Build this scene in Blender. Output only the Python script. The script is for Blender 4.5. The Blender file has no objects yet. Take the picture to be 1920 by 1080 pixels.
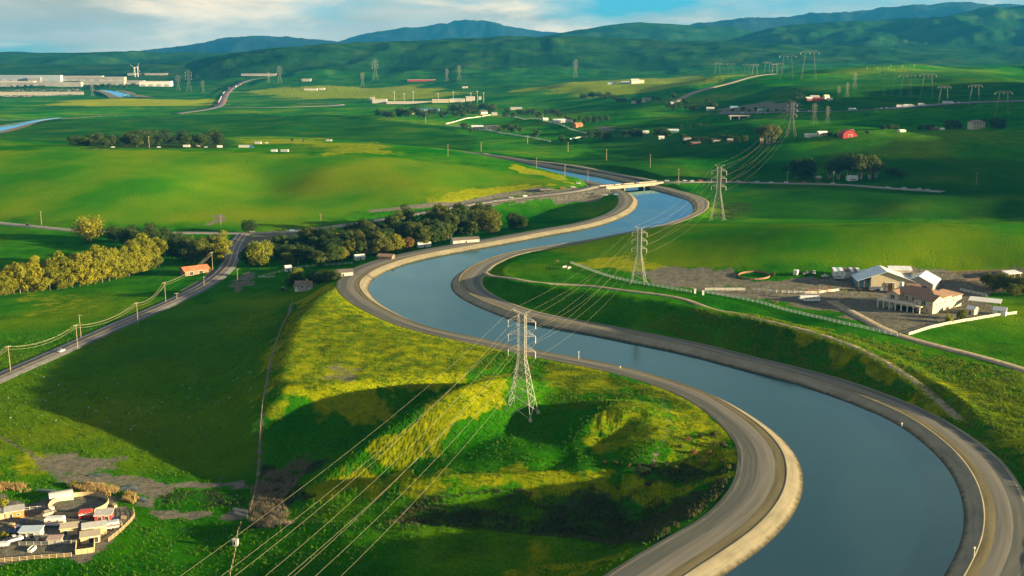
import bpy, bmesh, math, random
import numpy as np
from mathutils import Vector, Matrix, Euler

random.seed(7)
rng = np.random.default_rng(11)
sc = bpy.context.scene
C = sc.collection
R = math.radians

# ------------------------------------------------------------------ camera
FOC, CX, CY, HOR, CAMZ = 2000.0, 960.0, 540.0, 112.0, 130.0
PITCH = math.atan((CY - HOR) / FOC)
cam_data = bpy.data.cameras.new('camera')
cam_data.sensor_width = 36.0
cam_data.lens = 36.0 * FOC / 1920.0
cam_data.clip_start = 1.0
cam_data.clip_end = 60000.0
cam = bpy.data.objects.new('camera', cam_data)
cam.location = (0, 0, CAMZ)
cam.rotation_euler = (R(90) - PITCH, 0, 0)
C.objects.link(cam)
sc.camera = cam

# ------------------------------------------------------------------ light and sky
SUN_EL, SUN_AZ = R(9.2), R(-16)          # azimuth from +X towards -Y (behind the camera)
sun_dir = Vector((math.cos(SUN_EL) * math.cos(SUN_AZ), math.cos(SUN_EL) * math.sin(SUN_AZ), math.sin(SUN_EL)))
sd = bpy.data.lights.new('sun', 'SUN')
sd.energy = 4.2
sd.angle = R(0.6)
sd.color = (1.0, 0.77, 0.42)
sun = bpy.data.objects.new('sun', sd)
sun.rotation_euler = sun_dir.to_track_quat('Z', 'Y').to_euler()
C.objects.link(sun)

world = bpy.data.worlds.new('World')
sc.world = world
world.use_nodes = True
nt = world.node_tree
nt.nodes.clear()
def N(t, typ, **kw):
    n = t.nodes.new(typ)
    for k, v in kw.items():
        if hasattr(n, k):
            setattr(n, k, v)
    return n
wo = N(nt, 'ShaderNodeOutputWorld')
bg = N(nt, 'ShaderNodeBackground')
sky = N(nt, 'ShaderNodeTexSky', sky_type='NISHITA', sun_disc=False)
sky.sun_elevation = SUN_EL
sky.sun_rotation = math.atan2(sun_dir.x, sun_dir.y)
sky.altitude = 200
sky.air_density = 1.0
sky.dust_density = 0.6
sky.ozone_density = 5.0
tc = N(nt, 'ShaderNodeTexCoord')
sep = N(nt, 'ShaderNodeSeparateXYZ')
nt.links.new(tc.outputs['Generated'], sep.inputs[0])
zz = N(nt, 'ShaderNodeMath', operation='ADD'); zz.inputs[1].default_value = 0.13
nt.links.new(sep.outputs['Z'], zz.inputs[0])
zm = N(nt, 'ShaderNodeMath', operation='MAXIMUM'); zm.inputs[1].default_value = 0.03
nt.links.new(zz.outputs[0], zm.inputs[0])
dv = N(nt, 'ShaderNodeVectorMath', operation='DIVIDE')
cmb = N(nt, 'ShaderNodeCombineXYZ')
for k in range(3):
    nt.links.new(zm.outputs[0], cmb.inputs[k])
nt.links.new(tc.outputs['Generated'], dv.inputs[0])
nt.links.new(cmb.outputs[0], dv.inputs[1])
def wnoise(scale, detail, rough, off, stretch=(1, 1, 1), dist=0.0):
    m = N(nt, 'ShaderNodeMapping')
    m.inputs['Location'].default_value = off
    m.inputs['Scale'].default_value = stretch
    nt.links.new(dv.outputs[0], m.inputs[0])
    n = N(nt, 'ShaderNodeTexNoise')
    n.inputs['Scale'].default_value = scale
    n.inputs['Detail'].default_value = detail
    n.inputs['Roughness'].default_value = rough
    n.inputs['Distortion'].default_value = dist
    nt.links.new(m.outputs[0], n.inputs['Vector'])
    return n.outputs['Fac']
def wramp(src, stops):
    r = N(nt, 'ShaderNodeValToRGB')
    els = r.color_ramp.elements
    while len(els) < len(stops):
        els.new(0.5)
    for e, (p, c) in zip(els, stops):
        e.position = p
        e.color = c if len(c) == 4 else (*c, 1)
    nt.links.new(src, r.inputs[0])
    return r.outputs[0]
g = lambda v: (v, v, v, 1)
cover = wramp(wnoise(0.40, 6, 0.55, (5.2, 1.9, 0.0), (1, 0.8, 1)), [(0.40, g(0)), (0.52, g(1))])
bright = wramp(wnoise(1.3, 7, 0.58, (5.3, 8.2, 0), (1, 0.7, 1), 0.3), [(0.52, g(0)), (0.70, g(1))])
ccol = N(nt, 'ShaderNodeMixRGB')
shade = wramp(wnoise(0.9, 5, 0.55, (7.7, 1.2, 0), (1, 0.7, 1)), [(0.35, (0.66, 0.64, 0.50, 1)), (0.65, (1.02, 0.95, 0.74, 1))])
nt.links.new(shade, ccol.inputs[1])
ccol.inputs[2].default_value = (1.7, 1.3, 0.82, 1)
nt.links.new(bright, ccol.inputs[0])
tint = N(nt, 'ShaderNodeMixRGB', blend_type='MULTIPLY'); tint.inputs[0].default_value = 1.0
tint.inputs[2].default_value = (0.10, 0.29, 0.34, 1)
nt.links.new(sky.outputs[0], tint.inputs[1])
mixc = N(nt, 'ShaderNodeMixRGB')
nt.links.new(cover, mixc.inputs[0])
nt.links.new(tint.outputs[0], mixc.inputs[1])
nt.links.new(ccol.outputs[0], mixc.inputs[2])
nt.links.new(mixc.outputs[0], bg.inputs[0])
bg.inputs[1].default_value = 0.15
nt.links.new(bg.outputs[0], wo.inputs[0])

vs = sc.view_settings
sc.display_settings.display_device = 'sRGB'
vs.view_transform = 'Standard'
vs.look = 'None'
vs.exposure = 2.5
vs.gamma = 1.0
vs.use_curve_mapping = False
sc.render.engine = 'CYCLES'
cy = sc.cycles
cy.use_denoising = True
cy.max_bounces = 6
cy.diffuse_bounces = 2
cy.glossy_bounces = 2
cy.transmission_bounces = 2
cy.transparent_max_bounces = 6
cy.volume_bounces = 0
cy.use_adaptive_sampling = True
cy.caustics_reflective = False
cy.caustics_refractive = False

# ------------------------------------------------------------------ picking and numeric helpers
CP, SP = math.cos(PITCH), math.sin(PITCH)
def ray(px, py):
    a = (px - CX) / FOC
    b = (CY - py) / FOC
    return np.array([a, CP + b * SP, -SP + b * CP])
def at_z(px, py, z):
    d = ray(px, py)
    t = (z - CAMZ) / d[2]
    return np.array([0, 0, CAMZ]) + d * t
def z_at(px, py, Y):
    d = ray(px, py)
    return CAMZ + Y * d[2] / d[1]

_perm = np.random.default_rng(5).permutation(512)
_perm = np.concatenate([_perm, _perm, _perm])
_ga = np.random.default_rng(6).uniform(0, 2 * np.pi, 512)
_gx, _gy = np.cos(_ga), np.sin(_ga)
def perlin(x, y):
    xi = np.floor(x).astype(int); yi = np.floor(y).astype(int)
    xf = x - xi; yf = y - yi
    xi &= 511; yi &= 511
    def gr(ix, iy, fx, fy):
        h = _perm[_perm[ix & 511] + (iy & 511)] & 511
        return _gx[h] * fx + _gy[h] * fy
    u = xf * xf * xf * (xf * (xf * 6 - 15) + 10); v = yf * yf * yf * (yf * (yf * 6 - 15) + 10)
    a = gr(xi, yi, xf, yf); b = gr(xi + 1, yi, xf - 1, yf)
    c = gr(xi, yi + 1, xf, yf - 1); d = gr(xi + 1, yi + 1, xf - 1, yf - 1)
    return (a + u * (b - a)) + v * ((c + u * (d - c)) - (a + u * (b - a)))
def fbm(x, y, oct=4, gain=0.5):
    s = 0; a = 1; f = 1
    for k in range(oct):
        s = s + a * perlin(x * f + 17.3 * k, y * f - 9.1 * k)
        a *= gain; f *= 2.03
    return s
def ridged(x, y, oct=4):
    s = 0; a = 1; f = 1
    for k in range(oct):
        s = s + a * (1 - 2.2 * np.abs(perlin(x * f + 31.7 * k, y * f + 5.3 * k)))
        a *= 0.5; f *= 2.07
    return s
def sstep(a, b, x):
    t = np.clip((x - a) / (b - a), 0, 1)
    return t * t * (3 - 2 * t)
def smooth_line(P, step, sig=0):
    P = np.asarray(P, float)
    # centripetal-ish Catmull-Rom then arc-length resample and smooth
    Q = np.vstack([2 * P[0] - P[1], P, 2 * P[-1] - P[-2]])
    out = []
    for i in range(1, len(Q) - 2):
        p0, p1, p2, p3 = Q[i - 1:i + 3]
        n = max(4, int(np.linalg.norm(p2 - p1) / step * 2))
        t = np.linspace(0, 1, n, endpoint=False)[:, None]
        out.append(0.5 * (2 * p1 + (p2 - p0) * t + (2 * p0 - 5 * p1 + 4 * p2 - p3) * t ** 2 + (3 * p1 - p0 - 3 * p2 + p3) * t ** 3))
    out.append(P[-1:])
    S = np.vstack(out)
    return resample(S, step, sig)
def resample(S, step, sig=0):
    seg = np.r_[0, np.cumsum(np.linalg.norm(np.diff(S[:, :2], axis=0), axis=1))]
    n = max(2, int(seg[-1] / step) + 1)
    s = np.linspace(0, seg[-1], n)
    T = np.column_stack([np.interp(s, seg, S[:, k]) for k in range(S.shape[1])])
    if sig > 0:
        k = int(3 * sig); w = np.exp(-0.5 * (np.arange(-k, k + 1) / sig) ** 2); w /= w.sum()
        E = np.vstack([T[:1] + (T[:1] - T[k:0:-1]), T, T[-1:] + (T[-1:] - T[-2:-k - 2:-1])]) if len(T) > k + 2 else T
        if len(E) > len(T):
            T = np.column_stack([np.convolve(E[:, j], w, 'valid') for j in range(T.shape[1])])
    return T
def normals2(T):
    d = np.gradient(T[:, :2], axis=0)
    d /= np.linalg.norm(d, axis=1)[:, None] + 1e-9
    return np.column_stack([-d[:, 1], d[:, 0]])      # left of travel
def near_line(X, Y, T, chunk=4000):
    """distance and index of nearest sample of a polyline"""
    D = np.empty(len(X)); I = np.empty(len(X), int)
    for i in range(0, len(X), chunk):
        dx = X[i:i + chunk, None] - T[None, :, 0]; dy = Y[i:i + chunk, None] - T[None, :, 1]
        q = dx * dx + dy * dy
        j = q.argmin(1); I[i:i + chunk] = j; D[i:i + chunk] = np.sqrt(q[np.arange(len(j)), j])
    return D, I
def in_poly(X, Y, Pg):
    c = np.zeros(len(X), bool)
    n = len(Pg)
    j = n - 1
    for i in range(n):
        xi, yi = Pg[i][0], Pg[i][1]; xj, yj = Pg[j][0], Pg[j][1]
        if yi != yj:
            m = ((yi > Y) != (yj > Y)) & (X < (xj - xi) * (Y - yi) / (yj - yi) + xi)
            c ^= m
        j = i
    return c

# ------------------------------------------------------------------ mesh and object helpers
def new_obj(name, me, parent=None, **props):
    o = bpy.data.objects.new(name, me)
    C.objects.link(o)
    if parent is not None:
        o.parent = parent
    for k, v in props.items():
        o[k] = v
    return o
def mesh_from(name, V, F, mats, smooth=False, mi=None):
    me = bpy.data.meshes.new(name)
    V = np.asarray(V, np.float32).reshape(-1, 3)
    if isinstance(F, np.ndarray):
        n, k = F.shape
        me.vertices.add(len(V)); me.vertices.foreach_set('co', V.ravel())
        me.loops.add(n * k); me.loops.foreach_set('vertex_index', F.ravel().astype(np.int32))
        me.polygons.add(n)
        me.polygons.foreach_set('loop_start', np.arange(0, n * k, k, dtype=np.int32))
        me.update(calc_edges=True)
    else:
        me.from_pydata(V.tolist(), [], F)
        me.update()
    for m in (mats if isinstance(mats, (list, tuple)) else [mats]):
        me.materials.append(m)
    if mi is not None:
        me.polygons.foreach_set('material_index', np.asarray(mi, np.int32))
    me.polygons.foreach_set('use_smooth', np.full(len(me.polygons), smooth))
    me.update()
    return me
def empty(name, loc, rz=0.0, label=None, category=None, group=None, scale=1.0):
    o = bpy.data.objects.new(name, None)
    C.objects.link(o)
    o.location = loc; o.rotation_euler = (0, 0, rz); o.scale = (scale,) * 3
    o.empty_display_size = 0.5
    return tag(o, label, category, group)
def tag(o, label=None, category=None, group=None, kind=None):
    if label: o['label'] = label
    if category: o['category'] = category
    if group: o['group'] = group
    if kind: o['kind'] = kind
    return o
def copy_tree(o, parent=None):
    c = o.copy(); C.objects.link(c)
    if parent is not None:
        c.parent = parent
    for ch in list(o.children):
        copy_tree(ch, c)
    return c
class MB:
    """collects boxes, prisms and tubes into one mesh"""
    def __init__(s): s.v = []; s.f = []; s.m = []
    def add(s, V, F, m=0):
        b = len(s.v); s.v += [tuple(map(float, p)) for p in V]; s.f += [tuple(i + b for i in f) for f in F]; s.m += [m] * len(F); return s
    def box(s, c, d, m=0, rz=0.0):
        x, y, z = c; a, b, h = d[0] / 2, d[1] / 2, d[2] / 2
        ca, sa = math.cos(rz), math.sin(rz)
        P = []
        for k in (-h, h):
            for i, j in ((-a, -b), (a, -b), (a, b), (-a, b)):
                P.append((x + i * ca - j * sa, y + i * sa + j * ca, z + k))
        return s.add(P, [(3, 2, 1, 0), (4, 5, 6, 7), (0, 1, 5, 4), (1, 2, 6, 5), (2, 3, 7, 6), (3, 0, 4, 7)], m)
    def bar(s, a, b, w, h=None, m=0):
        a = Vector(a); b = Vector(b); h = h or w
        d = (b - a).normalized()
        up = Vector((0, 0, 1)) if abs(d.z) < 0.95 else Vector((1, 0, 0))
        r = d.cross(up).normalized() * w / 2; u = r.cross(d).normalized() * h / 2
        P = [q + e for q in (a, b) for e in (-r - u, r - u, r + u, -r + u)]
        return s.add(P, [(0, 1, 2, 3), (7, 6, 5, 4), (0, 4, 5, 1), (1, 5, 6, 2), (2, 6, 7, 3), (3, 7, 4, 0)], m)
    def tube(s, a, b, r0, r1=None, n=8, m=0, cap=True):
        a = Vector(a); b = Vector(b); r1 = r0 if r1 is None else r1
        d = (b - a).normalized()
        up = Vector((0, 0, 1)) if abs(d.z) < 0.95 else Vector((1, 0, 0))
        e = d.cross(up).normalized(); u = e.cross(d)
        P = []
        for q, r in ((a, r0), (b, r1)):
            for k in range(n):
                t = 2 * math.pi * k / n
                P.append(q + e * (r * math.cos(t)) + u * (r * math.sin(t)))
        F = [(k, (k + 1) % n, n + (k + 1) % n, n + k) for k in range(n)]
        if cap: F += [tuple(range(n - 1, -1, -1)), tuple(range(n, 2 * n))]
        return s.add(P, F, m)
    def prism(s, prof, y0, y1, m=0):
        """closed profile in x,z extruded along y"""
        n = len(prof)
        P = [(x, y0, z) for x, z in prof] + [(x, y1, z) for x, z in prof]
        F = [(k, (k + 1) % n, n + (k + 1) % n, n + k) for k in range(n)] + [tuple(range(n - 1, -1, -1)), tuple(range(n, 2 * n))]
        return s.add(P, F, m)
    def mesh(s, name, mats, smooth=False): return mesh_from(name, s.v, s.f, mats, smooth, s.m)
    def build(s, name, mats, parent=None, smooth=False, **p): return new_obj(name, s.mesh(name, mats, smooth), parent, **p)

# ------------------------------------------------------------------ materials
MAT = {}
def material(name, col, rough=0.85, spec=0.3, metal=0.0, var=0.15, vscale=0.6, bump=0.0, bscale=4.0, coords='Object'):
    """plain procedural surface: base colour with noise wear and fine relief"""
    if name in MAT: return MAT[name]
    m = bpy.data.materials.new(name); m.use_nodes = True
    t = m.node_tree; t.nodes.clear()
    o = N(t, 'ShaderNodeOutputMaterial'); b = N(t, 'ShaderNodeBsdfPrincipled')
    t.links.new(b.outputs[0], o.inputs[0])
    b.inputs['Roughness'].default_value = rough
    b.inputs['Specular IOR Level'].default_value = spec
    b.inputs['Metallic'].default_value = metal
    co = N(t, 'ShaderNodeTexCoord')
    n = N(t, 'ShaderNodeTexNoise'); n.inputs['Scale'].default_value = vscale; n.inputs['Detail'].default_value = 5
    t.links.new(co.outputs[coords], n.inputs['Vector'])
    r = N(t, 'ShaderNodeValToRGB')
    r.color_ramp.elements[0].position = 0.3; r.color_ramp.elements[1].position = 0.7
    r.color_ramp.elements[0].color = (*[c * (1 - var) for c in col], 1)
    r.color_ramp.elements[1].color = (*[min(1, c * (1 + var)) for c in col], 1)
    t.links.new(n.outputs['Fac'], r.inputs[0]); t.links.new(r.outputs[0], b.inputs['Base Color'])
    if bump:
        n2 = N(t, 'ShaderNodeTexNoise'); n2.inputs['Scale'].default_value = bscale; n2.inputs['Detail'].default_value = 4
        t.links.new(co.outputs[coords], n2.inputs['Vector'])
        bp = N(t, 'ShaderNodeBump'); bp.inputs['Strength'].default_value = 0.6; bp.inputs['Distance'].default_value = bump
        t.links.new(n2.outputs['Fac'], bp.inputs['Height']); t.links.new(bp.outputs[0], b.inputs['Normal'])
    MAT[name] = m
    return m

def grass_material(name, far=False):
    """meadow: greens by noise at several scales; the vertex colour 'cover' holds bare soil (R), dry or flowering growth and painted sunlight (G), dark scrub (B)"""
    m = bpy.data.materials.new(name); m.use_nodes = True
    t = m.node_tree; t.nodes.clear()
    L = t.links.new
    o = N(t, 'ShaderNodeOutputMaterial'); b = N(t, 'ShaderNodeBsdfPrincipled'); L(b.outputs[0], o.inputs[0])
    b.inputs['Roughness'].default_value = 0.95; b.inputs['Specular IOR Level'].default_value = 0.0
    co = N(t, 'ShaderNodeTexCoord')
    def noise(sc_, det, rough=0.55, stretch=None, dist=0.0):
        n = N(t, 'ShaderNodeTexNoise'); n.inputs['Scale'].default_value = sc_; n.inputs['Detail'].default_value = det
        n.inputs['Roughness'].default_value = rough; n.inputs['Distortion'].default_value = dist
        if stretch:
            mp = N(t, 'ShaderNodeMapping'); mp.inputs['Scale'].default_value = stretch
            L(co.outputs['Object'], mp.inputs[0]); L(mp.outputs[0], n.inputs['Vector'])
        else:
            L(co.outputs['Object'], n.inputs['Vector'])
        return n.outputs['Fac']
    def ramp(src, stops):
        r = N(t, 'ShaderNodeValToRGB'); els = r.color_ramp.elements
        while len(els) < len(stops): els.new(0.5)
        for e, (p, c) in zip(els, stops): e.position = p; e.color = (*c, 1)
        L(src, r.inputs[0]); return r.outputs[0]
    def mix(f, a, c, bt='MIX', fac=None):
        x = N(t, 'ShaderNodeMixRGB', blend_type=bt)
        if f is None: x.inputs[0].default_value = fac
        else: L(f, x.inputs[0])
        for i, s in ((1, a), (2, c)):
            if isinstance(s, tuple): x.inputs[i].default_value = (*s, 1)
            else: L(s, x.inputs[i])
        return x.outputs[0]
    big = ramp(noise(0.006, 4), [(0.34, (0.008, 0.120, 0.001)), (0.52, (0.036, 0.175, 0.001)), (0.70, (0.120, 0.205, 0.001))] if not far else [(0.34, (0.006, 0.034, 0.006)), (0.52, (0.014, 0.055, 0.008)), (0.70, (0.034, 0.075, 0.010))])  # far greens darkened to hold cloud shade
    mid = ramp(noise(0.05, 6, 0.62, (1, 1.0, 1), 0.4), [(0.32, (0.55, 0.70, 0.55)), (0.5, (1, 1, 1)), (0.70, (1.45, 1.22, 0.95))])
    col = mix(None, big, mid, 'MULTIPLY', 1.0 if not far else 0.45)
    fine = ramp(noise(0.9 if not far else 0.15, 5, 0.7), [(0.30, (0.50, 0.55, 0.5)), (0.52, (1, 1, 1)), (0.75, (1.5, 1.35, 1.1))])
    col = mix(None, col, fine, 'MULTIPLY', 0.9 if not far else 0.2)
    at = N(t, 'ShaderNodeVertexColor'); at.layer_name = 'cover'
    sp = N(t, 'ShaderNodeSeparateColor'); L(at.outputs[0], sp.inputs[0])
    soil = ramp(noise(0.35, 6, 0.65), [(0.28, (0.09, 0.088, 0.066)), (0.45, (0.15, 0.145, 0.112)), (0.60, (0.20, 0.19, 0.15)), (0.74, (0.27, 0.255, 0.20))])
    dry = ramp(noise(0.2, 6, 0.7), [(0.32, (0.14, 0.205, 0.001)), (0.55, (0.26, 0.295, 0.002)), (0.75, (0.37, 0.36, 0.006))])  # yellow growth, also laid on as sunlight
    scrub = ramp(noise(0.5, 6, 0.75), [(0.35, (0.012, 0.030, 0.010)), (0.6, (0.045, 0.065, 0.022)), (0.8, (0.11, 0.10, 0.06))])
    brk = noise(0.12, 6, 0.7)
    def edge(ch):
        s = N(t, 'ShaderNodeMath', operation='ADD'); L(ch, s.inputs[0])
        h = N(t, 'ShaderNodeMath', operation='MULTIPLY_ADD'); L(brk, h.inputs[0]); h.inputs[1].default_value = 1.3; h.inputs[2].default_value = -0.65
        L(h.outputs[0], s.inputs[1])
        r = N(t, 'ShaderNodeMapRange'); r.inputs[1].default_value = 0.36; r.inputs[2].default_value = 0.62; L(s.outputs[0], r.inputs[0])
        mu = N(t, 'ShaderNodeMath', operation='MULTIPLY'); L(r.outputs[0], mu.inputs[0])
        gt = N(t, 'ShaderNodeMath', operation='GREATER_THAN'); L(ch, gt.inputs[0]); gt.inputs[1].default_value = 0.02; L(gt.outputs[0], mu.inputs[1])
        return mu.outputs[0]
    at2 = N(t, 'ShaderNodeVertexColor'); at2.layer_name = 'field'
    pasture_with_shade = ramp(noise(0.012, 4, 0.55), [(0.35, (0.008, 0.060, 0.004)), (0.52, (0.014, 0.085, 0.004)), (0.68, (0.040, 0.105, 0.004))])  # dark green, mostly painted in as cloud shade
    col = mix(at2.outputs['Alpha'], col, pasture_with_shade)
    crop_and_fill = ramp(noise(0.009, 3, 0.5), [(0.35, (0.030, 0.165, 0.001)), (0.5, (0.095, 0.205, 0.001)), (0.66, (0.165, 0.225, 0.001))])
    col = mix(at.outputs['Alpha'], col, crop_and_fill)
    col = mix(edge(sp.outputs[1]), col, dry)  # yellow: dry growth and painted sunlight
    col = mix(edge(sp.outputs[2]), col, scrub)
    col = mix(edge(sp.outputs[0]), col, soil)
    L(col, b.inputs['Base Color'])
    h1 = noise(0.55 if not far else 0.05, 6, 0.72)
    bp = N(t, 'ShaderNodeBump'); bp.inputs['Strength'].default_value = 1.0; bp.inputs['Distance'].default_value = 3.4 if not far else 6.0
    L(h1, bp.inputs['Height']); L(bp.outputs[0], b.inputs['Normal'])
    return m

# ------------------------------------------------------------------ canal alignment (water edges read off the photograph, c = crest hides the water's edge)
L_PIX = [(1215,1190,0),(1290,1125,0),(1356,1080,0),(1422,1036,0),(1471,991,0),(1502,942,0),(1508,907,0),(1502,867,0),(1484,840,0),(1458,813,0),(1427,791,0),(1378,760,0),
 (1311,729,1),(1249,709,1),(1169,687,1),(1089,671,1),(1000,655,1),(917,637,1),(833,620,1),(767,600,1),(720,575,0),(697,555,0),(689,540,0),(697,527,0),(723,510,0),
 (773,492,0),(827,480,0),(907,465,0),(973,453,0),(1040,440,0),(1107,428,0),(1157,413,0),(1187,397,0),(1197,382,0),(1193,372,0),(1180,363,0),(1150,351,0),(1090,339,0),(1010,322,0),(920,306,0),(840,294,0)]
R_PIX = [(1700,1190,0),(1742,1125,0),(1769,1080,0),(1791,1044,0),(1807,1000,0),(1808,956,0),(1800,920,0),(1782,884,0),(1756,853,0),(1720,822,0),(1676,791,0),(1622,767,0),(1560,742,0),(1500,722,0),
 (1440,705,0),(1382,691,0),(1284,664,0),(1178,642,0),(1089,624,0),(1005,610,0),(950,597,0),(900,578,0),(867,562,0),(848,547,0),(844,535,0),(850,520,0),(868,507,0),(895,493,1),(935,478,1),
 (985,467,1),(1045,458,1),(1110,448,1),(1170,436,1),(1230,424,1),(1268,413,1),(1293,403,0),(1299,390,0),(1290,377,0),(1265,367,0),(1225,356,0),(1180,344,0),(1110,329,0),(1030,315,0),(945,299,0),(860,288,0)]
CREST, LINW = 2.5, 5.0
def bank_line(pix, side, sig):
    raw = np.array([at_z(x, y, CREST if c else 0.0)[:2] for x, y, c in pix])
    n = normals2(raw)
    for i, (x, y, c) in enumerate(pix):
        if c: raw[i] += n[i] * side * LINW
    return smooth_line(raw, 2.0, sig)
WL = bank_line(L_PIX, -1, 5)     # water's left edge, travelling away from the camera
WR = bank_line(R_PIX, 1, 5)
nL = normals2(WL); nR = -normals2(WR)           # away from the water
def berm(line, keys):
    """width of the level bank top along a line, keyed by image row at the water's edge"""
    Y = line[:, 1]
    return np.interp(Y, [k[0] for k in keys], [k[1] for k in keys])
BL = berm(WL, [(240, 16), (330, 15), (420, 10), (480, 8.5), (560, 11), (650, 15), (760, 12), (900, 11), (1000, 13), (1200, 9)])
BR = berm(WR, [(240, 13), (330, 12.5), (420, 10), (480, 8.5), (560, 11), (640, 15), (720, 9), (900, 5), (980, 11), (1200, 8)])

# ------------------------------------------------------------------ terrain
CTRL = [
 # near left valley
 (-150,1100,-17),(0,1060,-17),(150,990,-17),(250,1060,-17),(430,1040,-17),(60,900,-17),(300,930,-18.5),(460,930,-18.5),(0,830,-15),(150,760,-15),(300,800,-16),(470,800,-15),
 (480,700,-13.5),(300,680,-15),(100,720,-16),(0,720,-16.5),(430,500,-15),(250,600,-15.5),(400,560,-14.5),(540,575,-12),(516,640,-12),(100,620,-17),(0,600,-18),(200,540,-18),
 (0,560,-19),(100,545,-19),(300,500,-18),(450,450,-16),(560,535,-13),(610,520,-9),(450,520,-15),(-300,600,-18),(-300,800,-16),(-400,1000,-17),
 # tree belt and road
 (600,490,-15),(750,470,-14),(850,440,-13),(950,430,-11),(1000,422,-8),(1050,390,-8),(1110,385,-5),(1050,362,2),(1130,352,3),(900,385,-5),(820,400,-9),(170,450,-17),(0,470,-19),(0,425,-16),(100,440,-16),
 # big field hill on the left
 (0,410,-13),(200,420,-13),(400,425,-14),(600,412,-12),(760,398,-9),(0,340,9),(300,345,9),(500,350,2),(600,330,12),(800,350,7),(930,350,4),(0,283,24),(150,281,25),(300,280,26),(500,285,26),(650,290,25),
 (800,300,21),(930,318,15),(1050,343,7),(-300,283,24),(-300,400,-12),(0,262,0),(200,270,6),(400,270,12),(540,283,22),(650,272,26),(760,275,8),(850,280,-1),(950,265,-3),
 # pylon spur
 (978,790,-2),(1080,820,-3),(880,840,-4),(1200,870,-1.5),(1330,850,0),(1380,800,1.5),(1000,870,-4),(800,880,-8),(700,900,-12),(1000,950,-14),(1200,950,-13),(1320,960,-6),(800,960,-13),(600,980,-15.5),
 (800,1040,-10),(1000,1060,-8),(1150,1060,-2),(600,1060,-13),(1000,690,1.0),(1200,720,1.5),(850,650,2),(720,620,2.5),(640,600,2.2),(600,680,1.0),(750,680,1.5),(680,705,0),(700,750,-11),(560,800,-13.5),(620,820,-13),(620,740,-11),
 (800,1200,-10),(1050,1200,-3),(300,1200,-16),
 # right of the canal
 (1050,500,6),(950,510,4),(1000,540,4.5),(1100,580,3),(1170,545,6.5),(1300,570,6),(1250,600,3),(1400,640,3),(1500,620,7),(1650,680,6),(1850,760,5),(1900,860,4),(1920,720,7),(1920,650,6),(1800,640,6),(2100,800,5),(2100,1000,6),(1950,1000,3),(1950,1200,3),(2300,700,6),
 (1450,560,6),(1600,580,6),(1750,570,6),(1850,580,6.5),(1620,530,7),(1400,530,7),(1250,520,7),(1750,520,8),(1900,520,9),(1500,485,14),(1300,452,13),(1150,470,8),(1290,425,13),(1500,430,22),(1700,440,24),
 (1920,440,25),(2200,440,20),(1700,480,16),(1920,490,16),(2200,560,6),
 (1350,414,3),(1450,408,2),(1600,402,3),(1800,402,5),(1920,395,8),(1500,372,7),(1700,382,10),(1900,372,15),(1350,380,4),(1300,343,5),(1500,347,9),(1760,358,13),(1920,352,14),(2200,360,12),
 (1400,300,15),(1300,312,8),(1150,300,4),(1550,330,13),(1650,285,26),(1480,262,30),(1600,258,36),(1750,262,38),(1850,310,22),(1920,330,18),(1250,270,8),(1100,250,3),(1000,240,2),(900,230,2),(1200,240,10),
 (1400,228,36),(1600,216,50),(1900,212,58),(1800,245,44),(1650,240,42),(2200,250,50),(1500,185,64),(1300,175,50),(1700,182,66),(1600,150,88),(1550,140,95),(1650,131,106),(1750,132,105),(1900,140,95),(2200,140,95),
 (1400,150,82),(1350,195,44),(1850,180,68),
 # middle and far plain
 (835,228,0),(700,225,0),(500,225,-6),(200,235,-8),(0,245,-8),(300,205,-10),(100,205,-10),(0,185,-11),(500,190,-6),(700,195,2),(900,195,4),(1100,190,20),(1150,160,50),(1000,165,30),(850,160,30),(650,160,20),
 (480,165,5),(300,165,-10),(0,160,-12),(200,145,-12),(500,145,5),(800,140,30),(1100,140,60),(-400,200,-10),(-400,150,-12),
]
cu, cv, cz = [], [], []
for x, y, z in CTRL:
    p = at_z(x, y, z)
    cu.append(p[0] / p[1]); cv.append(math.log(p[1])); cz.append(z)
cu, cv, cz = map(np.array, (cu, cv, cz))
def tps_fit(u, v, z, lam=2e-4):
    n = len(u)
    d2 = (u[:, None] - u) ** 2 + (v[:, None] - v) ** 2
    K = 0.5 * d2 * np.log(d2 + 1e-12) + lam * np.eye(n)
    P = np.column_stack([np.ones(n), u, v])
    A = np.zeros((n + 3, n + 3)); A[:n, :n] = K; A[:n, n:] = P; A[n:, :n] = P.T
    return np.linalg.solve(A, np.r_[z, 0, 0, 0])
TPS = tps_fit(cu, cv, cz)
def tps_eval(u, v):
    out = np.empty(len(u)); n = len(cu)
    for i in range(0, len(u), 20000):
        d2 = (u[i:i + 20000, None] - cu) ** 2 + (v[i:i + 20000, None] - cv) ** 2
        out[i:i + 20000] = 0.5 * (d2 * np.log(d2 + 1e-12)) @ TPS[:n] + TPS[n] + TPS[n + 1] * u[i:i + 20000] + TPS[n + 2] * v[i:i + 20000]
    return out
# columns u = X/Y (finer inside the view), rows v = ln Y
U = np.concatenate([np.linspace(-1.15, -0.57, 40, endpoint=False), np.linspace(-0.57, 0.57, 521), np.linspace(0.57, 1.25, 47)[1:]])
V = np.concatenate([np.arange(math.log(150), math.log(1500), 0.0046), np.arange(math.log(1500), math.log(5000), 0.008), np.arange(math.log(5000), math.log(17500), 0.009)])
NU, NV = len(U), len(V)
GU, GV = np.meshgrid(U, V)
GY = np.exp(GV); GX = GU * GY
cl = (np.clip(GU, -0.72, 0.80).ravel(), np.clip(GV, math.log(160), math.log(4600)).ravel())
# the control surface is smooth: evaluate on a coarser lattice near and far alike
Z = tps_eval(*cl).reshape(GU.shape)
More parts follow.
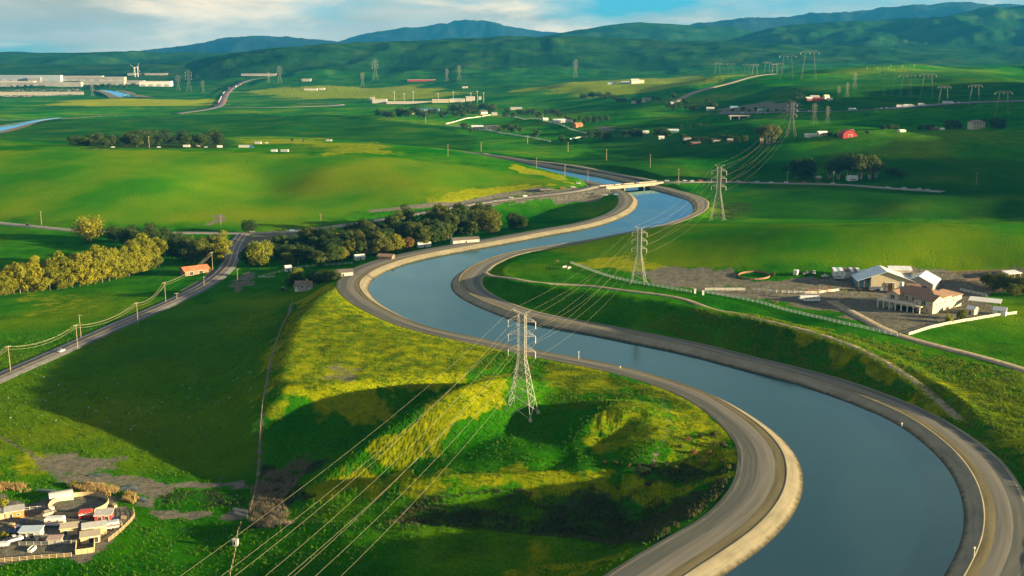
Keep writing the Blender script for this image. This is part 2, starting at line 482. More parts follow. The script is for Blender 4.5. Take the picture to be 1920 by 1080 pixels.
# rolling relief
rel = sstep(250, 900, GY)
Z += rel * (2.2 * fbm(GX / 210, GY / 210, 3)) * sstep(0, 1, np.clip((GY - 300) / 900, 0, 1))
Z += sstep(1300, 2600, GY) * 16 * fbm(GX / 620 + 3.1, GY / 900, 3) * (0.35 + 0.65 * sstep(-0.30, 0.1, GU))
Z += sstep(760, 1250, GY) * (0.2 + 0.25 * sstep(1500, 2200, GY) + 0.55 * sstep(-0.02, 0.16, GU)) * 17.0 * fbm(GX / 270 + 7.7, GY / 340 + 2.2, 2)
Z += 0.22 * fbm(GX / 9, GY / 9, 3) * sstep(900, 500, GY)
# unseen hills added beyond the right edge to shade the middle ground
shade_hill_h = (78 + 130 * sstep(1000, 1800, GY)) * sstep(0.512, 0.82, GU) * sstep(660, 900, GY) * (1 - sstep(3300, 4200, GY)) * np.clip(0.62 + 0.9 * fbm(GX / 900 + 1.3, GY / 420 + 4.1, 2), 0.05, 1.1)
Z += shade_hill_h
# far ranges: skyline points in the photograph set the crest heights at a given distance
RANGES = [
 (6200, 1300, 900, [(250,122),(350,117),(420,106),(500,95),(600,88),(700,84),(800,81),(900,77),(960,73),(1050,71),(1120,74),(1250,80),(1400,84),(1600,90),(1920,90)], 0.9),
 (7600, 1500, 1100, [(1250,100),(1330,86),(1380,76),(1430,62),(1480,52),(1550,49),(1620,46),(1700,43),(1760,38),(1800,31),(1860,25),(1920,19),(2050,12),(2400,10)], 1.0),
 (8800, 1000, 1200, [(880,100),(960,80),(1050,60),(1100,54),(1150,47),(1200,44),(1260,46),(1320,50),(1380,54),(1420,63),(1500,80),(1600,100)], 0.35),
 (13500, 1500, 1400, [(-600,124),(-200,120),(0,117),(120,112),(240,101),(330,90),(390,82),(430,74),(475,70),(520,73),(600,76),(640,82),(700,92),(760,108),(800,120)], 0.8),
 (12200, 1500, 1500, [(1100,110),(1200,82),(1290,52),(1340,45),(1400,37),(1450,36),(1520,30),(1580,27),(1640,20),(1700,16),(1760,13),(1800,12),(1850,18),(1900,17),(1990,22),(2300,24)], 0.7),
 (15300, 1300, 1500, [(520,118),(580,100),(640,80),(680,70),(720,64),(760,56),(800,55),(850,48),(880,41),(920,44),(960,55),(1000,62),(1050,66),(1100,72),(1200,90),(1300,110)], 0.8),
]
base_far = -14 + 60 * sstep(-0.35, 0.35, GU)
wfar = sstep(3600, 5200, GY)
Zf = base_far * 1.0
for Yk, wn, wf, prof, rough in RANGES:
    us = np.array([ray(x, 100)[0] / ray(x, 100)[1] for x, y in prof])
    zk = np.array([z_at(x, y, Yk) for x, y in prof])
    yy = GY + 500 * fbm(GX / 2600 + Yk, GY / 9000, 2)
    env = np.where(yy < Yk, np.exp(-((yy - Yk) / wn) ** 2), np.exp(-((yy - Yk) / wf) ** 2))
    top = np.interp(GU, us, zk, left=zk[0], right=zk[-1])
    amp = np.clip(top - base_far, 0, None)
    rg = ridged(GX / 900 + Yk * .01, GY / 1100, 5) - 0.55
    fold = rough * rg * (0.36 * amp) * (0.15 + 0.85 * (1 - env ** 3))
    jag = rough * (0.35 if Yk < 9000 else 1.0) * amp * (0.05 * fbm(GX / 260, GY / 260, 4) + 0.05 * (ridged(GX / 520, GY / 520, 4) - 0.6))
    Zf = np.maximum(Zf, base_far + amp * env + fold * env ** 0.5 + jag * env)
Zf += 9 * fbm(GX / 520, GY / 700, 4) * (0.2 + sstep(-0.3, 0.0, GU))
Z = Z * (1 - wfar) + Zf * wfar

# crests of the earth mounds and berms near the canal: (pixel x, y, height), side slope
def smax(a, b, k): return 0.5 * (a + b + np.sqrt((a - b) ** 2 + k * k))
RIDGES = [
 ([(560,925,-15.5),(620,880,-10),(690,828,-3),(770,772,4.5),(850,734,9.5),(915,712,9.5),(965,706,6.0),(1010,715,2.5)], 0.60, 3.5),
 ([(1110,850,-2),(1100,805,2.5),(1120,768,6.5),(1165,752,8.0),(1215,768,6.5),(1232,800,4),(1215,840,.5)], 0.42, 8.0),
 ([(905,508,7),(1000,530,9),(1170,552,11),(1300,575,12),(1420,596,12.5),(1540,626,13.0),(1640,668,12.5),(1720,718,11),(1775,765,9),(1790,785,6)], 0.45, 7.0),
 ([(1085,347,6),(1040,336,9),(980,323,10),(900,306,11)], 0.3, 4.0),
 ([(590,938,-14.5),(680,908,-10),(800,893,-6),(1000,885,-4.5),(1200,882,-3.5),(1375,880,-1)], 0.75, 1.5),
 ([(450,1000,-15),(560,985,-12),(700,985,-9.5),(900,1000,-8.5),(1100,1018,-6.5),(1180,1030,-3.5)], 0.5, 2.5),
]
near = (GY < 1500)
for pts, s, r0 in RIDGES:
    T = smooth_line(np.array([at_z(*p) for p in pts]), 2.0, 3)
    m = near & (GX > T[:, 0].min() - 60) & (GX < T[:, 0].max() + 60) & (GY > T[:, 1].min() - 60) & (GY < T[:, 1].max() + 60)
    D, I = near_line(GX[m], GY[m], T)
    zr = T[I, 2] - s * (np.sqrt(D * D + r0 * r0) - r0) + 0.5 * fbm(GX[m] / 14, GY[m] / 14, 3)
    Z[m] = smax(Z[m], zr, 1.2)
# level top of the grassy spur left of the pylon, with a short steep side
W = resample(np.array([at_z(x, y, 1.6)[:2] for x, y in [(645,545),(600,575),(570,610),(552,650),(541,700),(540,738),(620,730),(740,712),(860,696),(970,684),(1010,668),(900,640),(770,603),(700,572)]]), 3.0)
m = near & (GX > W[:, 0].min() - 50) & (GX < W[:, 0].max() + 50) & (GY > W[:, 1].min() - 50) & (GY < W[:, 1].max() + 50)
D, I = near_line(GX[m], GY[m], W); ins_ = in_poly(GX[m], GY[m], W)
zp = 1.4 + 3.2 * np.clip((-GX[m] - 10) / 90, 0, 1) + 1.1 * fbm(GX[m] / 22, GY[m] / 22, 4) - np.where(ins_, 0.0, 0.62 * (np.sqrt(D * D + 9) - 3))
Z[m] = smax(Z[m], zp, 1.0)
# canal corridor
water_poly = np.vstack([WL, WR[::-1]])
m = (GY < 1650) & (GX > water_poly[:, 0].min() - 80) & (GX < water_poly[:, 0].max() + 80)
mx, my = GX[m], GY[m]
dl, il = near_line(mx, my, WL); dr, ir = near_line(mx, my, WR)
left = dl < dr
dw = np.where(left, dl, dr); bw = np.where(left, BL[il], BR[ir])
ins = in_poly(mx, my, water_poly)
edge = LINW + bw
zn = Z[m]
run = 7 + 1.6 * np.abs(zn - 2.2)
w = sstep(0, 1, (dw - edge) / run)
zc = np.where(dw > edge - 0.7, 2.15 * (1 - w) + zn * w, np.where(dw > LINW + 0.5, 1.6, -4.5))
zc = np.where(ins, -4.5, zc)
Z[m] = zc
DWG = np.full(GU.shape, 999.0); tmp = np.where(ins, -1, dw - edge); DWG[m] = tmp

def ground(x, y):
    """terrain height by bilinear lookup"""
    x = np.asarray(x, float); y = np.maximum(np.asarray(y, float), 151.0)
    u = np.clip(x / y, U[0], U[-1] - 1e-6); v = np.clip(np.log(y), V[0], V[-1] - 1e-6)
    i = np.clip(np.searchsorted(U, u, 'right') - 1, 0, NU - 2); j = np.clip(np.searchsorted(V, v, 'right') - 1, 0, NV - 2)
    a = (u - U[i]) / (U[i + 1] - U[i]); b = (y - np.exp(V[j])) / (np.exp(V[j + 1]) - np.exp(V[j]))
    b = np.clip(b, 0, 1)
    return (Z[j, i] * (1 - a) + Z[j, i + 1] * a) * (1 - b) + (Z[j + 1, i] * (1 - a) + Z[j + 1, i + 1] * a) * b
_T = np.exp(np.linspace(math.log(150), math.log(17000), 6000))
def P(px, py, tmin=0.0, lift=0.0):
    """point of the ground seen at a pixel of the photograph"""
    d = ray(px, py); t = _T
    g_ = ground(d[0] * t, d[1] * t) + lift
    h = CAMZ + d[2] * t
    k = np.nonzero((h <= g_) & (d[1] * t > tmin))[0]
    if len(k) == 0:
        q = d * (9000 / d[1]); return np.array([q[0], q[1], float(ground(q[0], q[1]))])
    k = max(k[0], 1)
    a, b = t[k - 1], t[k]
    for _ in range(18):
        mI = 0.5 * (a + b)
        if CAMZ + d[2] * mI <= ground(d[0] * mI, d[1] * mI) + lift: b = mI
        else: a = mI
    q = d * b
    return np.array([q[0], q[1], float(ground(q[0], q[1]))])

# ------------------------------------------------------------------ roads: flatten the ground along each one
ROADS = {}
def road_line(key, pix, width, step=4.0, sig=4, blend=8, raise_=0.0, fixed=None):
    pts = np.array([P(x, y)[:2] for x, y in pix]) if fixed is None else np.asarray(fixed)
    T = smooth_line(pts, step, sig)
    zc = ground(T[:, 0], T[:, 1])
    k = 9
    e = np.r_[np.full(k, zc[0]), zc, np.full(k, zc[-1])]
    zc = np.convolve(e, np.ones(2 * k + 1) / (2 * k + 1), 'valid') + raise_
    m = (GX > T[:, 0].min() - 40) & (GX < T[:, 0].max() + 40) & (GY > T[:, 1].min() - 60) & (GY < T[:, 1].max() + 60) & (DWG > 0.5)
    idx = np.nonzero(m)
    if len(idx[0]):
        D, I = near_line(GX[idx], GY[idx], T)
        res = np.maximum(GY[idx] * 0.004, 1.5)
        w = 1 - sstep(0, 1, (D - width / 2 - res) / (blend + res))
        Z[idx] = Z[idx] * (1 - w) + zc[I] * w
    ROADS[key] = (np.column_stack([T[:, :2], zc]), width)
    return T
road_line('main', [(-260,842),(-120,765),(0,708),(107,662),(205,618),(305,575),(372,543),(412,516),(430,495),(437,470),(446,452),(455,440)], 11.5, 3, 5)
road_line('west', [(-200,402),(-60,412),(60,425),(130,432),(240,437),(340,437),(455,438)], 9, 4, 4)
road_line('cross', [(455,438),(510,438),(560,434),(640,424),(720,412),(800,398),(860,387),(930,376),(1000,368),(1060,361),(1105,354),(1138,349)], 10, 4, 4)
road_line('east', [(1228,343),(1262,342),(1320,341),(1380,342),(1450,344),(1520,345),(1600,347),(1660,354),(1720,357),(1770,359)], 9, 5, 4)
road_line('trail', [(905,508),(930,520),(990,526),(1080,534),(1170,545),(1290,562),(1400,592),(1500,616),(1600,648),(1680,690),(1735,728),(1770,758),(1800,790)], 3.2, 2, 5, 2)
road_line('drive', [(1560,565),(1640,610),(1690,632),(1760,650),(1840,670),(1920,694),(2040,735)], 5.5, 2, 5, 3)
fw = [P(x, y)[:2] for x, y in [(1345,222),(1380,217),(1450,215),(1540,214),(1640,212)]]
fd = (fw[-1] - fw[-3]) / np.linalg.norm(fw[-1] - fw[-3])
fd = np.array([math.cos(0.02), math.sin(0.02)])
fw += [fw[-1] + fd * k for k in (80, 200, 350, 520)]
road_line('freeway', None, 26, 10, 3, 20, 3.0, fixed=fw)
road_line('hill_road', [(1265,192),(1290,178),(1330,165),(1390,150),(1450,139)], 14, 10, 3, 12)
road_line('far_highway', [(330,215),(405,203),(418,190),(425,176),(440,164),(470,150),(520,143)], 24, 20, 3, 30)
road_line('far_lane', [(560,196),(650,198),(520,203),(405,203)][::-1], 14, 15, 2, 20)
road_line('canal_road', [(905,288),(930,294),(975,300),(1040,307),(1110,318),(1170,330),(1215,338),(1240,343)], 9, 4, 4)

# ------------------------------------------------------------------ what grows or lies on the ground, with painted sun and shade, kept as a vertex colour
cover = np.zeros((NV, NU, 4), np.float32)
def patch(poly, ch, val=1.0, soft=3.0):
    W = np.array([P(x, y)[:2] for x, y in poly])
    b0 = W.min(0) - soft * 3; b1 = W.max(0) + soft * 3
    m = (GX > b0[0]) & (GX < b1[0]) & (GY > b0[1]) & (GY < b1[1])
    if not m.any(): return
    x, y = GX[m], GY[m]
    ins = in_poly(x, y, W)
    D, _ = near_line(x, y, resample(np.vstack([W, W[:1]]), max(1.0, soft)))
    s = np.where(ins, D, -D) + soft * 3.0 * fbm(x / (soft * 4), y / (soft * 4), 5)
    cover[..., ch][m] = np.maximum(cover[..., ch][m], val * sstep(-soft * 1.6, soft * 1.6, s))
def along(pix, ch, width, val=1.0, soft=2.0):
    T = resample(np.array([P(x, y)[:2] for x, y in pix]), 3.0)
    m = (GX > T[:, 0].min() - width * 2) & (GX < T[:, 0].max() + width * 2) & (GY > T[:, 1].min() - width * 2) & (GY < T[:, 1].max() + width * 2)
    if not m.any(): return
    D, _ = near_line(GX[m], GY[m], T)
    cover[..., ch][m] = np.maximum(cover[..., ch][m], val * (1 - sstep(width / 2 - soft, width / 2 + soft, D)))
# bare soil and gravel
patch([(1320,550),(1400,528),(1560,520),(1590,505),(1760,508),(1900,500),(1920,520),(1900,540),(1820,560),(1890,585),(1800,600),(1700,622),(1660,620),(1560,585),(1440,562)], 0, 1.0, 3)
patch([(1195,512),(1260,500),(1380,507),(1400,530),(1320,545),(1220,530)], 0, 0.9, 4)
patch([(0,938),(120,930),(190,925),(250,960),(235,985),(190,1030),(140,1050),(0,1055),(-60,1055),(-60,930)], 0, 1.0, 3)
patch([(150,890),(250,893),(330,905),(460,900),(462,912),(330,918),(280,935),(300,955),(440,962),(460,975),(300,968),(265,950),(255,920),(120,905)], 0, 0.8, 2)
patch([(80,850),(180,850),(220,880),(140,905),(80,895)], 0, 0.75, 5)
along([(-20,810),(30,835),(70,858),(100,875)], 0, 2.2, 1.0, 1)
patch([(430,535),(465,508),(485,514),(470,530),(440,548)], 0, 1.0, 3)
along([(345,545),(390,520),(400,505)], 0, 6, 0.8, 2)
patch([(440,445),(560,430),(580,442),(470,470),(440,470)], 0, 0.9, 3)
along([(548,565),(530,610),(512,660),(500,720),(490,790),(484,890)], 0, 2.0, 1.0, 1)
patch([(400,404),(425,400),(420,415),(385,425)], 0, 0.7, 3)
along([(700,395),(800,385),(865,382),(940,365),(1010,353)], 0, 10, 0.9, 3)
patch([(1120,238),(1152,236),(1150,246),(1122,246)], 0, 0.9, 6)
patch([(1340,205),(1440,190),(1500,192),(1490,206),(1400,214)], 0, 0.8, 8)
patch([(1350,212),(1400,214),(1395,222),(1365,222)], 0, 0.9, 5)
along([(0,225),(120,222),(235,217)], 0, 26, 1.0, 5)
patch([(860,385),(990,362),(1110,352),(1150,350),(1165,362),(1120,378),(1010,372),(880,392)], 0, 1.0, 4)
patch([(1330,385),(1400,375),(1420,395),(1380,415),(1340,412)], 2, 0.55, 8)
# dry or flowering growth; yellow also painted as sunlight on the near slopes
patch([(1070,492),(1180,480),(1250,500),(1200,510),(1080,500)], 1, 0.8, 4)
patch([(960,308),(1035,325),(1070,343),(1010,350),(1060,340),(950,315)], 1, 1.0, 5)
patch([(800,372),(900,350),(1000,345),(1050,347),(900,368),(820,390)], 1, 0.8, 5)
patch([(440,262),(600,258),(610,270),(440,272)], 1, 0.6, 14)
patch([(580,270),(700,265),(760,290),(600,292)], 1, 0.55, 14)
patch([(80,192),(200,184),(390,184),(405,196),(250,200),(90,200)], 1, 0.75, 60)
patch([(430,172),(560,160),(800,160),(900,175),(700,188),(500,184)], 1, 0.55, 40)
patch([(950,170),(1150,150),(1300,140),(1420,140),(1280,165),(1100,185)], 1, 0.55, 30)
patch([(560,560),(640,545),(760,600),(950,650),(930,700),(760,745),(600,790),(490,800),(515,650)], 1, 0.85, 6)  # spur top yellowed as if struck by the sun
patch([(-200,700),(150,640),(420,560),(530,560),(505,680),(480,890),(300,890),(100,840),(-200,860)], 3, 0.7, 6)  # brighter crop green painted to lift the shade on this field
patch([(990,668),(1120,692),(1250,722),(1340,762),(1395,820),(1390,880),(1300,850),(1250,750),(1100,735),(1000,725)], 1, 0.72, 5)  # sunlit yellow painted right of the pylon
patch([(960,700),(900,705),(830,740),(740,800),(650,880),(720,880),(820,850),(850,800),(950,760)], 1, 0.8, 4)  # sunlight on the crescent's face, painted in yellow
patch([(1100,760),(1230,750),(1370,830),(1380,880),(1250,870),(1110,860)], 1, 0.55, 6)
patch([(1440,600),(1560,628),(1660,668),(1740,722),(1800,785),(1770,790),(1690,735),(1600,680),(1500,640)], 1, 0.95, 4)  # sunlit strip painted along the berm crest
patch([(1640,700),(1920,700),(1990,900),(1900,860),(1800,760)], 1, 0.55, 6)
patch([(560,920),(700,880),(1000,875),(1380,880),(1380,895),(900,925),(600,940)], 1, 0.6, 3)
patch([(1000,1030),(1180,1030),(1130,1080),(900,1080)], 1, 0.5, 4)
patch([(-300,285),(0,284),(300,281),(520,287),(740,296),(930,318),(1040,342),(900,352),(800,372),(700,395),(560,415),(400,425),(200,418),(0,412),(-300,400)], 3, 0.85, 9)
patch([(1000,470),(1150,440),(1300,418),(1500,426),(1920,438),(2000,500),(1750,505),(1500,500),(1200,500)], 3, 0.8, 8)
patch([(1880,1010),(1925,955),(1990,1000),(1990,1100),(1860,1100)], 0, 1.0, 3)
patch([(0,520),(60,600),(200,570),(100,540)], 1, 0.45, 6)
patch([(0,835),(110,850),(100,890),(0,910)], 1, 0.6, 4)
# dark scrub
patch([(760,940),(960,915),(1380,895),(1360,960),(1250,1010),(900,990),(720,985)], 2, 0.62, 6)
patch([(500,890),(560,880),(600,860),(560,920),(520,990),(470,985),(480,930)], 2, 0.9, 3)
patch([(900,790),(960,800),(1080,800),(1070,870),(950,870)], 2, 0.2, 6)
patch([(1170,880),(1280,870),(1380,870),(1370,885),(1200,890)], 2, 0.7, 2)
patch([(180,905),(460,915),(455,950),(320,945)], 2, 0.6, 3)
patch([(120,262),(440,262),(440,280),(150,280)], 2, 0.6, 15)

field = np.zeros((NV, NU), np.float32)  # amount of dark green painted in as cloud shade
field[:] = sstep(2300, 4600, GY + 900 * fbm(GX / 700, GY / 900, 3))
def pasture_with_shade(poly, val=0.9, soft=10.0):
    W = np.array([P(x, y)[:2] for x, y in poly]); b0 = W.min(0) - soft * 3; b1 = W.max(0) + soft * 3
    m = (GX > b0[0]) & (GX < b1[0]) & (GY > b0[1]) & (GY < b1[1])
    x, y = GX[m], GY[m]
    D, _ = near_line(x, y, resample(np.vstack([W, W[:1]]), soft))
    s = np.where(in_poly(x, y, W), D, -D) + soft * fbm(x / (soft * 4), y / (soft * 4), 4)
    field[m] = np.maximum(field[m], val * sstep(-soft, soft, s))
pasture_with_shade([(-300,232),(0,262),(200,268),(420,258),(540,255),(760,272),(880,284),(900,262),(830,236),(700,222),(480,212),(200,222)])
pasture_with_shade([(1290,318),(1400,296),(1470,274),(1500,285),(1560,270),(1640,300),(1900,300),(2050,330),(2050,400),(1700,412),(1400,408),(1340,375)], 0.85)
pasture_with_shade([(1120,240),(1400,232),(1460,262),(1440,290),(1280,300),(1100,280)], 0.8)
pasture_with_shade([(1300,205),(1480,160),(1600,142),(1750,134),(1920,142),(2000,180),(1800,205),(1420,212)], 0.75, 20)
pasture_with_shade([(940,300),(1100,286),(1280,304),(1300,336),(1230,338),(1100,312)], 0.8, 6)
pasture_with_shade([(-200,800),(120,790),(300,800),(478,800),(476,890),(300,895),(100,850),(-200,840)], 0.75, 6)  # dark weeds low in the left field
for ln in ([(435,285),(450,292),(462,300),(462,308),(470,318),(480,332)], [(190,308),(196,316),(208,324)], [(285,370),(298,380),(302,390),(318,404)]):
    along(ln, 2, 3.0, 0.5, 1.6)
patch([(575,690),(650,678),(700,690),(660,712),(590,715)], 0, 0.5, 5)
along([(1240,738),(1254,775),(1250,820),(1225,862)], 0, 1.8, 0.8, 1)
along([(545,620),(600,600),(700,612),(840,640)], 0, 1.2, 0.55, 1)
along([(160,700),(280,680),(400,640),(500,600)], 0, 1.1, 0.6, 1)
along([(1810,800),(1850,850),(1880,920)], 0, 1.4, 0.7, 1)
along([(740,880),(860,862),(1000,868),(1150,872)], 0, 1.1, 0.6, 1)
grassN = grass_material('meadow_grass')
grassF = grass_material('hill_grass_cloud_shaded', True)  # cloud shade is put into this darker green
M_mtn = material('mountain_scrub', (0.007, 0.016, 0.013), 0.95, 0.05, var=0.35, vscale=0.002)
def terrain_block(name, j0, j1, mat, kind='structure'):
    n = j1 - j0
    Vv = np.column_stack([GX[j0:j1].ravel(), GY[j0:j1].ravel(), Z[j0:j1].ravel()])
    a = np.arange(n * NU).reshape(n, NU)
    F = np.column_stack([a[:-1, :-1].ravel(), a[:-1, 1:].ravel(), a[1:, 1:].ravel(), a[1:, :-1].ravel()])
    me = mesh_from(name, Vv, F, mat, True)
    ca = me.color_attributes.new('cover', 'FLOAT_COLOR', 'POINT')
    buf = cover[j0:j1].reshape(-1, 4)
    ca.data.foreach_set('color', buf.ravel())
    cb = me.color_attributes.new('field', 'FLOAT_COLOR', 'POINT')  # amount of dark green, mostly painted cloud shade
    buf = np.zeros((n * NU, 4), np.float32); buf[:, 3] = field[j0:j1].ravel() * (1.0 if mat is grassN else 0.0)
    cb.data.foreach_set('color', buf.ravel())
    return new_obj(name, me, kind=kind)
j1 = int(np.searchsorted(V, math.log(4700))); j2 = int(np.searchsorted(V, math.log(10400)))
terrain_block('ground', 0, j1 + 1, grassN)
terrain_block('hills', j1, j2 + 1, grassF)
terrain_block('mountains', j2, NV, M_mtn)

# ------------------------------------------------------------------ canal: water, lining, bank tops
def water_material():
    m = bpy.data.materials.new('canal_water'); m.use_nodes = True
    t = m.node_tree; b = t.nodes['Principled BSDF']
    b.inputs['Base Color'].default_value = (0.0005, 0.014, 0.026, 1)
    b.inputs['Roughness'].default_value = 0.04
    b.inputs['IOR'].default_value = 1.55
    b.inputs['Specular Tint'].default_value = (0.62, 0.93, 1.0, 1)
    b.inputs['Specular IOR Level'].default_value = 0.5
    gl = N(t, 'ShaderNodeBsdfGlossy'); gl.inputs['Color'].default_value = (0.44, 0.80, 1.0, 1)
    fr = N(t, 'ShaderNodeFresnel'); fr.inputs['IOR'].default_value = 1.7; b.inputs['Specular IOR Level'].default_value = 0.0; b.inputs['Roughness'].default_value = 1.0
    mxs = N(t, 'ShaderNodeMixShader'); t.links.new(fr.outputs[0], mxs.inputs[0]); t.links.new(b.outputs[0], mxs.inputs[1]); t.links.new(gl.outputs[0], mxs.inputs[2])
    t.links.new(mxs.outputs[0], [x for x in t.nodes if x.type == 'OUTPUT_MATERIAL'][0].inputs[0])
    co = N(t, 'ShaderNodeTexCoord')
    n = N(t, 'ShaderNodeTexNoise'); n.inputs['Scale'].default_value = 0.5; n.inputs['Detail'].default_value = 3
    n3 = N(t, 'ShaderNodeTexNoise'); n3.inputs['Scale'].default_value = 0.022; n3.inputs['Detail'].default_value = 5
    t.links.new(co.outputs['Object'], n.inputs['Vector']); t.links.new(co.outputs['Object'], n3.inputs['Vector'])
    mu = N(t, 'ShaderNodeMath', operation='MULTIPLY'); t.links.new(n.outputs['Fac'], mu.inputs[0]); t.links.new(n3.outputs['Fac'], mu.inputs[1])
    bp = N(t, 'ShaderNodeBump'); bp.inputs['Strength'].default_value = 0.4; bp.inputs['Distance'].default_value = 0.16
    rr = N(t, 'ShaderNodeMapRange'); rr.inputs[1].default_value = 0.42; rr.inputs[2].default_value = 0.62; rr.inputs[3].default_value = 0.02; rr.inputs[4].default_value = 0.14
    t.links.new(n3.outputs['Fac'], rr.inputs[0]); t.links.new(rr.outputs[0], gl.inputs['Roughness'])
    t.links.new(mu.outputs[0], bp.inputs['Height']); t.links.new(bp.outputs[0], gl.inputs['Normal']); t.links.new(bp.outputs[0], fr.inputs['Normal'])
    return m
water = water_material()
def bank_material(name, c0, c1, c2, scale, streak=0.0, bump=0.05):
    m = bpy.data.materials.new(name); m.use_nodes = True
    t = m.node_tree; b = t.nodes['Principled BSDF']; b.inputs['Roughness'].default_value = 0.92; b.inputs['Specular IOR Level'].default_value = 0.15
    uv = N(t, 'ShaderNodeUVMap'); uv.uv_map = 'along'
    mp = N(t, 'ShaderNodeMapping'); mp.inputs['Scale'].default_value = (streak or 1.0, 1.0, 1.0)
    t.links.new(uv.outputs[0], mp.inputs[0])
    n = N(t, 'ShaderNodeTexNoise'); n.inputs['Scale'].default_value = scale; n.inputs['Detail'].default_value = 7; n.inputs['Roughness'].default_value = 0.65
    t.links.new(mp.outputs[0], n.inputs['Vector'])
    r = N(t, 'ShaderNodeValToRGB'); r.color_ramp.elements.new(0.5)
    for e, p, c in zip(r.color_ramp.elements, (0.3, 0.5, 0.7), (c0, c1, c2)): e.position = p; e.color = (*c, 1)
    t.links.new(n.outputs['Fac'], r.inputs[0]); t.links.new(r.outputs[0], b.inputs['Base Color'])
    n2 = N(t, 'ShaderNodeTexNoise'); n2.inputs['Scale'].default_value = 2.5; n2.inputs['Detail'].default_value = 5; t.links.new(uv.outputs[0], n2.inputs['Vector'])
    bp = N(t, 'ShaderNodeBump'); bp.inputs['Distance'].default_value = bump; bp.inputs['Strength'].default_value = 0.7
    t.links.new(n2.outputs['Fac'], bp.inputs['Height']); t.links.new(bp.outputs[0], b.inputs['Normal'])
    return m
M_lining = bank_material('lining_concrete', (0.15, 0.137, 0.092), (0.22, 0.195, 0.13), (0.27, 0.24, 0.16), 0.5, 0.12)
t = M_lining.node_tree; b = t.nodes['Principled BSDF']; src = b.inputs['Base Color'].links[0].from_socket
uv = N(t, 'ShaderNodeUVMap'); uv.uv_map = 'along'; sx = N(t, 'ShaderNodeSeparateXYZ'); t.links.new(uv.outputs[0], sx.inputs[0])
nz = N(t, 'ShaderNodeTexNoise'); nz.inputs['Scale'].default_value = 0.5; nz.inputs['Detail'].default_value = 5; t.links.new(uv.outputs[0], nz.inputs['Vector'])
ad = N(t, 'ShaderNodeMath', operation='MULTIPLY_ADD'); ad.inputs[1].default_value = -2.2; t.links.new(nz.outputs['Fac'], ad.inputs[0]); t.links.new(sx.outputs['Y'], ad.inputs[2])
mr = N(t, 'ShaderNodeMapRange'); mr.inputs[1].default_value = -0.9; mr.inputs[2].default_value = 0.5; mr.inputs[3].default_value = 1.0; mr.inputs[4].default_value = 0.0; t.links.new(ad.outputs[0], mr.inputs[0])
stn = N(t, 'ShaderNodeMixRGB'); stn.inputs[2].default_value = (0.055, 0.047, 0.024, 1); t.links.new(mr.outputs[0], stn.inputs[0]); t.links.new(src, stn.inputs[1])
br = N(t, 'ShaderNodeTexBrick'); br.inputs['Scale'].default_value = 1.0; br.inputs['Brick Width'].default_value = 4.6; br.inputs['Row Height'].default_value = 50.0; br.inputs['Mortar Size'].default_value = 0.05; br.offset = 0.0
br.inputs['Color1'].default_value = (1, 1, 1, 1); br.inputs['Color2'].default_value = (0.88, 0.88, 0.88, 1); br.inputs['Mortar'].default_value = (0.55, 0.53, 0.5, 1); t.links.new(uv.outputs[0], br.inputs['Vector'])
ml = N(t, 'ShaderNodeMixRGB', blend_type='MULTIPLY'); ml.inputs[0].default_value = 1.0; t.links.new(stn.outputs[0], ml.inputs[1]); t.links.new(br.outputs[0], ml.inputs[2]); t.links.new(ml.outputs[0], b.inputs['Base Color'])
M_verge = bank_material('bank_gravel', (0.09, 0.075, 0.036), (0.14, 0.118, 0.057), (0.19, 0.16, 0.08), 0.6, 0.08)
M_track = bank_material('bank_road_gravel', (0.11, 0.104, 0.084), (0.155, 0.145, 0.115), (0.205, 0.187, 0.145), 0.7, 0.03)
M_shoulder = bank_material('bank_old_asphalt', (0.06, 0.066, 0.056), (0.09, 0.093, 0.078), (0.14, 0.132, 0.102), 0.6, 0.04)
M_edge = bank_material('bank_edge_soil', (0.12, 0.11, 0.06), (0.22, 0.19, 0.12), (0.32, 0.27, 0.18), 0.6, 0.10)
def sweep(name, line, nrm, prof, mat, kind='structure', parent=None, flip=False):
    """prof: list of (offset array or number, z array or number); strip of quads between successive profile lines"""
    n = len(line); cols = []
    for off, z in prof:
        off = np.broadcast_to(np.asarray(off, float), (n,)); z = np.broadcast_to(np.asarray(z, float), (n,))
        cols.append(np.column_stack([line[:, 0] + nrm[:, 0] * off, line[:, 1] + nrm[:, 1] * off, z]))
    k = len(cols)
    Vv = np.stack(cols, 1).reshape(-1, 3)
    a = np.arange(n * k).reshape(n, k)
    q = [a[:-1, :-1].ravel(), a[1:, :-1].ravel(), a[1:, 1:].ravel(), a[:-1, 1:].ravel()]
    if flip: q = q[::-1]
    F = np.column_stack(q)
    me = mesh_from(name, Vv, F, mat, True)
    s = np.r_[0, np.cumsum(np.linalg.norm(np.diff(line[:, :2], axis=0), axis=1))]
    uvv = np.stack([np.column_stack([s, np.broadcast_to(np.asarray(p[0], float), (n,))]) for p in prof], 1).reshape(-1, 2)
    ul = me.uv_layers.new(name='along')
    li = np.empty(len(me.loops), np.int32); me.loops.foreach_get('vertex_index', li)
    ul.data.foreach_set('uv', uvv[li].astype(np.float32).ravel())
    return new_obj(name, me, parent, **({'kind': kind} if kind else {}))
# water sheet: cross strips between the two edges (a little under the lining)
n = 700
def by_n(T, n):
    s = np.linspace(0, len(T) - 1, n); return np.column_stack([np.interp(s, np.arange(len(T)), T[:, k]) for k in range(T.shape[1])])
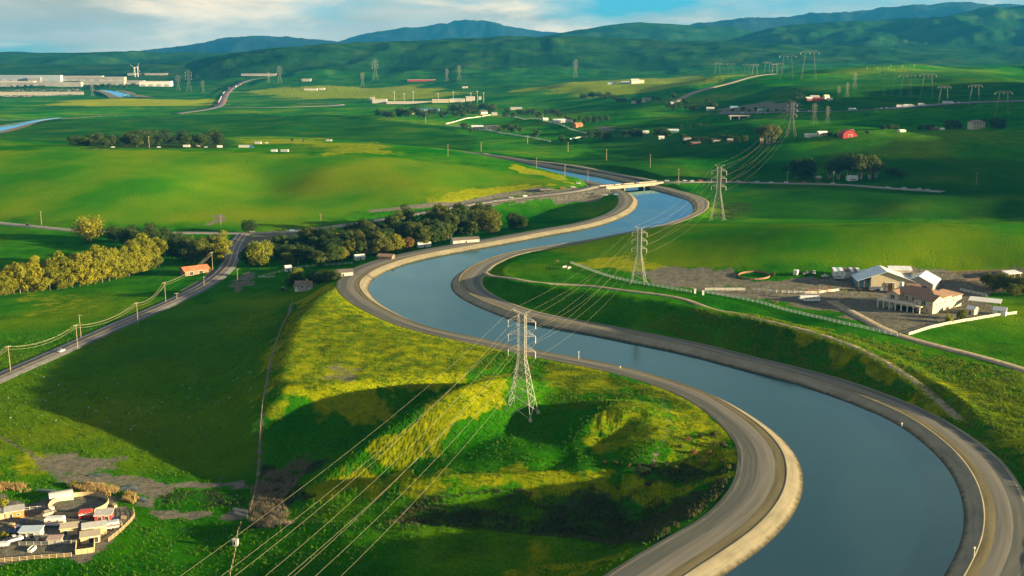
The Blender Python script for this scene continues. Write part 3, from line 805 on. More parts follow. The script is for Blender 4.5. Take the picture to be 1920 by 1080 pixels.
# pair the edges by nearest points so that the cross strips do not fold
pair = []
for i in range(0, len(WL), 2):
    d = np.hypot(WR[:, 0] - WL[i, 0], WR[:, 1] - WL[i, 1]); pair.append(d.argmin())
pair = np.maximum.accumulate(np.array(pair)); Lw = WL[::2]
from mathutils.geometry import tessellate_polygon
pl = resample(np.vstack([WL + nL * 1.5, (WR + nR * 1.5)[::-1]]), 6.0)
tri = tessellate_polygon([[Vector((p[0], p[1], 0)) for p in pl]])
me = mesh_from('canal_water', np.column_stack([pl, np.zeros(len(pl))]), [tuple(t) for t in tri], water, False)
bm = bmesh.new(); bm.from_mesh(me); bmesh.ops.recalc_face_normals(bm, faces=bm.faces)
if bm.faces and sum(f.normal.z for f in bm.faces) < 0: bmesh.ops.reverse_faces(bm, faces=bm.faces)
bm.to_mesh(me); bm.free()
new_obj('canal_water', me, kind='structure')
for side, line, nrm, B, flip in (('left', WL, nL, BL, True), ('right', WR, nR, BR, False)):
    wob = 0.5 * fbm(np.arange(len(line)) / 22.0, np.full(len(line), 3.3 if side == 'left' else 8.8), 3)
    o0, o1 = LINW, LINW + 0.7
    o2 = LINW + 0.25 * B + wob * .5; o3 = LINW + 0.60 * B + wob; o35 = LINW + 0.91 * B + wob * 1.2; o4 = LINW + B + 0.3 + wob * 1.4
    o2 = np.maximum(o2, o1 + 0.4)
    sweep('canal_lining', line, nrm, [(-6, -3.0), (0, 0.0), (LINW, CREST), (LINW + 0.4, CREST + 0.03), (LINW + 0.42, CREST - 0.5)], M_lining, flip=flip)
    sweep('bank_verge', line, nrm, [(LINW + 0.35, CREST - 0.05), (o2 * 0.5 + LINW * 0.5 + 0.3, CREST + 0.02), (o2, CREST - 0.06)], M_verge, flip=flip)
    sweep('bank_road', line, nrm, [(o2 - 0.05, CREST - 0.055), ((o2 + o3) / 2, CREST + 0.05), (o3, CREST - 0.06)], M_track, flip=flip)
    sweep('bank_shoulder', line, nrm, [(o3 - 0.05, CREST - 0.055), (o35, CREST - 0.14)], M_shoulder, flip=flip)
    sweep('bank_edge', line, nrm, [(o35 - 0.05, CREST - 0.135), (o4 - 0.3, CREST - 0.2), (o4 + 0.9, 1.65), (o4 + 2.0, 0.0)], M_edge, flip=flip)

# ------------------------------------------------------------------ roads
M_asph = material('asphalt', (0.10, 0.10, 0.098), 0.9, 0.2, var=0.22, vscale=0.25)
M_track2 = material('packed_earth', (0.22, 0.185, 0.125), 0.95, 0.1, var=0.3, vscale=0.4, bump=0.05)
M_white = material('white_paint', (0.5, 0.5, 0.47), 0.6, var=0.1)
M_yellow = material('yellow_paint', (0.62, 0.40, 0.06), 0.6, var=0.1)
M_conc = material('pale_concrete', (0.38, 0.345, 0.27), 0.9, 0.2, var=0.15, vscale=0.2)
def lay_road(key, mat, name, crown=0.0, lift=0.28, lines=()):
    T, w = ROADS[key]
    n = normals2(T)
    l = lift + T[:, 1] * 0.00035
    z = T[:, 2] + l
    ob = sweep(name, T, n, [(-w / 2 - 0.8, z - 0.9), (-w / 2, z), (0, z + crown), (w / 2, z), (w / 2 + 0.8, z - 0.9)], mat, flip=True)
    for off, lw, m_, nm in lines:
        sweep(nm, T, n, [(off - lw / 2, z + 0.02 + crown * (1 - abs(2 * off / w))), (off + lw / 2, z + 0.02 + crown * (1 - abs(2 * off / w)))], m_, kind=None, parent=ob, flip=True)
    return ob
lay_road('main', M_asph, 'road', 0.05, 0.3, [(-3.9, 0.28, M_white, 'edge_line'), (3.9, 0.28, M_white, 'edge_line'), (-0.22, 0.2, M_yellow, 'centre_line'), (0.22, 0.2, M_yellow, 'centre_line')])
M_asph2 = material('worn_asphalt', (0.19, 0.175, 0.15), 0.9, 0.2, var=0.2, vscale=0.2)
lay_road('west', M_asph2, 'road')
lay_road('cross', M_asph2, 'road', lines=[(0, 0.3, M_yellow, 'centre_line')])
lay_road('east', M_asph2, 'road')
lay_road('trail', M_track2, 'path', lift=0.12)
lay_road('drive', M_track2, 'path', lift=0.15)
lay_road('hill_road', M_track2, 'path', lift=0.5)
lay_road('freeway', M_asph, 'freeway', 0.1, 1.2, [(-11.8, 0.7, M_white, 'edge_line'), (11.8, 0.7, M_white, 'edge_line')])
lay_road('far_highway', M_asph, 'freeway', 0.1, 2.0)
lay_road('far_lane', M_asph2, 'road', 0.1, 1.5)
lay_road('canal_road', M_track, 'path', 0.05, 0.4)

# ------------------------------------------------------------------ trees
ORD = ['first', 'second', 'third', 'fourth', 'fifth', 'sixth', 'seventh', 'eighth', 'ninth', 'tenth', 'eleventh', 'twelfth', 'thirteenth', 'fourteenth', 'fifteenth', 'sixteenth', 'seventeenth', 'eighteenth', 'nineteenth', 'twentieth']
ORD2 = ORD + ['twenty-first', 'twenty-second', 'twenty-third', 'twenty-fourth', 'twenty-fifth', 'twenty-sixth', 'twenty-seventh']
def leaf_material(name, c0, c1, c2, trans=0.35):
    m = bpy.data.materials.new(name); m.use_nodes = True
    t = m.node_tree; t.nodes.clear()
    o = N(t, 'ShaderNodeOutputMaterial'); d = N(t, 'ShaderNodeBsdfPrincipled'); tr = N(t, 'ShaderNodeBsdfTranslucent'); mx = N(t, 'ShaderNodeMixShader')
    d.inputs['Roughness'].default_value = 0.75; d.inputs['Specular IOR Level'].default_value = 0.15
    mx.inputs[0].default_value = trans
    gi = N(t, 'ShaderNodeNewGeometry'); oi = N(t, 'ShaderNodeObjectInfo')
    r = N(t, 'ShaderNodeValToRGB'); r.color_ramp.elements.new(0.5)
    for e, p, c in zip(r.color_ramp.elements, (0.0, 0.5, 1.0), (c0, c1, c2)): e.position = p; e.color = (*c, 1)
    md = N(t, 'ShaderNodeMath', operation='MULTIPLY_ADD'); md.inputs[1].default_value = 0.55
    t.links.new(gi.outputs['Random Per Island'], md.inputs[0])
    m2 = N(t, 'ShaderNodeMath', operation='MULTIPLY'); m2.inputs[1].default_value = 0.45; t.links.new(oi.outputs['Random'], m2.inputs[0]); t.links.new(m2.outputs[0], md.inputs[2])
    t.links.new(md.outputs[0], r.inputs[0])
    t.links.new(r.outputs[0], d.inputs['Base Color']); t.links.new(r.outputs[0], tr.inputs['Color'])
    t.links.new(d.outputs[0], mx.inputs[1]); t.links.new(tr.outputs[0], mx.inputs[2]); t.links.new(mx.outputs[0], o.inputs[0])
    return m
LEAF = {
 'gold': leaf_material('leaves_spring_gold', (0.09, 0.115, 0.006), (0.18, 0.185, 0.008), (0.29, 0.26, 0.015)),
 'dark': leaf_material('leaves_dark', (0.016, 0.042, 0.008), (0.036, 0.068, 0.011), (0.068, 0.095, 0.016)),
 'olive': leaf_material('leaves_olive', (0.04, 0.068, 0.010), (0.085, 0.105, 0.014), (0.15, 0.15, 0.022)),
 'rust': leaf_material('leaves_rust', (0.10, 0.08, 0.02), (0.20, 0.12, 0.03), (0.26, 0.16, 0.05)),
 'lime': leaf_material('leaves_lime', (0.10, 0.14, 0.01), (0.20, 0.22, 0.012), (0.30, 0.28, 0.02)),
 'straw': leaf_material('stems_straw', (0.16, 0.11, 0.045), (0.30, 0.21, 0.08), (0.42, 0.31, 0.13), 0.2),
 'reed': leaf_material('stems_grey_brown', (0.12, 0.10, 0.07), (0.22, 0.18, 0.12), (0.34, 0.28, 0.20), 0.2),
}
M_bark = material('bark', (0.11, 0.085, 0.06), 0.95, 0.1, var=0.3, vscale=6)
M_palebark = material('pale_bark', (0.34, 0.29, 0.22), 0.9, 0.1, var=0.3, vscale=6)
def crown_mesh(name, rs, n, lobes, env, zc, zr, size, mat, droop=0.0):
    """leaf clumps on the shells of many small lobes inside an uneven crown envelope; unit tree height"""
    r_ = np.random.default_rng(rs)
    cs = []
    while len(cs) < lobes:
        p = r_.uniform(-1, 1, 3)
        q = np.linalg.norm(p)
        if 0.35 < q < 1: cs.append(p * np.array([env, env, zr]) * (0.72 + 0.2 * r_.random()) + [0, 0, zc])
    cs = np.array(cs); rad = r_.uniform(0.55, 1.0, lobes) * env * 0.55
    which = r_.choice(lobes, n, p=rad ** 2 / (rad ** 2).sum())
    d = r_.normal(size=(n, 3)); d /= np.linalg.norm(d, axis=1)[:, None]
    rr = r_.uniform(0.5, 1.08, n) ** 0.6
    pos = cs[which] + d * (rad[which] * rr)[:, None] * np.array([1, 1, 0.85])
    pos[:, 2] -= droop * np.hypot(pos[:, 0], pos[:, 1])
    pos[:, 2] = np.maximum(pos[:, 2], 0.02)
    nr = d + r_.normal(size=(n, 3)) * 0.5; nr /= np.linalg.norm(nr, axis=1)[:, None]
    a = np.cross(nr, r_.normal(size=(n, 3))); a /= np.linalg.norm(a, axis=1)[:, None]
    b = np.cross(nr, a)
    s = size * r_.uniform(0.6, 1.5, n)[:, None]
    Vv = np.stack([pos - a * s, pos + b * s * 0.7, pos + a * s, pos - b * s * 0.7], 1).reshape(-1, 3)
    F = np.arange(n * 4).reshape(n, 4)
    return mesh_from(name, Vv, F, mat)
def trunk_mesh(name, rs, top, r0, spread, mat, stems=1):
    r_ = random.Random(rs); b = MB()
    for s in range(stems):
        ox = 0 if stems == 1 else 0.05 * math.cos(s * 2.4); oy = 0 if stems == 1 else 0.05 * math.sin(s * 2.4)
        p0 = Vector((ox, oy, -0.06)); p1 = Vector((ox * 2 + r_.uniform(-.02, .02), oy * 2, top * 0.45)); p2 = Vector((ox * 2.6 + r_.uniform(-.04, .04), oy * 2.6 + r_.uniform(-.03, .03), top))
        b.tube(p0, p1, r0, r0 * 0.7, 7); b.tube(p1, p2, r0 * 0.7, r0 * 0.25, 6)
        for k in range(5):
            q = p1.lerp(p2, r_.uniform(0, 0.8)); an = r_.uniform(0, 6.28)
            b.tube(q, q + Vector((math.cos(an) * spread, math.sin(an) * spread, r_.uniform(0.1, 0.25))), r0 * 0.35, r0 * 0.1, 5)
    return b.mesh(name, mat)
TREEPROTO = {}
def tree_meshes(kind, v, tone, lod):
    key = (kind, v, tone, lod)
    if key in TREEPROTO: return TREEPROTO[key]
    n = {0: 4200, 1: 1500, 2: 420}[lod]; sz = {0: 0.020, 1: 0.030, 2: 0.052}[lod]
    rs = hash((kind, v)) % 1000 if False else {'tall': 10, 'round': 40, 'euc': 70, 'bush': 100, 'broad': 130}[kind] + v
    if kind == 'tall': cr = crown_mesh('crown', rs, n, 26, 0.27, 0.50, 0.49, sz, LEAF[tone]); tk = trunk_mesh('trunk', rs, 0.75, 0.022, 0.12, M_bark)
    elif kind == 'round': cr = crown_mesh('crown', rs, n, 26, 0.42, 0.50, 0.46, sz * 1.15, LEAF[tone]); tk = trunk_mesh('trunk', rs, 0.6, 0.03, 0.2, M_bark)
    elif kind == 'broad': cr = crown_mesh('crown', rs, n, 30, 0.62, 0.55, 0.40, sz * 1.4, LEAF[tone]); tk = trunk_mesh('trunk', rs, 0.55, 0.035, 0.3, M_bark, 2)
    elif kind == 'euc': cr = crown_mesh('crown', rs, n, 20, 0.44, 0.64, 0.34, sz * 1.15, LEAF[tone]); tk = trunk_mesh('trunk', rs, 0.7, 0.03, 0.22, M_palebark, 3)
    else: cr = crown_mesh('crown', rs, n // 2, 14, 0.62, 0.45, 0.45, sz * 2.2, LEAF[tone]); tk = trunk_mesh('trunk', rs, 0.4, 0.04, 0.2, M_bark, 3)
    TREEPROTO[key] = (cr, tk); return cr, tk
tree_count = [0]
FAR_V, FAR_F = ([], []), ([], [])
FAR_MASS = {'trees along the far car park', 'trees before the far warehouses', 'trees beyond the far warehouses', 'clump left of the overpass', 'trees above the freeway', 'hedge below the overpass', 'hedge left of the tan farmhouse', 'trees around the tan farmhouse', 'trees above the paddock', 'trees around the blue roofed shed', 'trees in front of the blue roofed shed'}
def tree(px, py, h, kind, tone, label, group=None, name='tree', lod=None, metres=None, at=None, wide=1.0, cat=None):
    """h: height in photograph pixels (or metres if given)"""
    p = P(px, py) if at is None else np.asarray(at)
    H = metres or h * p[1] / FOC
    if lod is None: lod = 0 if p[1] < 1000 else (1 if p[1] < 1700 else 2)
    tree_count[0] += 1
    cr, tk = tree_meshes(kind, tree_count[0] % 4, tone, lod)
    if group in FAR_MASS:            # past the 300 largest: the farthest clumps are kept as one mass
        rz = random.uniform(0, 6.28); ca, sa = math.cos(rz), math.sin(rz)
        for m_, k in ((cr, 0), (tk, 1)):
            v = np.empty(len(m_.vertices) * 3, np.float32); m_.vertices.foreach_get('co', v); v = v.reshape(-1, 3)
            v = np.column_stack([(v[:, 0] * ca - v[:, 1] * sa) * H * wide + p[0], (v[:, 0] * sa + v[:, 1] * ca) * H * wide + p[1], v[:, 2] * H + p[2]])
            FAR_V[k].append(v); FAR_F[k].append([tuple(q.vertices) for q in m_.polygons])
        return None
    e = empty(name, (p[0], p[1], p[2] - 0.05), random.uniform(0, 6.28), label, cat or ('shrub' if kind == 'bush' else 'tree'), group)
    e.scale = (H * wide, H * wide, H)
    new_obj('crown', cr, e)
    new_obj('trunk', tk, e)
    return e
# sunlit row on the left
row = [(-20,556,62),(0,554,56),(26,551,58),(52,548,57),(80,546,60),(108,543,58),(136,539,60),(164,535,58),(192,530,59),(218,524,57),(242,518,56),(265,511,54),(287,504,52)]
row += [(-14,556,62),(14,552,60),(38,550,62),(66,547,62),(94,544,64),(122,541,63),(150,537,62),(178,532,62),(205,527,62),(230,521,62),(254,514,60),(276,507,58),(298,500,54)]
row = sorted(row)[1:]
for i, (x, y, h) in enumerate(row):
    lab = 'tree cut by the left edge, start of the golden sunlit row' if i == 0 else 'golden sunlit tree, %s from the left edge in the long row beside the dark grove' % ORD2[i - 1]
    tree(x, y, h * random.uniform(0.95, 1.3), 'tall', 'gold', lab, 'golden sunlit tree row', wide=random.uniform(.9, 1.15))
for i, x in enumerate(range(0, 306, 18)):
    tree(x, 553 - 0.17 * x + random.uniform(-2, 2), 32, 'bush', 'olive', 'dark green shrub at the foot of the golden tree row', 'undergrowth along the golden tree row', name='shrub', wide=0.9)
tree(168, 452, 47, 'broad', 'gold', 'broad golden-green tree standing alone beside the western road', wide=1.0)
grove = [(214,452,34),(236,462,40),(262,470,46),(286,466,50),(300,476,44),(322,486,46),(342,490,44),(362,496,46),(250,448,30),(282,446,32),(312,460,40),(338,470,40),(352,478,40)]
for x, y, h in grove:
    w_ = 'upper edge' if y < 456 else 'left part' if x < 290 else 'right part'
    tree(x, y, h, 'round', 'dark', 'dark shaded tree in the %s of the grove left of the junction' % w_, 'dark grove, ' + w_)
for i, (x, y, h, tone) in enumerate([(378,496,56,'olive'),(396,492,60,'olive'),(414,490,60,'gold'),(356,486,50,'olive')]):
    tree(x, y, h, 'tall', tone, 'grey-green tree beside the bend of the road, behind the rust roofed barn', 'trees behind the rust roofed barn', wide=1.2)
tree(488, 500, 54, 'round', 'lime', 'tall sunlit yellow-green tree right of the road junction', wide=1.15)
tree(466, 498, 40, 'round', 'dark', 'dark tree left of the tall yellow-green tree at the junction')
tree(468, 437, 26, 'broad', 'dark', 'low dark tree at the foot of the big field above the junction')
# long belt between the junction and the canal bank
front = [(515,500),(600,500),(650,492),(700,482),(760,472),(830,456),(900,440),(985,432)]
back = [(515,462),(600,458),(650,450),(700,440),(760,432),(830,424),(900,416),(985,418)]
fx = [a for a, b in front]; rs = random.Random(3)
for k in range(104):
    x = 515 + 470 * (k + rs.random()) / 104
    y0 = np.interp(x, fx, [b for a, b in front]); y1 = np.interp(x, fx, [b for a, b in back])
    f = rs.random() ** 0.8; y = y1 + (y0 - y1) * f
    hh = (np.interp(x, [515, 620, 700, 860, 920, 945, 985], [36, 42, 50, 50, 48, 24, 28])) * rs.uniform(0.75, 1.1)
    if 925 < x < 955: continue
    tone = rs.choice(['olive', 'dark', 'dark'])
    sec = min(int((x - 515) / 52), 8)
    where = ['just right of the junction', 'above the white post fence', 'behind the white cottage', 'above the sharp canal bend', 'behind the small bright tree', 'around the rust coloured tree', 'below the roadside lot', 'at the tall canal end', 'before the canal bend'][sec]
    col_ = 'olive' if tone == 'olive' else 'dark'
    rowp = 'front row' if f > .5 else 'back row'
    lab, gr = '%s tree in the %s of the belt, %s' % (col_, rowp, where), '%s belt trees, %s %s' % (col_, rowp, where)
    tree(x, y, hh, rs.choice(['tall', 'round', 'tall']), tone, lab, gr, wide=1.2)
for x, y, h, tone, lab in [(636,492,34,'gold','golden-green tree at the front of the belt above the canal bend'), (682,480,30,'lime','small bright yellow-green tree at the front of the belt'), (652,484,26,'lime','bright yellow-green bushy tree left of the small bright one'),
      (766,470,28,'rust','rust coloured tree at the front of the belt beside the canal bank'), (738,474,40,'gold','golden topped tree left of the rust coloured tree'), (720,478,42,'olive','olive tree behind the parked cars at the front of the belt'), (556,530,32,'lime','yellow-green tree beside the white cottage'), (604,526,22,'lime','yellow-green bush behind the white cottage roof')]:
    tree(x, y, h, 'round', tone, lab, wide=1.1)
for x, y in [(545,536),(560,533),(585,528),(598,532),(615,528),(628,524)]:
    tree(x, y, 22, 'bush', 'dark', 'dark shrub massed behind the white cottage', 'shrubs around the white cottage', name='shrub')
# far clumps: (list of x, y, h), tone, label, group
def clump(pts, kind, tone, label, group, wide=1.0, lod=None):
    for x, y, h in pts: tree(x, y, h, kind, tone, label, group, wide=wide, lod=lod)
def spread(x0, x1, y0, y1, n, h0, h1, seed):
    r_ = random.Random(seed)
    return [(x0 + (x1 - x0) * (i + r_.random()) / n, r_.uniform(y0, y1), r_.uniform(h0, h1)) for i in range(n)]
clump(spread(140, 230, 268, 275, 12, 16, 24, 1), 'round', 'dark', 'dark tree in the left half of the long clump beyond the big field', 'clump beyond the big field, left half', 1.3, 1)
for k_, w_ in enumerate(['left of the thin pole', 'behind the thin pole', 'above the small white trailers', 'at the tall right end']):
    clump(spread(230 + 46 * k_, 276 + 46 * k_, 266, 277, 5 + k_ % 2, 18, 30, 20 + k_), 'round', 'dark', 'dark tree in the long clump beyond the big field, ' + w_, 'clump beyond the big field, ' + w_, 1.2, 1)
clump([(548,265,7),(568,266,5)], 'round', 'dark', 'tiny dark tree left of the white box trailer', 'tiny trees by the trailer')
clump(spread(708, 800, 214, 222, 11, 12, 20, 3), 'round', 'dark', 'dark tree in the clump around the blue roofed shed', 'trees around the blue roofed shed', 1.2)
clump(spread(805, 880, 214, 222, 9, 10, 16, 4), 'round', 'dark', 'dark tree in front of the blue roofed shed', 'trees in front of the blue roofed shed', 1.2)
clump(spread(845, 925, 205, 214, 12, 14, 20, 5), 'round', 'dark', 'dark tree in the dense clump right of the blue roofed shed', 'dense clump right of the blue shed', 1.2)
clump(spread(940, 1055, 213, 222, 13, 9, 14, 6), 'round', 'dark', 'dark tree in the line above the white fenced paddock', 'trees above the paddock', 1.2)
clump(spread(1060, 1140, 226, 233, 10, 9, 14, 7), 'round', 'dark', 'dark tree right of the upper paddock corner', 'trees by the paddock corner', 1.2)
clump([(872,243,14),(868,240,12),(882,247,8)], 'round', 'dark', 'dark tree at the left end of the paddock farmhouse', 'trees left of the paddock farmhouse', 1.2)
clump(spread(935, 978, 243, 249, 7, 11, 16, 8), 'round', 'dark', 'dark tree at the right end of the paddock farmhouse', 'trees right of the paddock farmhouse', 1.1)
tree(1005, 259, 19, 'round', 'dark', 'lone dark tree standing inside the white fenced paddock', wide=1.2)
clump([(1052,266,14),(1066,267,9),(1078,267,8)], 'round', 'dark', 'dark tree along the lower corner of the paddock', 'trees at the lower paddock corner', 1.2)
clump(spread(1090, 1150, 258, 268, 6, 12, 18, 9), 'round', 'dark', 'dark tree in the clump right of the paddock', 'clump right of the paddock', 1.3)
clump([(1172,258,18),(1188,259,21),(1200,258,18)], 'round', 'dark', 'dark tree in the round clump left of the grey farm shed', 'round clump by the farm shed', 1.2)
clump([(1232,256,17),(1244,257,21),(1254,256,14)], 'round', 'dark', 'dark tree beside the small white shed in the middle distance', 'trees beside the small white shed', 1.2)
clump(spread(1088, 1150, 182, 187, 9, 7, 12, 10), 'round', 'dark', 'dark tree in the long hedge left of the tan farmhouse', 'hedge left of the tan farmhouse', 1.4)
clump(spread(1155, 1240, 184, 196, 10, 6, 10, 11), 'round', 'dark', 'dark tree around the tan hillside farmhouse', 'trees around the tan farmhouse', 1.4)
clump(spread(1250, 1345, 194, 208, 16, 8, 14, 12), 'round', 'dark', 'dark tree in the clump left of the freeway overpass', 'clump left of the overpass', 1.3)
clump(spread(1370, 1470, 206, 212, 9, 5, 9, 13), 'round', 'dark', 'low dark tree above the freeway beside the overhead sign', 'trees above the freeway', 1.3)
clump([(1262,184,12),(1480,196,10),(1498,188,17),(1492,190,12),(1510,190,8)], 'round', 'dark', 'dark tree beside the red and white yard on the hill', 'trees beside the hill yard', 1.2)
clump(spread(1275, 1330, 236, 240, 6, 4, 7, 14), 'round', 'dark', 'low dark shrub in the hedge below the overpass', 'hedge below the overpass', 1.6)
clump(spread(1270, 1400, 262, 272, 11, 8, 15, 15), 'round', 'dark', 'dark tree in the farmyard row left of the tall eucalyptus', 'farmyard row left of the eucalyptus', 1.3)
for i, (x, y, h) in enumerate([(1428,269,34),(1440,270,36),(1452,268,30)]):
    tree(x, y, h, 'euc', 'olive', 'tall eucalyptus in the pale trunked trio left of the lattice pylon', 'eucalyptus trio', wide=1.0)
for i, (x, y, h) in enumerate([(1492,336,42),(1508,337,46),(1518,336,40)]):
    tree(x, y, h, 'tall', 'dark', 'tall dark tree in the tight clump left of the roadside shed', 'tight clump left of the roadside shed', wide=1.3)
for i, (x, y, h) in enumerate([(1556,334,36),(1572,336,40),(1592,335,46),(1612,336,46),(1630,335,42),(1642,333,32)]):
    tree(x, y, h, 'euc', 'olive' if i > 2 else 'dark', 'large eucalyptus in the grove behind the roadside shed', 'eucalyptus grove behind the roadside shed', wide=1.05)
clump([(1664,327,14),(1678,330,18),(1690,333,16),(1472,320,12)], 'round', 'dark', 'small dark tree right of the eucalyptus grove', 'small trees by the eucalyptus grove', 1.3)
clump([(1655,244,11),(1668,244,13),(1680,244,11)], 'round', 'dark', 'dark tree in the hedge on the hillside left of the cream farmhouse', 'hillside hedge', 1.5)
clump([(1726,244,11),(1738,244,13),(1746,243,10)], 'round', 'dark', 'dark tree beside the small red roofed shed on the hillside', 'trees by the red roofed shed', 1.3)
clump([(1778,241,19),(1790,241,18),(1800,241,12)], 'round', 'dark', 'dark tree in the clump left of the cream farmhouse', 'clump left of the cream farmhouse', 1.2)
clump([(1842,238,18),(1864,241,24),(1876,242,22)], 'round', 'dark', 'dark tree in the clump right of the cream farmhouse', 'clump right of the cream farmhouse', 1.2)
clump([(1555,256,11),(1565,257,7),(1626,252,9)], 'round', 'dark', 'dark tree between the white shed and the red barn', 'trees by the red barn', 1.2)
clump(spread(0, 90, 163, 165, 9, 4, 6, 16), 'round', 'dark', 'dark tree in the line along the far car park', 'trees along the far car park', 1.5)
clump(spread(158, 250, 162, 166, 12, 5, 8, 17), 'round', 'dark', 'dark tree in the line before the far white warehouses', 'trees before the far warehouses', 1.5)
clump(spread(180, 320, 136, 142, 12, 3, 5, 18), 'round', 'dark', 'tiny dark tree beyond the far warehouses', 'trees beyond the far warehouses', 1.6)
# ranch planting
for i, (x, y, h) in enumerate([(1850,536,30),(1862,545,28),(1874,542,36),(1890,545,34),(1900,556,30),(1908,548,36),(1924,552,36)]):
    tree(x, y, h, 'round', 'olive', 'olive tree in the clump at the right edge behind the tiled house', 'clump behind the tiled house', wide=1.15)
tree(1780, 606, 20, 'bush', 'lime', 'round yellow-green shrub, left of the pair below the tiled house', name='shrub', wide=0.75)
tree(1802, 599, 22, 'bush', 'olive', 'round olive shrub, right of the pair below the tiled house', name='shrub', wide=0.75)
tree(1812, 582, 14, 'bush', 'gold', 'golden shrub against the lit wall of the tiled house', name='shrub', wide=0.6)
tree(1694, 563, 14, 'bush', 'dark', 'dark shrub at the left corner of the tiled house', name='shrub', wide=0.7)
tree(1450, 518, 12, 'bush', 'olive', 'lone shrub between the red round pen and the parked trucks', name='shrub', wide=0.7)
tree(532, 432, 5, 'bush', 'dark', 'small shrub beside the blue car at the junction', name='shrub')

Vv, F, mi, base = [], [], [], 0
for k in (0, 1):
    for v, f in zip(FAR_V[k], FAR_F[k]):
        Vv.append(v); F += [tuple(i + base for i in q) for q in f]; mi += [k] * len(f); base += len(v)
tag(new_obj('distant_trees', mesh_from('distant_trees', np.vstack(Vv), F, [LEAF['dark'], M_bark], False, mi)), 'small dark trees scattered round the farthest farms and warehouses', 'trees', None, 'stuff')

# ------------------------------------------------------------------ pylons and lines
M_steel = material('galvanised_steel', (0.42, 0.40, 0.35), 0.6, 0.4, metal=0.15, var=0.12)
M_farsteel = material('weathered_steel', (0.20, 0.195, 0.175), 0.8, 0.2, var=0.12)
M_ins = material('insulator_porcelain', (0.52, 0.50, 0.47), 0.35, 0.5)
M_wood = material('pole_wood', (0.30, 0.23, 0.15), 0.9, 0.1, var=0.25, vscale=3)
M_wire = material('aluminium_cable', (0.42, 0.37, 0.24), 0.45, 0.5, metal=0.3, var=0.05)
def lattice_pylon(name, loc, rz, H, label, group, thick=0.2, lod=0):
    M_steel = globals()['M_steel'] if lod == 0 else M_farsteel
    s = H / 40.0
    e = empty(name, loc, rz, label, 'pylon', group)
    hw = lambda z: (5.0 + (1.35 - 5.0) * min(z / 22.0, 1.0)) * s if z < 22 else 1.35 * s
    zs = [0, 5.5, 10.2, 14.2, 17.4, 20, 22.4, 25, 28, 31, 34, 36.5, 39] if lod == 0 else [0, 10, 18, 25, 32, 39]
    cor = [(-1, -1), (1, -1), (1, 1), (-1, 1)]
    for cx, cy in cor:
        b = MB()
        for a, c in zip([0, 22, ], [22, 39]):
            b.bar((cx * hw(a), cy * hw(a), (a - (0.6 if a == 0 else 0)) * s if a == 0 else a * s), (cx * hw(c), cy * hw(c), c * s), thick * 1.35)
        leg = b.build('leg', M_steel, e)
    b = MB()
    for k in range(len(zs) - 1):
        a, c = zs[k], zs[k + 1]
        for i in range(4):
            p, q = cor[i], cor[(i + 1) % 4]
            A = lambda w, z: (w[0] * hw(z), w[1] * hw(z), z * s)
            b.bar(A(p, a), A(q, c), thick * .7)
            if lod == 0: b.bar(A(q, a), A(p, c), thick * .7)
            if k > 0: b.bar(A(p, a), A(q, a), thick * .6)
    b.build('bracing', M_steel, e)
    att = []
    for za in (36.3, 30.8, 25.0):
        for sx in (-1, 1):
            b = MB(); tip = (sx * 5.3 * s, 0, za * s)
            for sy in (-1, 1):
                b.bar((sx * hw(30), sy * hw(30), za * s), tip, thick * .8); b.bar((sx * hw(30), sy * hw(30), (za + 2.1) * s), tip, thick * .7)
                for f in (0.33, 0.66):
                    lo = Vector((sx * hw(30), sy * hw(30), za * s)).lerp(Vector(tip), f); up = Vector((sx * hw(30), sy * hw(30), (za + 2.1) * s)).lerp(Vector(tip), f)
                    b.bar(lo, up, thick * .5)
            arm = b.build('cross_arm', M_steel, e)
            b = MB(); b.tube(tip, (tip[0], 0, tip[2] - 2.7 * s), 0.1 * s + 0.04, None, 6)
            for f in range(5): b.tube((tip[0], 0, tip[2] - (0.3 + 0.48 * f) * s), (tip[0], 0, tip[2] - (0.45 + 0.48 * f) * s), 0.2 * s, None, 8)
            b.build('insulator', M_ins, arm)
            att.append((tip[0], 0, tip[2] - 2.7 * s))
    b = MB()
    for sx in (-1, 1):
        for sy in (-1, 1):
            b.bar((sx * hw(39) * .3, sy * hw(39), 39 * s), (sx * 3.7 * s, 0, 40.6 * s), thick * .8)
    b.bar((-3.7 * s, 0, 40.6 * s), (3.7 * s, 0, 40.6 * s), thick)
    for sy in (-1, 1): b.bar((-hw(39), sy * hw(39), 39 * s), (hw(39), sy * hw(39), 39 * s), thick * .8)
    b.build('top_arm', M_steel, e)
    att += [(-3.7 * s, 0, 40.6 * s), (3.7 * s, 0, 40.6 * s)]
    b = MB()
    if lod == 0:
        for cx, cy in cor: b.box((cx * hw(0), cy * hw(0), -0.2), (1.0, 1.0, 1.0))
        b.build('footing', M_conc, e)
    mw = Matrix.Translation(Vector(loc)) @ Matrix.Rotation(rz, 4, 'Z')
    return e, [mw @ Vector(a) for a in att]
def cable(name, a, b_, sag, r, label, group, n=28, cat='power cable'):
    pts = [Vector(a).lerp(Vector(b_), k / n) - Vector((0, 0, sag * 4 * (k / n) * (1 - k / n))) for k in range(n + 1)]
    m = MB()
    d = (Vector(b_) - Vector(a)); d.z = 0; d.normalize(); sd_ = Vector((-d.y, d.x, 0))
    Vv = []
    for p in pts:
        for k in range(4):
            t_ = math.pi / 2 * k + 0.78; Vv.append(p + sd_ * (r * math.cos(t_)) + Vector((0, 0, r * math.sin(t_))))
    F = [(4 * i + k, 4 * i + (k + 1) % 4, 4 * i + 4 + (k + 1) % 4, 4 * i + 4 + k) for i in range(n) for k in range(4)]
    o = new_obj(name, mesh_from(name, [tuple(v) for v in Vv], F, M_wire, True))
    return tag(o, label, cat, group)
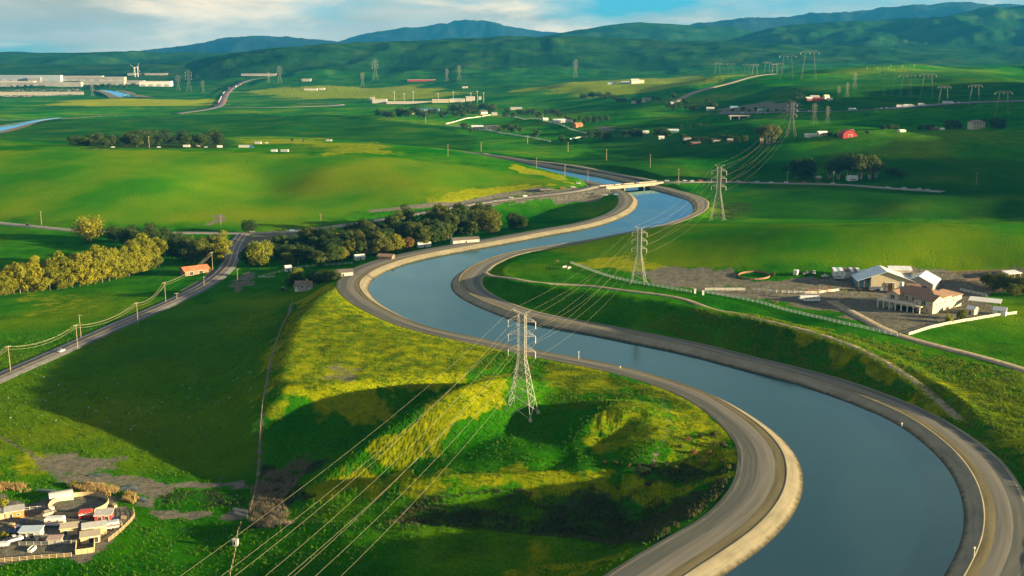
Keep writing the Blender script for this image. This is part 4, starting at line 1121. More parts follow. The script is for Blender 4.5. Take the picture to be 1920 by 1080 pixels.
p1 = P(978, 777); p2 = P(1197, 531); p3 = P(1345, 413)
ang12 = math.atan2(p2[1] - p1[1], p2[0] - p1[0]) - math.pi / 2
py1, at1 = lattice_pylon('lattice_pylon', tuple(p1), ang12, 212 * p1[1] / FOC * 0.985, 'near steel lattice pylon on the grassy spur inside the canal bend', 'steel lattice pylons', 0.15)
py2, at2 = lattice_pylon('lattice_pylon', tuple(p2), ang12, 108 * p2[1] / FOC, 'steel lattice pylon behind the white fence at the bare earth paddock', 'steel lattice pylons', 0.15)
ang23 = math.atan2(p3[1] - p2[1], p3[0] - p2[0]) - math.pi / 2
py3, at3 = lattice_pylon('lattice_pylon', tuple(p3), ang23, 103 * p3[1] / FOC, 'steel lattice pylon on the outside of the far canal bend', 'steel lattice pylons', 0.17)
p4 = P(1483, 257)
py4, at4 = lattice_pylon('lattice_pylon', tuple(p4), -0.5, 66 * p4[1] / FOC, 'lattice pylon on the hillside left of the red barn', 'steel lattice pylons', 0.22, 1)
d01 = (p1 - p2); d01[2] = 0; d01 /= np.linalg.norm(d01)
p0 = p1 + d01 * 285; p0[2] = -6
at0 = [Vector(a) + Vector(tuple(p0 - p1)) + Vector((0, 0, 4)) for a in at1]
names = ['upper left conductor', 'upper right conductor', 'middle left conductor', 'middle right conductor', 'lower left conductor', 'lower right conductor', 'left earth wire', 'right earth wire']
for k in range(8):
    r_ = 0.021 if k < 6 else 0.017
    cable('power_cable', at1[k], at0[k], 9 if k < 6 else 6, r_, '%s running from the near pylon down to the lower left' % names[k], 'power cables')
    cable('power_cable', at1[k], at2[k], 6 if k < 6 else 4, r_ * 0.8, '%s between the near pylon and the one at the bare paddock' % names[k], 'power cables')
    cable('power_cable', at2[k], at3[k], 7, 0.018, 'thin %s between the paddock pylon and the far bend pylon' % names[k], 'power cables', 20)
    cable('power_cable', at3[k], at4[k], 14, 0.018, 'thin %s between the far bend pylon and the hillside pylon' % names[k], 'power cables', 20)
# small far pylons: (x, base y, height px, label)
far_pyl = [(525,157,32,'far lattice pylon, taller of the pair right of the far highway'),(504,156,20,'far lattice pylon, shorter of the pair right of the far highway'),(355,172,39,'far lattice pylon, tallest of the trio left of the far highway'),(335,170,28,'far lattice pylon, left of the trio left of the far highway'),
 (381,174,22,'far lattice pylon, right of the trio left of the far highway'),(680,163,26,'far reddish pylon on the yellow ridge, left of the two above the stadium'),(838,153,23,'far reddish pylon on the yellow ridge, right of the two above the stadium'),(704,151,38,'far pale pylon standing tall before the hills, left of centre'),
 (1079,146,33,'far pale pylon standing before the hills, right of centre'),(861,152,28,'faint far pylon between the two reddish pylons and the hills'),(1526,233,38,'lattice pylon behind the freeway, left of the pair below the red yard'),(1551,230,30,'lattice pylon behind the freeway, right of the pair below the red yard'),
 (1572,191,28,'faint pylon on the hill slope, first left of the portal towers'),(1588,182,26,'faint pylon on the hill slope, second left of the portal towers'),(1602,167,30,'faint pylon on the hill slope, nearest the portal towers'),(174,181,22,'faint far pylon beside the far car park')]
for x, y, h, lab in far_pyl:
    q = P(x, y); lattice_pylon('lattice_pylon', tuple(q), 0.3, h * q[1] / FOC, lab, 'far lattice pylons', 0.00005 * q[1], 1)
def portal_tower(loc, H, label):
    e = empty('portal_tower', loc, random.uniform(-0.25, 0.1), label, 'pylon', 'portal towers on the hill')
    w = H * 0.2; th = 0.00013 * loc[1]
    for sx in (-1, 1):
        b = MB()
        for k in (-1, 1):
            b.bar((sx * w * 1.3 + k * H * 0.03, 0, -1), (sx * w * 0.75 + k * H * 0.006, 0, H * 0.93), th)
        z0 = 0
        for k in range(8):
            za, zb = H * 0.93 * k / 8, H * 0.93 * (k + 1) / 8
            xa = lambda z, sgn: sx * (w * 1.3 - w * 0.55 * z / (H * .93)) + sgn * H * (0.03 - 0.024 * z / (H * .93))
            b.bar((xa(za, 1 if k % 2 else -1), 0, za), (xa(zb, -1 if k % 2 else 1), 0, zb), th * .6)
        b.build('leg', M_farsteel, e)
    b = MB()
    b.bar((-w * 1.75, 0, H * 0.93), (w * 1.75, 0, H * 0.93), th); b.bar((-w * 1.2, 0, H), (w * 1.2, 0, H), th * .9)
    for k in range(8):
        xa = -w * 1.75 + w * 3.5 * k / 8; xb = xa + w * 3.5 / 8
        b.bar((xa, 0, H * 0.93), (max(-w * 1.2, min(w * 1.2, (xa + xb) / 2)), 0, H), th * .6); b.bar((max(-w * 1.2, min(w * 1.2, (xa + xb) / 2)), 0, H), (xb, 0, H * 0.93), th * .6)
    b.build('cross_arm', M_farsteel, e)
    for x in (-w * 1.65, 0, w * 1.65):
        MB().tube((x, 0, H * 0.93), (x, 0, H * 0.86), th * .6, None, 5).build('insulator', M_ins, e)
portal = [(1475,148,44,'left'),(1516,148,51,'tallest on the left crest'),(1642,179,56,'left of the central pair'),(1688,181,62,'tallest of the central pair'),(1698,182,42,'half hidden behind the central pair'),(1737,185,46,'right of the central pair'),(1768,198,36,'fourth from the right'),(1826,198,38,'third from the right'),(1878,218,46,'lowest and rightmost')]
for x, y, h, w_ in portal:
    q = P(x, y); portal_tower(tuple(q), h * q[1] / FOC, 'steel portal tower on the right hill, %s' % w_)
for i, x in enumerate([1345,1370,1400,1415,1438,1452,1462]):
    q = P(x, 139 + random.uniform(-2, 2)); portal_tower(tuple(q), 20 * q[1] / FOC, 'tiny faint portal tower in the far string left of the left crest tower')
# utility poles
def pole(px, py, H, label, group='utility poles', arms=1, th=0.17, cat='utility pole', rz=None, at=None):
    q = P(px, py) if at is None else np.asarray(at)
    th = max(th, q[1] * 0.00024)
    e = empty('utility_pole', tuple(q), random.uniform(-0.3, 0.3) if rz is None else rz, label, cat, group)
    MB().tube((0, 0, -0.8), (0, 0, H), th, th * 0.7, 7).build('post', M_wood, e)
    for a in range(arms):
        z = H - 0.6 - a * 1.5
        ar = MB().box((0, th, z), (2.6, 0.14, 0.16)).build('cross_arm', M_wood, e)
        for x in (-1.15, -0.4, 0.4, 1.15): MB().tube((x, th, z + 0.08), (x, th, z + 0.4), 0.08, 0.05, 6).build('insulator', M_ins, ar)
    return e, q
mainp = [(-120,752,'cut off beyond the left edge'),(20,697,'nearest the left edge'),(146,654,'second from the left edge, past the white car'),(259,609,'third from the left edge'),(311,568,'fourth from the left edge'),(399,506,'beside the rust roofed barn')]
pp = []
for x, y, w_ in mainp:
    e, q = pole(x, y, 13.0, 'wooden utility pole on the main road, %s' % w_, 'poles along the main road', rz=0.9)
    pp.append(q)
for a, b_ in zip(pp[:-1], pp[1:]):
    for k, off in enumerate((-0.95, 0.0, 0.95)):
        d = Vector((b_[0] - a[0], b_[1] - a[1], 0)).normalized(); n_ = Vector((-d.y, d.x, 0)) * off
        dz = 12.6 if k != 1 else 11.2
        cable('power_cable', Vector(a) + n_ + Vector((0, 0, dz)), Vector(b_) + n_ + Vector((0, 0, dz)), 2.6 + 0.5 * k, 0.045, 'cable slung along the wooden poles beside the main road', 'roadside pole cables', 14)
for x, y, h, lab in [(152,634,13,'wooden pole left of the main road, behind the second road pole'),(332,562,4.5,'short wooden post left of the main road below the rust roofed barn'),(383,538,7,'wooden pole at the near corner of the rust roofed barn'),(446,534,11,'wooden pole right of the road at the gravel turnout'),
   (78,421,12,'wooden pole beside the western road, left of the lone broad tree'),(415,433,13,'wooden pole above the trees at the foot of the big field'),(602,420,9,'thin pole at the foot of the big field, left of the parked cars')]:
    pole(x, y, h, lab)
for i, (x, y, h) in enumerate([(840,293,14),(902,283,13),(989,269,13),(1065,284,14),(1137,301,15),(1219,314,15),(1272,346,16),(1059,334,14),(1102,344,14),(1006,316,12),(280,277,14),(1476,344,12),(1562,344,12),(1830,348,12),(1018,225,12),(798,231,14)]):
    w_ = ['behind the crest of the big field', 'left of the far canal road', 'below the paddock fence', 'above the far canal road', 'right of the far canal road', 'in the green field beyond the bridge', 'right of the bridge at the road', 'on the far bank left of the bridge', 'at the left end of the bridge', 'where the far canal road bends', 'before the long dark clump', 'left of the dark tight clump on the east road', 'beside the roadside shed', 'alone at the right end of the east road', 'on the paddock upper side', 'left of the paddock corner'][i]
    pole(x, y, h, 'thin wooden pole ' + w_, 'thin far poles', th=0.15)
# stadium light masts, wind turbines
for i, x in enumerate([740,758,775,822,850,883,895,907]):
    q = P(x, 193 - (i > 4)); e = empty('light_mast', tuple(q), 0, 'tall light mast, %s from the left at the far stadium' % ORD[i], 'light mast', 'stadium light masts')
    Hm = 20 * q[1] / FOC * (1.0 if i % 2 == 0 else 0.85)
    MB().tube((0, 0, -1), (0, 0, Hm), 0.55, 0.35, 6).build('post', M_steel, e); MB().box((0, 0, Hm), (4.5, 1, 2.0)).build('lamp_head', M_ins, e)
M_whitemetal = material('white_metal', (0.6, 0.59, 0.55), 0.5, 0.4, var=0.06)
for x, ang, lab in ((253.5, 0.4, 'white wind turbine, left of the pair beyond the warehouses'), (259, 1.1, 'white wind turbine, right of the pair beyond the warehouses')):
    q = P(x, 144); Ht = 16 * q[1] / FOC
    e = empty('wind_turbine', tuple(q), 0, lab, 'wind turbine', 'far wind turbines')
    MB().tube((0, 0, -2), (0, 0, Ht), 1.5, 0.9, 8).build('tower', M_whitemetal, e)
    MB().box((0, 1, Ht + 1), (4, 10, 4)).build('nacelle', M_whitemetal, e)
    for k in range(3):
        an = ang + k * 2.094; b = MB(); b.bar((0, -5, Ht + 1), (math.cos(an) * Ht * .55, -5, Ht + 1 + math.sin(an) * Ht * .55), 1.2, 0.6); b.build('blade', M_whitemetal, e)

# ------------------------------------------------------------------ buildings
def paint(name, col, **k): return material(name, col, **k)
M_cream = paint('cream_stucco', (0.47, 0.40, 0.27), var=0.08)
M_tan = paint('tan_siding', (0.48, 0.41, 0.27), var=0.1)
M_wh = paint('white_siding', (0.58, 0.57, 0.53), var=0.07)
M_grey = paint('grey_siding', (0.30, 0.30, 0.28), var=0.15)
M_redw = paint('barn_red', (0.30, 0.035, 0.03), var=0.15)
M_brown = paint('brown_boards', (0.20, 0.13, 0.08), var=0.25)
M_board = paint('pale_boards', (0.44, 0.33, 0.18), var=0.2)
M_tile = paint('clay_tiles', (0.21, 0.125, 0.078), var=0.22, vscale=1.2, bump=0.06, bscale=3)
M_rust = paint('rusty_sheet', (0.36, 0.12, 0.055), var=0.3, vscale=0.5)
M_zinc = paint('zinc_roof', (0.56, 0.58, 0.57), rough=0.45, metal=0.1, var=0.12, vscale=0.3)
M_blue = paint('blue_roof', (0.12, 0.30, 0.42), rough=0.45, var=0.12)
M_dkroof = paint('dark_shingle', (0.10, 0.085, 0.075), var=0.2)
M_brroof = paint('brown_shingle', (0.19, 0.13, 0.09), var=0.2)
M_dark = paint('dark_interior', (0.03, 0.028, 0.025), var=0.2)
M_glass = material('window_glass', (0.04, 0.05, 0.06), 0.12, 0.6, var=0.05)
M_ware = paint('warehouse_panel', (0.24, 0.235, 0.22), var=0.3, vscale=0.01)
M_wareblue = paint('warehouse_grey_blue', (0.22, 0.27, 0.32), var=0.2, vscale=0.01)
def roof_mesh(L, W, H, rh, kind, over=0.5, th=0.22):
    b = MB(); a, c = L / 2 + over, W / 2 + over
    if kind == 'gable':
        dz = rh * over / (W / 2)
        for s in (-1, 1):
            pr = [(0, H + rh), (s * c, H - dz), (s * c, H - dz + th), (0, H + rh + th)]
            if s > 0: pr = pr[::-1]
            n = 4
            Pp = [(-a, y, z) for y, z in pr] + [(a, y, z) for y, z in pr]
            b.add(Pp, [(0, 1, 5, 4), (1, 2, 6, 5), (2, 3, 7, 6), (3, 0, 4, 7), (3, 2, 1, 0), (4, 5, 6, 7)])
    elif kind == 'hip':
        r = max(a - c, 0.3)
        b.add([(-a, -c, H), (a, -c, H), (a, c, H), (-a, c, H), (-r, 0, H + rh), (r, 0, H + rh), (-a, -c, H - .15), (a, -c, H - .15), (a, c, H - .15), (-a, c, H - .15)],
              [(0, 1, 5, 4), (1, 2, 5), (2, 3, 4, 5), (3, 0, 4), (9, 8, 7, 6), (6, 7, 1, 0), (7, 8, 2, 1), (8, 9, 3, 2), (9, 6, 0, 3)])
    elif kind == 'shed':
        b.add([(-a, -c, H), (a, -c, H), (a, c, H + rh), (-a, c, H + rh), (-a, -c, H + th), (a, -c, H + th), (a, c, H + rh + th), (-a, c, H + rh + th)],
              [(3, 2, 1, 0), (4, 5, 6, 7), (0, 1, 5, 4), (1, 2, 6, 5), (2, 3, 7, 6), (3, 0, 4, 7)])
    elif kind == 'arch':
        n = 10; pr = [(-c * math.cos(math.pi * k / n), H + rh * math.sin(math.pi * k / n)) for k in range(n + 1)]
        Pp = [(-a, y, z) for y, z in pr] + [(a, y, z) for y, z in pr] + [(-a, y * .97, z - th) for y, z in pr] + [(a, y * .97, z - th) for y, z in pr]
        m = n + 1
        b.add(Pp, [(k, k + 1, m + k + 1, m + k) for k in range(n)] + [(2 * m + k + 1, 2 * m + k, 3 * m + k, 3 * m + k + 1) for k in range(n)] + [(k + 1, k, 2 * m + k, 2 * m + k + 1) for k in range(n)] + [(m + k, m + k + 1, 3 * m + k + 1, 3 * m + k) for k in range(n)])
    else:
        b.box((0, 0, H + rh / 2), (2 * a, 2 * c, rh))
    return b
def wall_mesh(L, W, H, rh, kind):
    b = MB(); a, c = L / 2, W / 2
    if kind == 'gable':
        Pp = [(-a, -c, -1), (-a, c, -1), (-a, c, H), (-a, 0, H + rh), (-a, -c, H)]; Pp += [(-x, y, z) for x, y, z in Pp]
        b.add(Pp, [(4, 3, 2, 1, 0), (5, 6, 7, 8, 9), (0, 5, 9, 4), (1, 2, 7, 6), (0, 1, 6, 5)])
    elif kind == 'shed':
        b.add([(-a, -c, -1), (a, -c, -1), (a, c, -1), (-a, c, -1), (-a, -c, H), (a, -c, H), (a, c, H + rh), (-a, c, H + rh)], [(3, 2, 1, 0), (4, 5, 6, 7), (0, 1, 5, 4), (1, 2, 6, 5), (2, 3, 7, 6), (3, 0, 4, 7)])
    else:
        b.box((0, 0, (H - 1) / 2), (L, W, H + 1))
    return b
def opening(e, L, W, side, x, z, w, h, kind, frame=None):
    """side: f(ront -y) b(ack) r(ight +x) l(eft)"""
    fr = frame or M_wh
    if side in 'fb':
        s = -1 if side == 'f' else 1; c = (x, s * (W / 2 + 0.03), z + h / 2); d = (w, 0.12, h); dp = (w - 0.24, 0.04, h - 0.24); cp = (x, s * (W / 2 + 0.10), z + h / 2)
    else:
        s = 1 if side == 'r' else -1; c = (s * (L / 2 + 0.03), x, z + h / 2); d = (0.12, w, h); dp = (0.04, w - 0.24, h - 0.24); cp = (s * (L / 2 + 0.10), x, z + h / 2)
    o = MB().box(c, d).build('window' if kind == 'window' else 'door', fr, e)
    MB().box(cp, dp).build('pane' if kind == 'window' else 'door_leaf', M_glass if kind == 'window' else M_dark, o)
def building(name, label, cat, loc, rz, L, W, H, roof='gable', rh=2.0, wall=None, roofm=None, over=0.5, group=None, ops=(), chimney=False, walls=True):
    e = empty(name, tuple(loc), rz, label, cat, group)
    if walls: wall_mesh(L, W, H, rh, roof).build('wall', wall or M_wh, e)
    else:
        for x in (-1, 0, 1):
            for y in (-1, 1): MB().box((x * (L / 2 - .3), y * (W / 2 - .3), H / 2 - .5), (0.3, 0.3, H + 1)).build('post', wall or M_brown, e)
    r = roof_mesh(L, W, H, rh, roof, over).build('roof', roofm or M_zinc, e)
    if chimney: MB().box((L * 0.2, 0.4, H + rh), (0.9, 0.9, 2.2)).build('chimney', M_conc, r)
    for o in ops: opening(e, L, W, *o)
    return e
def house_ops(L, W, H):
    n = max(2, int(L / 3.5)); r = [('f', -L / 2 + L * (i + 0.5) / n, 1.0, 1.3, 1.3, 'window') for i in range(n) if i != n // 2] + [('f', -L / 2 + L * (n // 2 + 0.5) / n, 0, 1.1, 2.1, 'door')]
    return r + [('r', 0, 1.0, 1.2, 1.3, 'window'), ('l', 0, 1.0, 1.2, 1.3, 'window')]

# --- ranch on the right
def ranch_barn():
    q = P(1660, 545); e = empty('metal_barn', tuple(q), R(-6), 'large tan barn with shallow blue-grey metal roof and open double doors', 'barn')
    L, W, H, rh = 30.0, 17.0, 5.4, 5.2       # gable faces the camera: width along x
    b = MB(); b.prism([(-8, -1), (L / 2, -1), (L / 2, H), (0, H + rh), (-8, H + rh * (1 - 8 / 15.0))], 0, W); b.build('wall', M_tan, e)
    b = MB(); b.prism([(-8.1, -1), (L / 2 + .1, -1), (L / 2 + .1, 2.2), (-8.1, 2.2)], -0.08, W + .1); b.build('plinth', M_wh, e)
    for s in (-1, 1):
        b = MB(); pr = [(0, H + rh), (s * (L / 2 + .8), H - .3), (s * (L / 2 + .8), H - .05), (0, H + rh + .25)]
        if s < 0: pr = pr[::-1]
        b.prism(pr, -1.0, W + 1.0)
        rf = b.build('roof', M_zinc if s > 0 else material('shaded_zinc_roof', (0.40, 0.52, 0.56), rough=0.45, metal=0.1, var=0.15, vscale=0.3), e)  # left slope bluer: shade and sky reflection put into its colour
        for k in range(9):
            x = s * (L / 2 + .8) * (k + .5) / 9; z = H + rh - (rh + .3) * (k + .5) / 9 + .27
        for k in range(10):
            y = -1 + (W + 2) * k / 9.0
            MB().bar((0, y, H + rh + .28), (s * (L / 2 + .8), y, H - .02), 0.12, 0.1).build('seam', M_zinc, rf)
    for x in (-14.6, -11.5): MB().box((x, 0.3, 2.2), (0.35, 0.35, 6.0)).build('post', M_brown, e)
    b = MB().box((-11.5, W * .6, 2.0), (6.6, W * .7, 6.0)); b.build('side_bay', M_blue, e)
    d = MB().box((2.2, -0.06, 2.3), (5.6, 0.2, 4.8)).build('door', M_wh, e)
    MB().box((2.2, -0.2, 2.2), (4.8, 0.12, 4.4)).build('doorway', M_dark, d)
    for s in (-1, 1): MB().box((2.2 + s * 1.7, -0.3, 2.2), (1.2, 0.1, 4.2)).build('door_leaf', M_brown, d)
    for x in (-4, 9, 12): MB().box((x, -0.12, 0.4), (1.6, .12, 1.0)).build('stall_hatch', M_dark, e)
ranch_barn()
q = P(1728, 540)
building('metal_barn', 'smaller metal barn with a bright two-slope roof right of the large barn', 'barn', q, R(58), 18, 15, 4.6, 'gable', 3.6, M_grey, M_zinc, 0.9, ops=[('l', -3, 0, 3.6, 3.2, 'door'), ('f', 2, 1.2, 2, 1.2, 'window')])
building('annex', 'low brown-walled annex tucked between the two metal barns', 'shed', P(1712, 552), R(-4), 6.5, 4, 4.4, 'shed', 1.0, M_brown, M_tile, ops=[('f', 0, 0.2, 2.4, 2.3, 'door')])
building('white_shed', 'pale block with ribbed roof rising behind the large barn', 'shed', P(1684, 522), R(-6), 12, 8, 5.6, 'gable', 1.5, M_cream, M_zinc, ops=[('f', 3.5, 3.4, 0.9, 1.0, 'window'), ('f', 4.9, 3.4, 0.9, 1.0, 'window')])
def striped_shed():
    q = P(1586, 519); e = empty('striped_shed', tuple(q), R(-4), 'long shed with black, white and blue striped roof behind the parked camper', 'shed')
    wall_mesh(15, 5, 3.6, 1.0, 'shed').build('wall', M_grey, e)
    for k in range(8):
        x = -7.5 + 15 * (k + .5) / 8
        b = MB(); b.add([(x - .93, -2.9, 3.62), (x + .93, -2.9, 3.62), (x + .93, 2.9, 4.7), (x - .93, 2.9, 4.7), (x - .93, -2.9, 3.82), (x + .93, -2.9, 3.82), (x + .93, 2.9, 4.9), (x - .93, 2.9, 4.9)], [(3, 2, 1, 0), (4, 5, 6, 7), (0, 1, 5, 4), (1, 2, 6, 5), (2, 3, 7, 6), (3, 0, 4, 7)])
        b.build('roof_panel', [M_wh, M_blue, M_wh, M_dkroof, M_dkroof, M_wh, M_dkroof, M_wh][k], e)
striped_shed()
def tiled_house():
    q = P(1748, 589); e = empty('tiled_house', tuple(q), R(-50), 'large cream two-storey house with clay tile roofs and arched front porch', 'house'); e.scale = (1.18, 1.18, 1.05)
    # local: x from -24 (far left) to 0 (near right corner), y inwards; front wall at y = 0
    def block(x0, x1, y0, y1, H, roof, rh, axis, ov=0.6):
        L, W = (x1 - x0, y1 - y0) if axis == 'x' else (y1 - y0, x1 - x0)
        cx, cy, rz = (x0 + x1) / 2, (y0 + y1) / 2, 0 if axis == 'x' else math.pi / 2
        for b, nm, m in ((wall_mesh(L, W, H, rh, roof), 'wall', M_cream), (roof_mesh(L, W, H, rh, roof, ov), 'roof', M_tile)):
            o = b.build(nm, m, e); o.location = (cx, cy, 0); o.rotation_euler = (0, 0, rz)
    block(-23, -1, 4.5, 17, 6.4, 'hip', 2.9, 'x')
    block(-22, -16.5, 1.0, 8, 6.2, 'gable', 1.5, 'y')
    block(-8.5, 0.0, 0.0, 9, 6.2, 'gable', 1.9, 'x')
    block(-13, -1.5, 12, 27, 5.2, 'hip', 2.4, 'y')
    def win(x, y, z, w, h, s='f', arch=True):
        fr = MB(); pn = MB()
        if s == 'f': fr.box((x, y - .04, z + h / 2), (w, .14, h)); pn.box((x, y - .12, z + h / 2), (w - .3, .05, h - .3))
        else: fr.box((x + .04, y, z + h / 2), (.14, w, h)); pn.box((x + .12, y, z + h / 2), (.05, w - .3, h - .3))
        o = fr.build('window', M_wh, e); pn.build('pane', M_glass, o)
        if s == 'f': MB().box((x, y - .16, z + h / 2), (.08, .06, h - .3)).build('mullion', M_wh, o)
    win(-19.2, 1.0, 3.5, 2.2, 2.3); win(-4.2, 0, 3.4, 2.2, 2.4); win(-7.2, 0, 3.6, .9, 1.4); win(-1.2, 0, 3.6, .9, 1.3)
    for x in (-14.5, -11.5): win(x, 4.5, 3.4, 1.3, 2.3)
    win(0, 3.0, 3.6, 1.0, 1.2, 'r'); win(0, 6.5, 3.6, 1.0, 1.2, 'r'); win(-1.0, 12, 3.2, 1.2, 1.2, 'r'); win(-1.5, 20, 2.6, 1.4, 1.3, 'r')
    for x in (-6, -2.5): win(x, 0, .4, 1.0, 1.9)
    pc = MB().box((-13.5, -1.4, 3.25), (20.5, 5.2, .35)).build('balcony', M_cream, e)
    for k in range(8):
        x = -23.2 + 19.4 * k / 7
        MB().tube((x, -3.7, -.6), (x, -3.7, 3.1), .28, .24, 8).build('column', M_wh, e)
        if k < 7:
            w = 19.4 / 7; n = 8; pr = [(x, 3.08), (x + w, 3.08)] + [(x + w / 2 + (w / 2 - .2) * math.cos(math.pi * j / n), 2.0 + .85 * math.sin(math.pi * j / n)) for j in range(n + 1)]
            a = MB()
            for j in range(n):
                t0, t1 = math.pi * j / n, math.pi * (j + 1) / n
                xa, za = x + w / 2 + (w / 2 - .2) * math.cos(t0), 2.0 + .85 * math.sin(t0); xb, zb = x + w / 2 + (w / 2 - .2) * math.cos(t1), 2.0 + .85 * math.sin(t1)
                a.add([(xb, -3.9, zb), (xa, -3.9, za), (xa, -3.9, 3.08), (xb, -3.9, 3.08), (xb, -3.5, zb), (xa, -3.5, za), (xa, -3.5, 3.08), (xb, -3.5, 3.08)], [(0, 1, 2, 3), (5, 4, 7, 6), (1, 0, 4, 5)])
            a.build('arch', M_cream, e)
            MB().box((x + w / 2, -3.9, 3.85), (w - .1, .12, .12)).build('handrail', M_wh, pc)
            for j in range(6): MB().box((x + w * (j + .5) / 6, -3.9, 3.62), (.1, .1, .42)).build('baluster', M_wh, pc)
    MB().box((-12, -.5, 1.2), (9, .3, 2.6)).build('porch_wall', M_dark, e)
    MB().box((-20.5, 10, 8.2), (1.3, 1.3, 4.2)).build('chimney', M_wh, e)
tiled_house()
building('garden_shed', 'small cream gabled shed right of the tiled house', 'shed', P(1822, 588), R(-48), 4.2, 4.2, 2.6, 'gable', 1.2, M_cream, M_wh, .3, ops=[('f', 0, 0, 1.2, 2.0, 'door')])
building('lean_to', 'open dark lean-to with a thin white roof right of the tiled house', 'shed', P(1846, 577), R(-30), 14, 6, 3.6, 'shed', .8, M_brown, M_wh, .6, walls=False)
building('white_tent', 'white storage tent at the right end of the ranch yard', 'tent', P(1874, 590), R(-30), 6, 4.5, 2.6, 'gable', 1.3, M_wh, M_wh, .2, ops=[('f', 0, 0, 1.6, 2.2, 'door')])
building('patio_canopy', 'pale green flat canopy on posts left of the tiled house', 'canopy', P(1688, 580), R(-20), 9, 4, 2.4, 'flat', .2, M_wh, material('green_canopy', (0.34, 0.44, 0.38), var=.1), .2, walls=False)
building('field_shelter', 'low open shelter with pale roof at the far right of the ranch corral', 'shed', P(1896, 520), R(20), 9, 5, 2.6, 'shed', .8, M_board, M_zinc, .4, walls=False)
# --- left side, by the road
q = P(365, 513)
building('rust_barn', 'open barn with a rust red sheet roof beside the bend of the road', 'barn', q, R(38), 17, 9, 3.6, 'gable', 2.0, M_brown, M_rust, 1.0, ops=[('f', -4, 0, 3, 2.6, 'door'), ('f', 3, 0, 3, 2.6, 'door')])
building('white_cottage', 'small white cottage with a grey gable and porch below the canal bend', 'house', P(570, 543), R(-4), 10, 7, 3.0, 'gable', 2.6, M_wh, M_brroof, .6, ops=house_ops(10, 7, 3), chimney=True)
building('cottage_porch', 'gabled grey porch front of the white cottage', 'porch', P(569, 545), R(86), 4, 5, 3.6, 'gable', 2.2, M_grey, M_brroof, .4, ops=[('l', 0, 2.2, 1.4, 1.6, 'window')])
for i, (x, y, L, lab, wm, rm) in enumerate([(642,517,12,'dark gabled shed at the foot of the canal bank right of the cottage',M_grey,M_dkroof),(612,523,14,'long blue roofed shed behind the cottage',M_grey,M_blue),(795,463,10,'grey roofed house half hidden at the canal end of the belt',M_wh,M_zinc),(872,455,20,'long grey roof among the trees beside the canal bank',M_grey,M_dkroof),
      (724,487,10,'low brown roofed house in the shade of the belt',M_brown,M_brroof),(674,487,7,'small white shed at the edge of the belt',M_wh,M_wh),(612,490,6,'pale shed among the trees near the junction',M_tan,M_zinc),(540,508,4,'small white sign-like hut by the drive fence',M_wh,M_wh),(327,448,12,'brown roofed hut behind the dark grove',M_tan,M_brroof)]):
    building('shed', lab, 'shed', P(x, y), R(random.uniform(-20, 30)), L, 5.5, 2.6, 'gable', 1.3, wm, rm, .4, ops=[('f', 0, 0, 1.2, 2.0, 'door'), ('f', -L * .3, 1, 1.0, 1.0, 'window')])
M_dwh = paint('dirty_white', (0.40, 0.385, 0.34), var=.2); M_dwm = paint('dull_white_sheet', (0.42, 0.41, 0.37), var=.15)
# --- homestead at the lower left
hs = 0.17
def hz_(x, y): return P(x, y)
building('white_carport', 'white round-topped metal shelter behind the round pen', 'shelter', hz_(115, 936), R(28), 7.5, 3.8, 1.8, 'arch', 1.1, M_grey, M_dwm, .1, ops=[('l', 0, 0, 2.8, 2.0, 'door')])
building('red_shed', 'flat white roofed shed with red panel walls below the round pen', 'shed', hz_(196, 974), R(10), 5.2, 4.2, 2.3, 'shed', .4, M_redw, M_dwh, .3, ops=[('f', -1, 0.1, 1.4, 1.9, 'door'), ('f', 1.2, .1, 1.4, 1.9, 'door')])
building('stable', 'pale roofed stable at the head of the boarded pen', 'stable', hz_(178, 1000), R(20), 7.0, 3.0, 2.6, 'shed', .5, M_board, M_dwm, .3)
building('pen_shelter', 'tan roofed shelter over the boarded pen, below the stable', 'stable', hz_(170, 1014), R(20), 5.6, 4.0, 2.2, 'shed', .3, M_board, material('tan_sheet', (0.42, 0.35, 0.24), var=.12), .3, ops=[('f', 1.0, .1, 3.0, 1.9, 'door')])
building('tan_shed', 'tan flat roofed shed right of the parked caravan', 'shed', hz_(131, 1000), R(16), 5.0, 3.4, 2.4, 'shed', .4, M_board, material('tan_sheet', (0.42, 0.35, 0.24)), .3, ops=[('f', -1, .1, 1.1, 1.8, 'door')])
building('grey_shed', 'grey open fronted shed with a pale blue sheet roof', 'shed', hz_(60, 1006), R(4), 6.4, 3.4, 2.3, 'shed', .4, M_grey, material('pale_blue_sheet', (0.36, 0.44, 0.48), var=.1), .3, ops=[('f', -1.8, .1, 1.6, 1.9, 'door'), ('f', 0.6, .1, 1.6, 1.9, 'door')])
building('orange_cabin', 'white roofed cabin with an orange side at the left edge', 'cabin', hz_(28, 968), R(24), 5.6, 4.2, 2.5, 'shed', .3, material('orange_boards', (0.42, 0.17, 0.05), var=.2), M_dwh, .3, ops=[('f', -1, .1, 1.0, 1.8, 'door'), ('f', 1.2, .9, 1.0, .9, 'window')])
building('tan_cabin', 'low tan shed left of the orange cabin, cut by the left edge', 'shed', hz_(4, 972), R(10), 5, 3, 2.2, 'shed', .3, M_tan, M_tan, .2)
building('hay_hut', 'low pink-roofed hut beside the mid rail fence', 'hut', hz_(104, 1018), R(5), 4.0, 2.4, 1.6, 'shed', .3, M_grey, material('faded_pink_sheet', (0.34, 0.24, 0.20), var=.15), .3)
building('pump_house', 'small white box hut below the reeds at the fence corner', 'hut', hz_(442, 1022), R(-10), 1.6, 1.2, 1.8, 'flat', .12, M_dwh, M_dwh, .08, ops=[('f', 0, .2, .7, 1.4, 'door')])

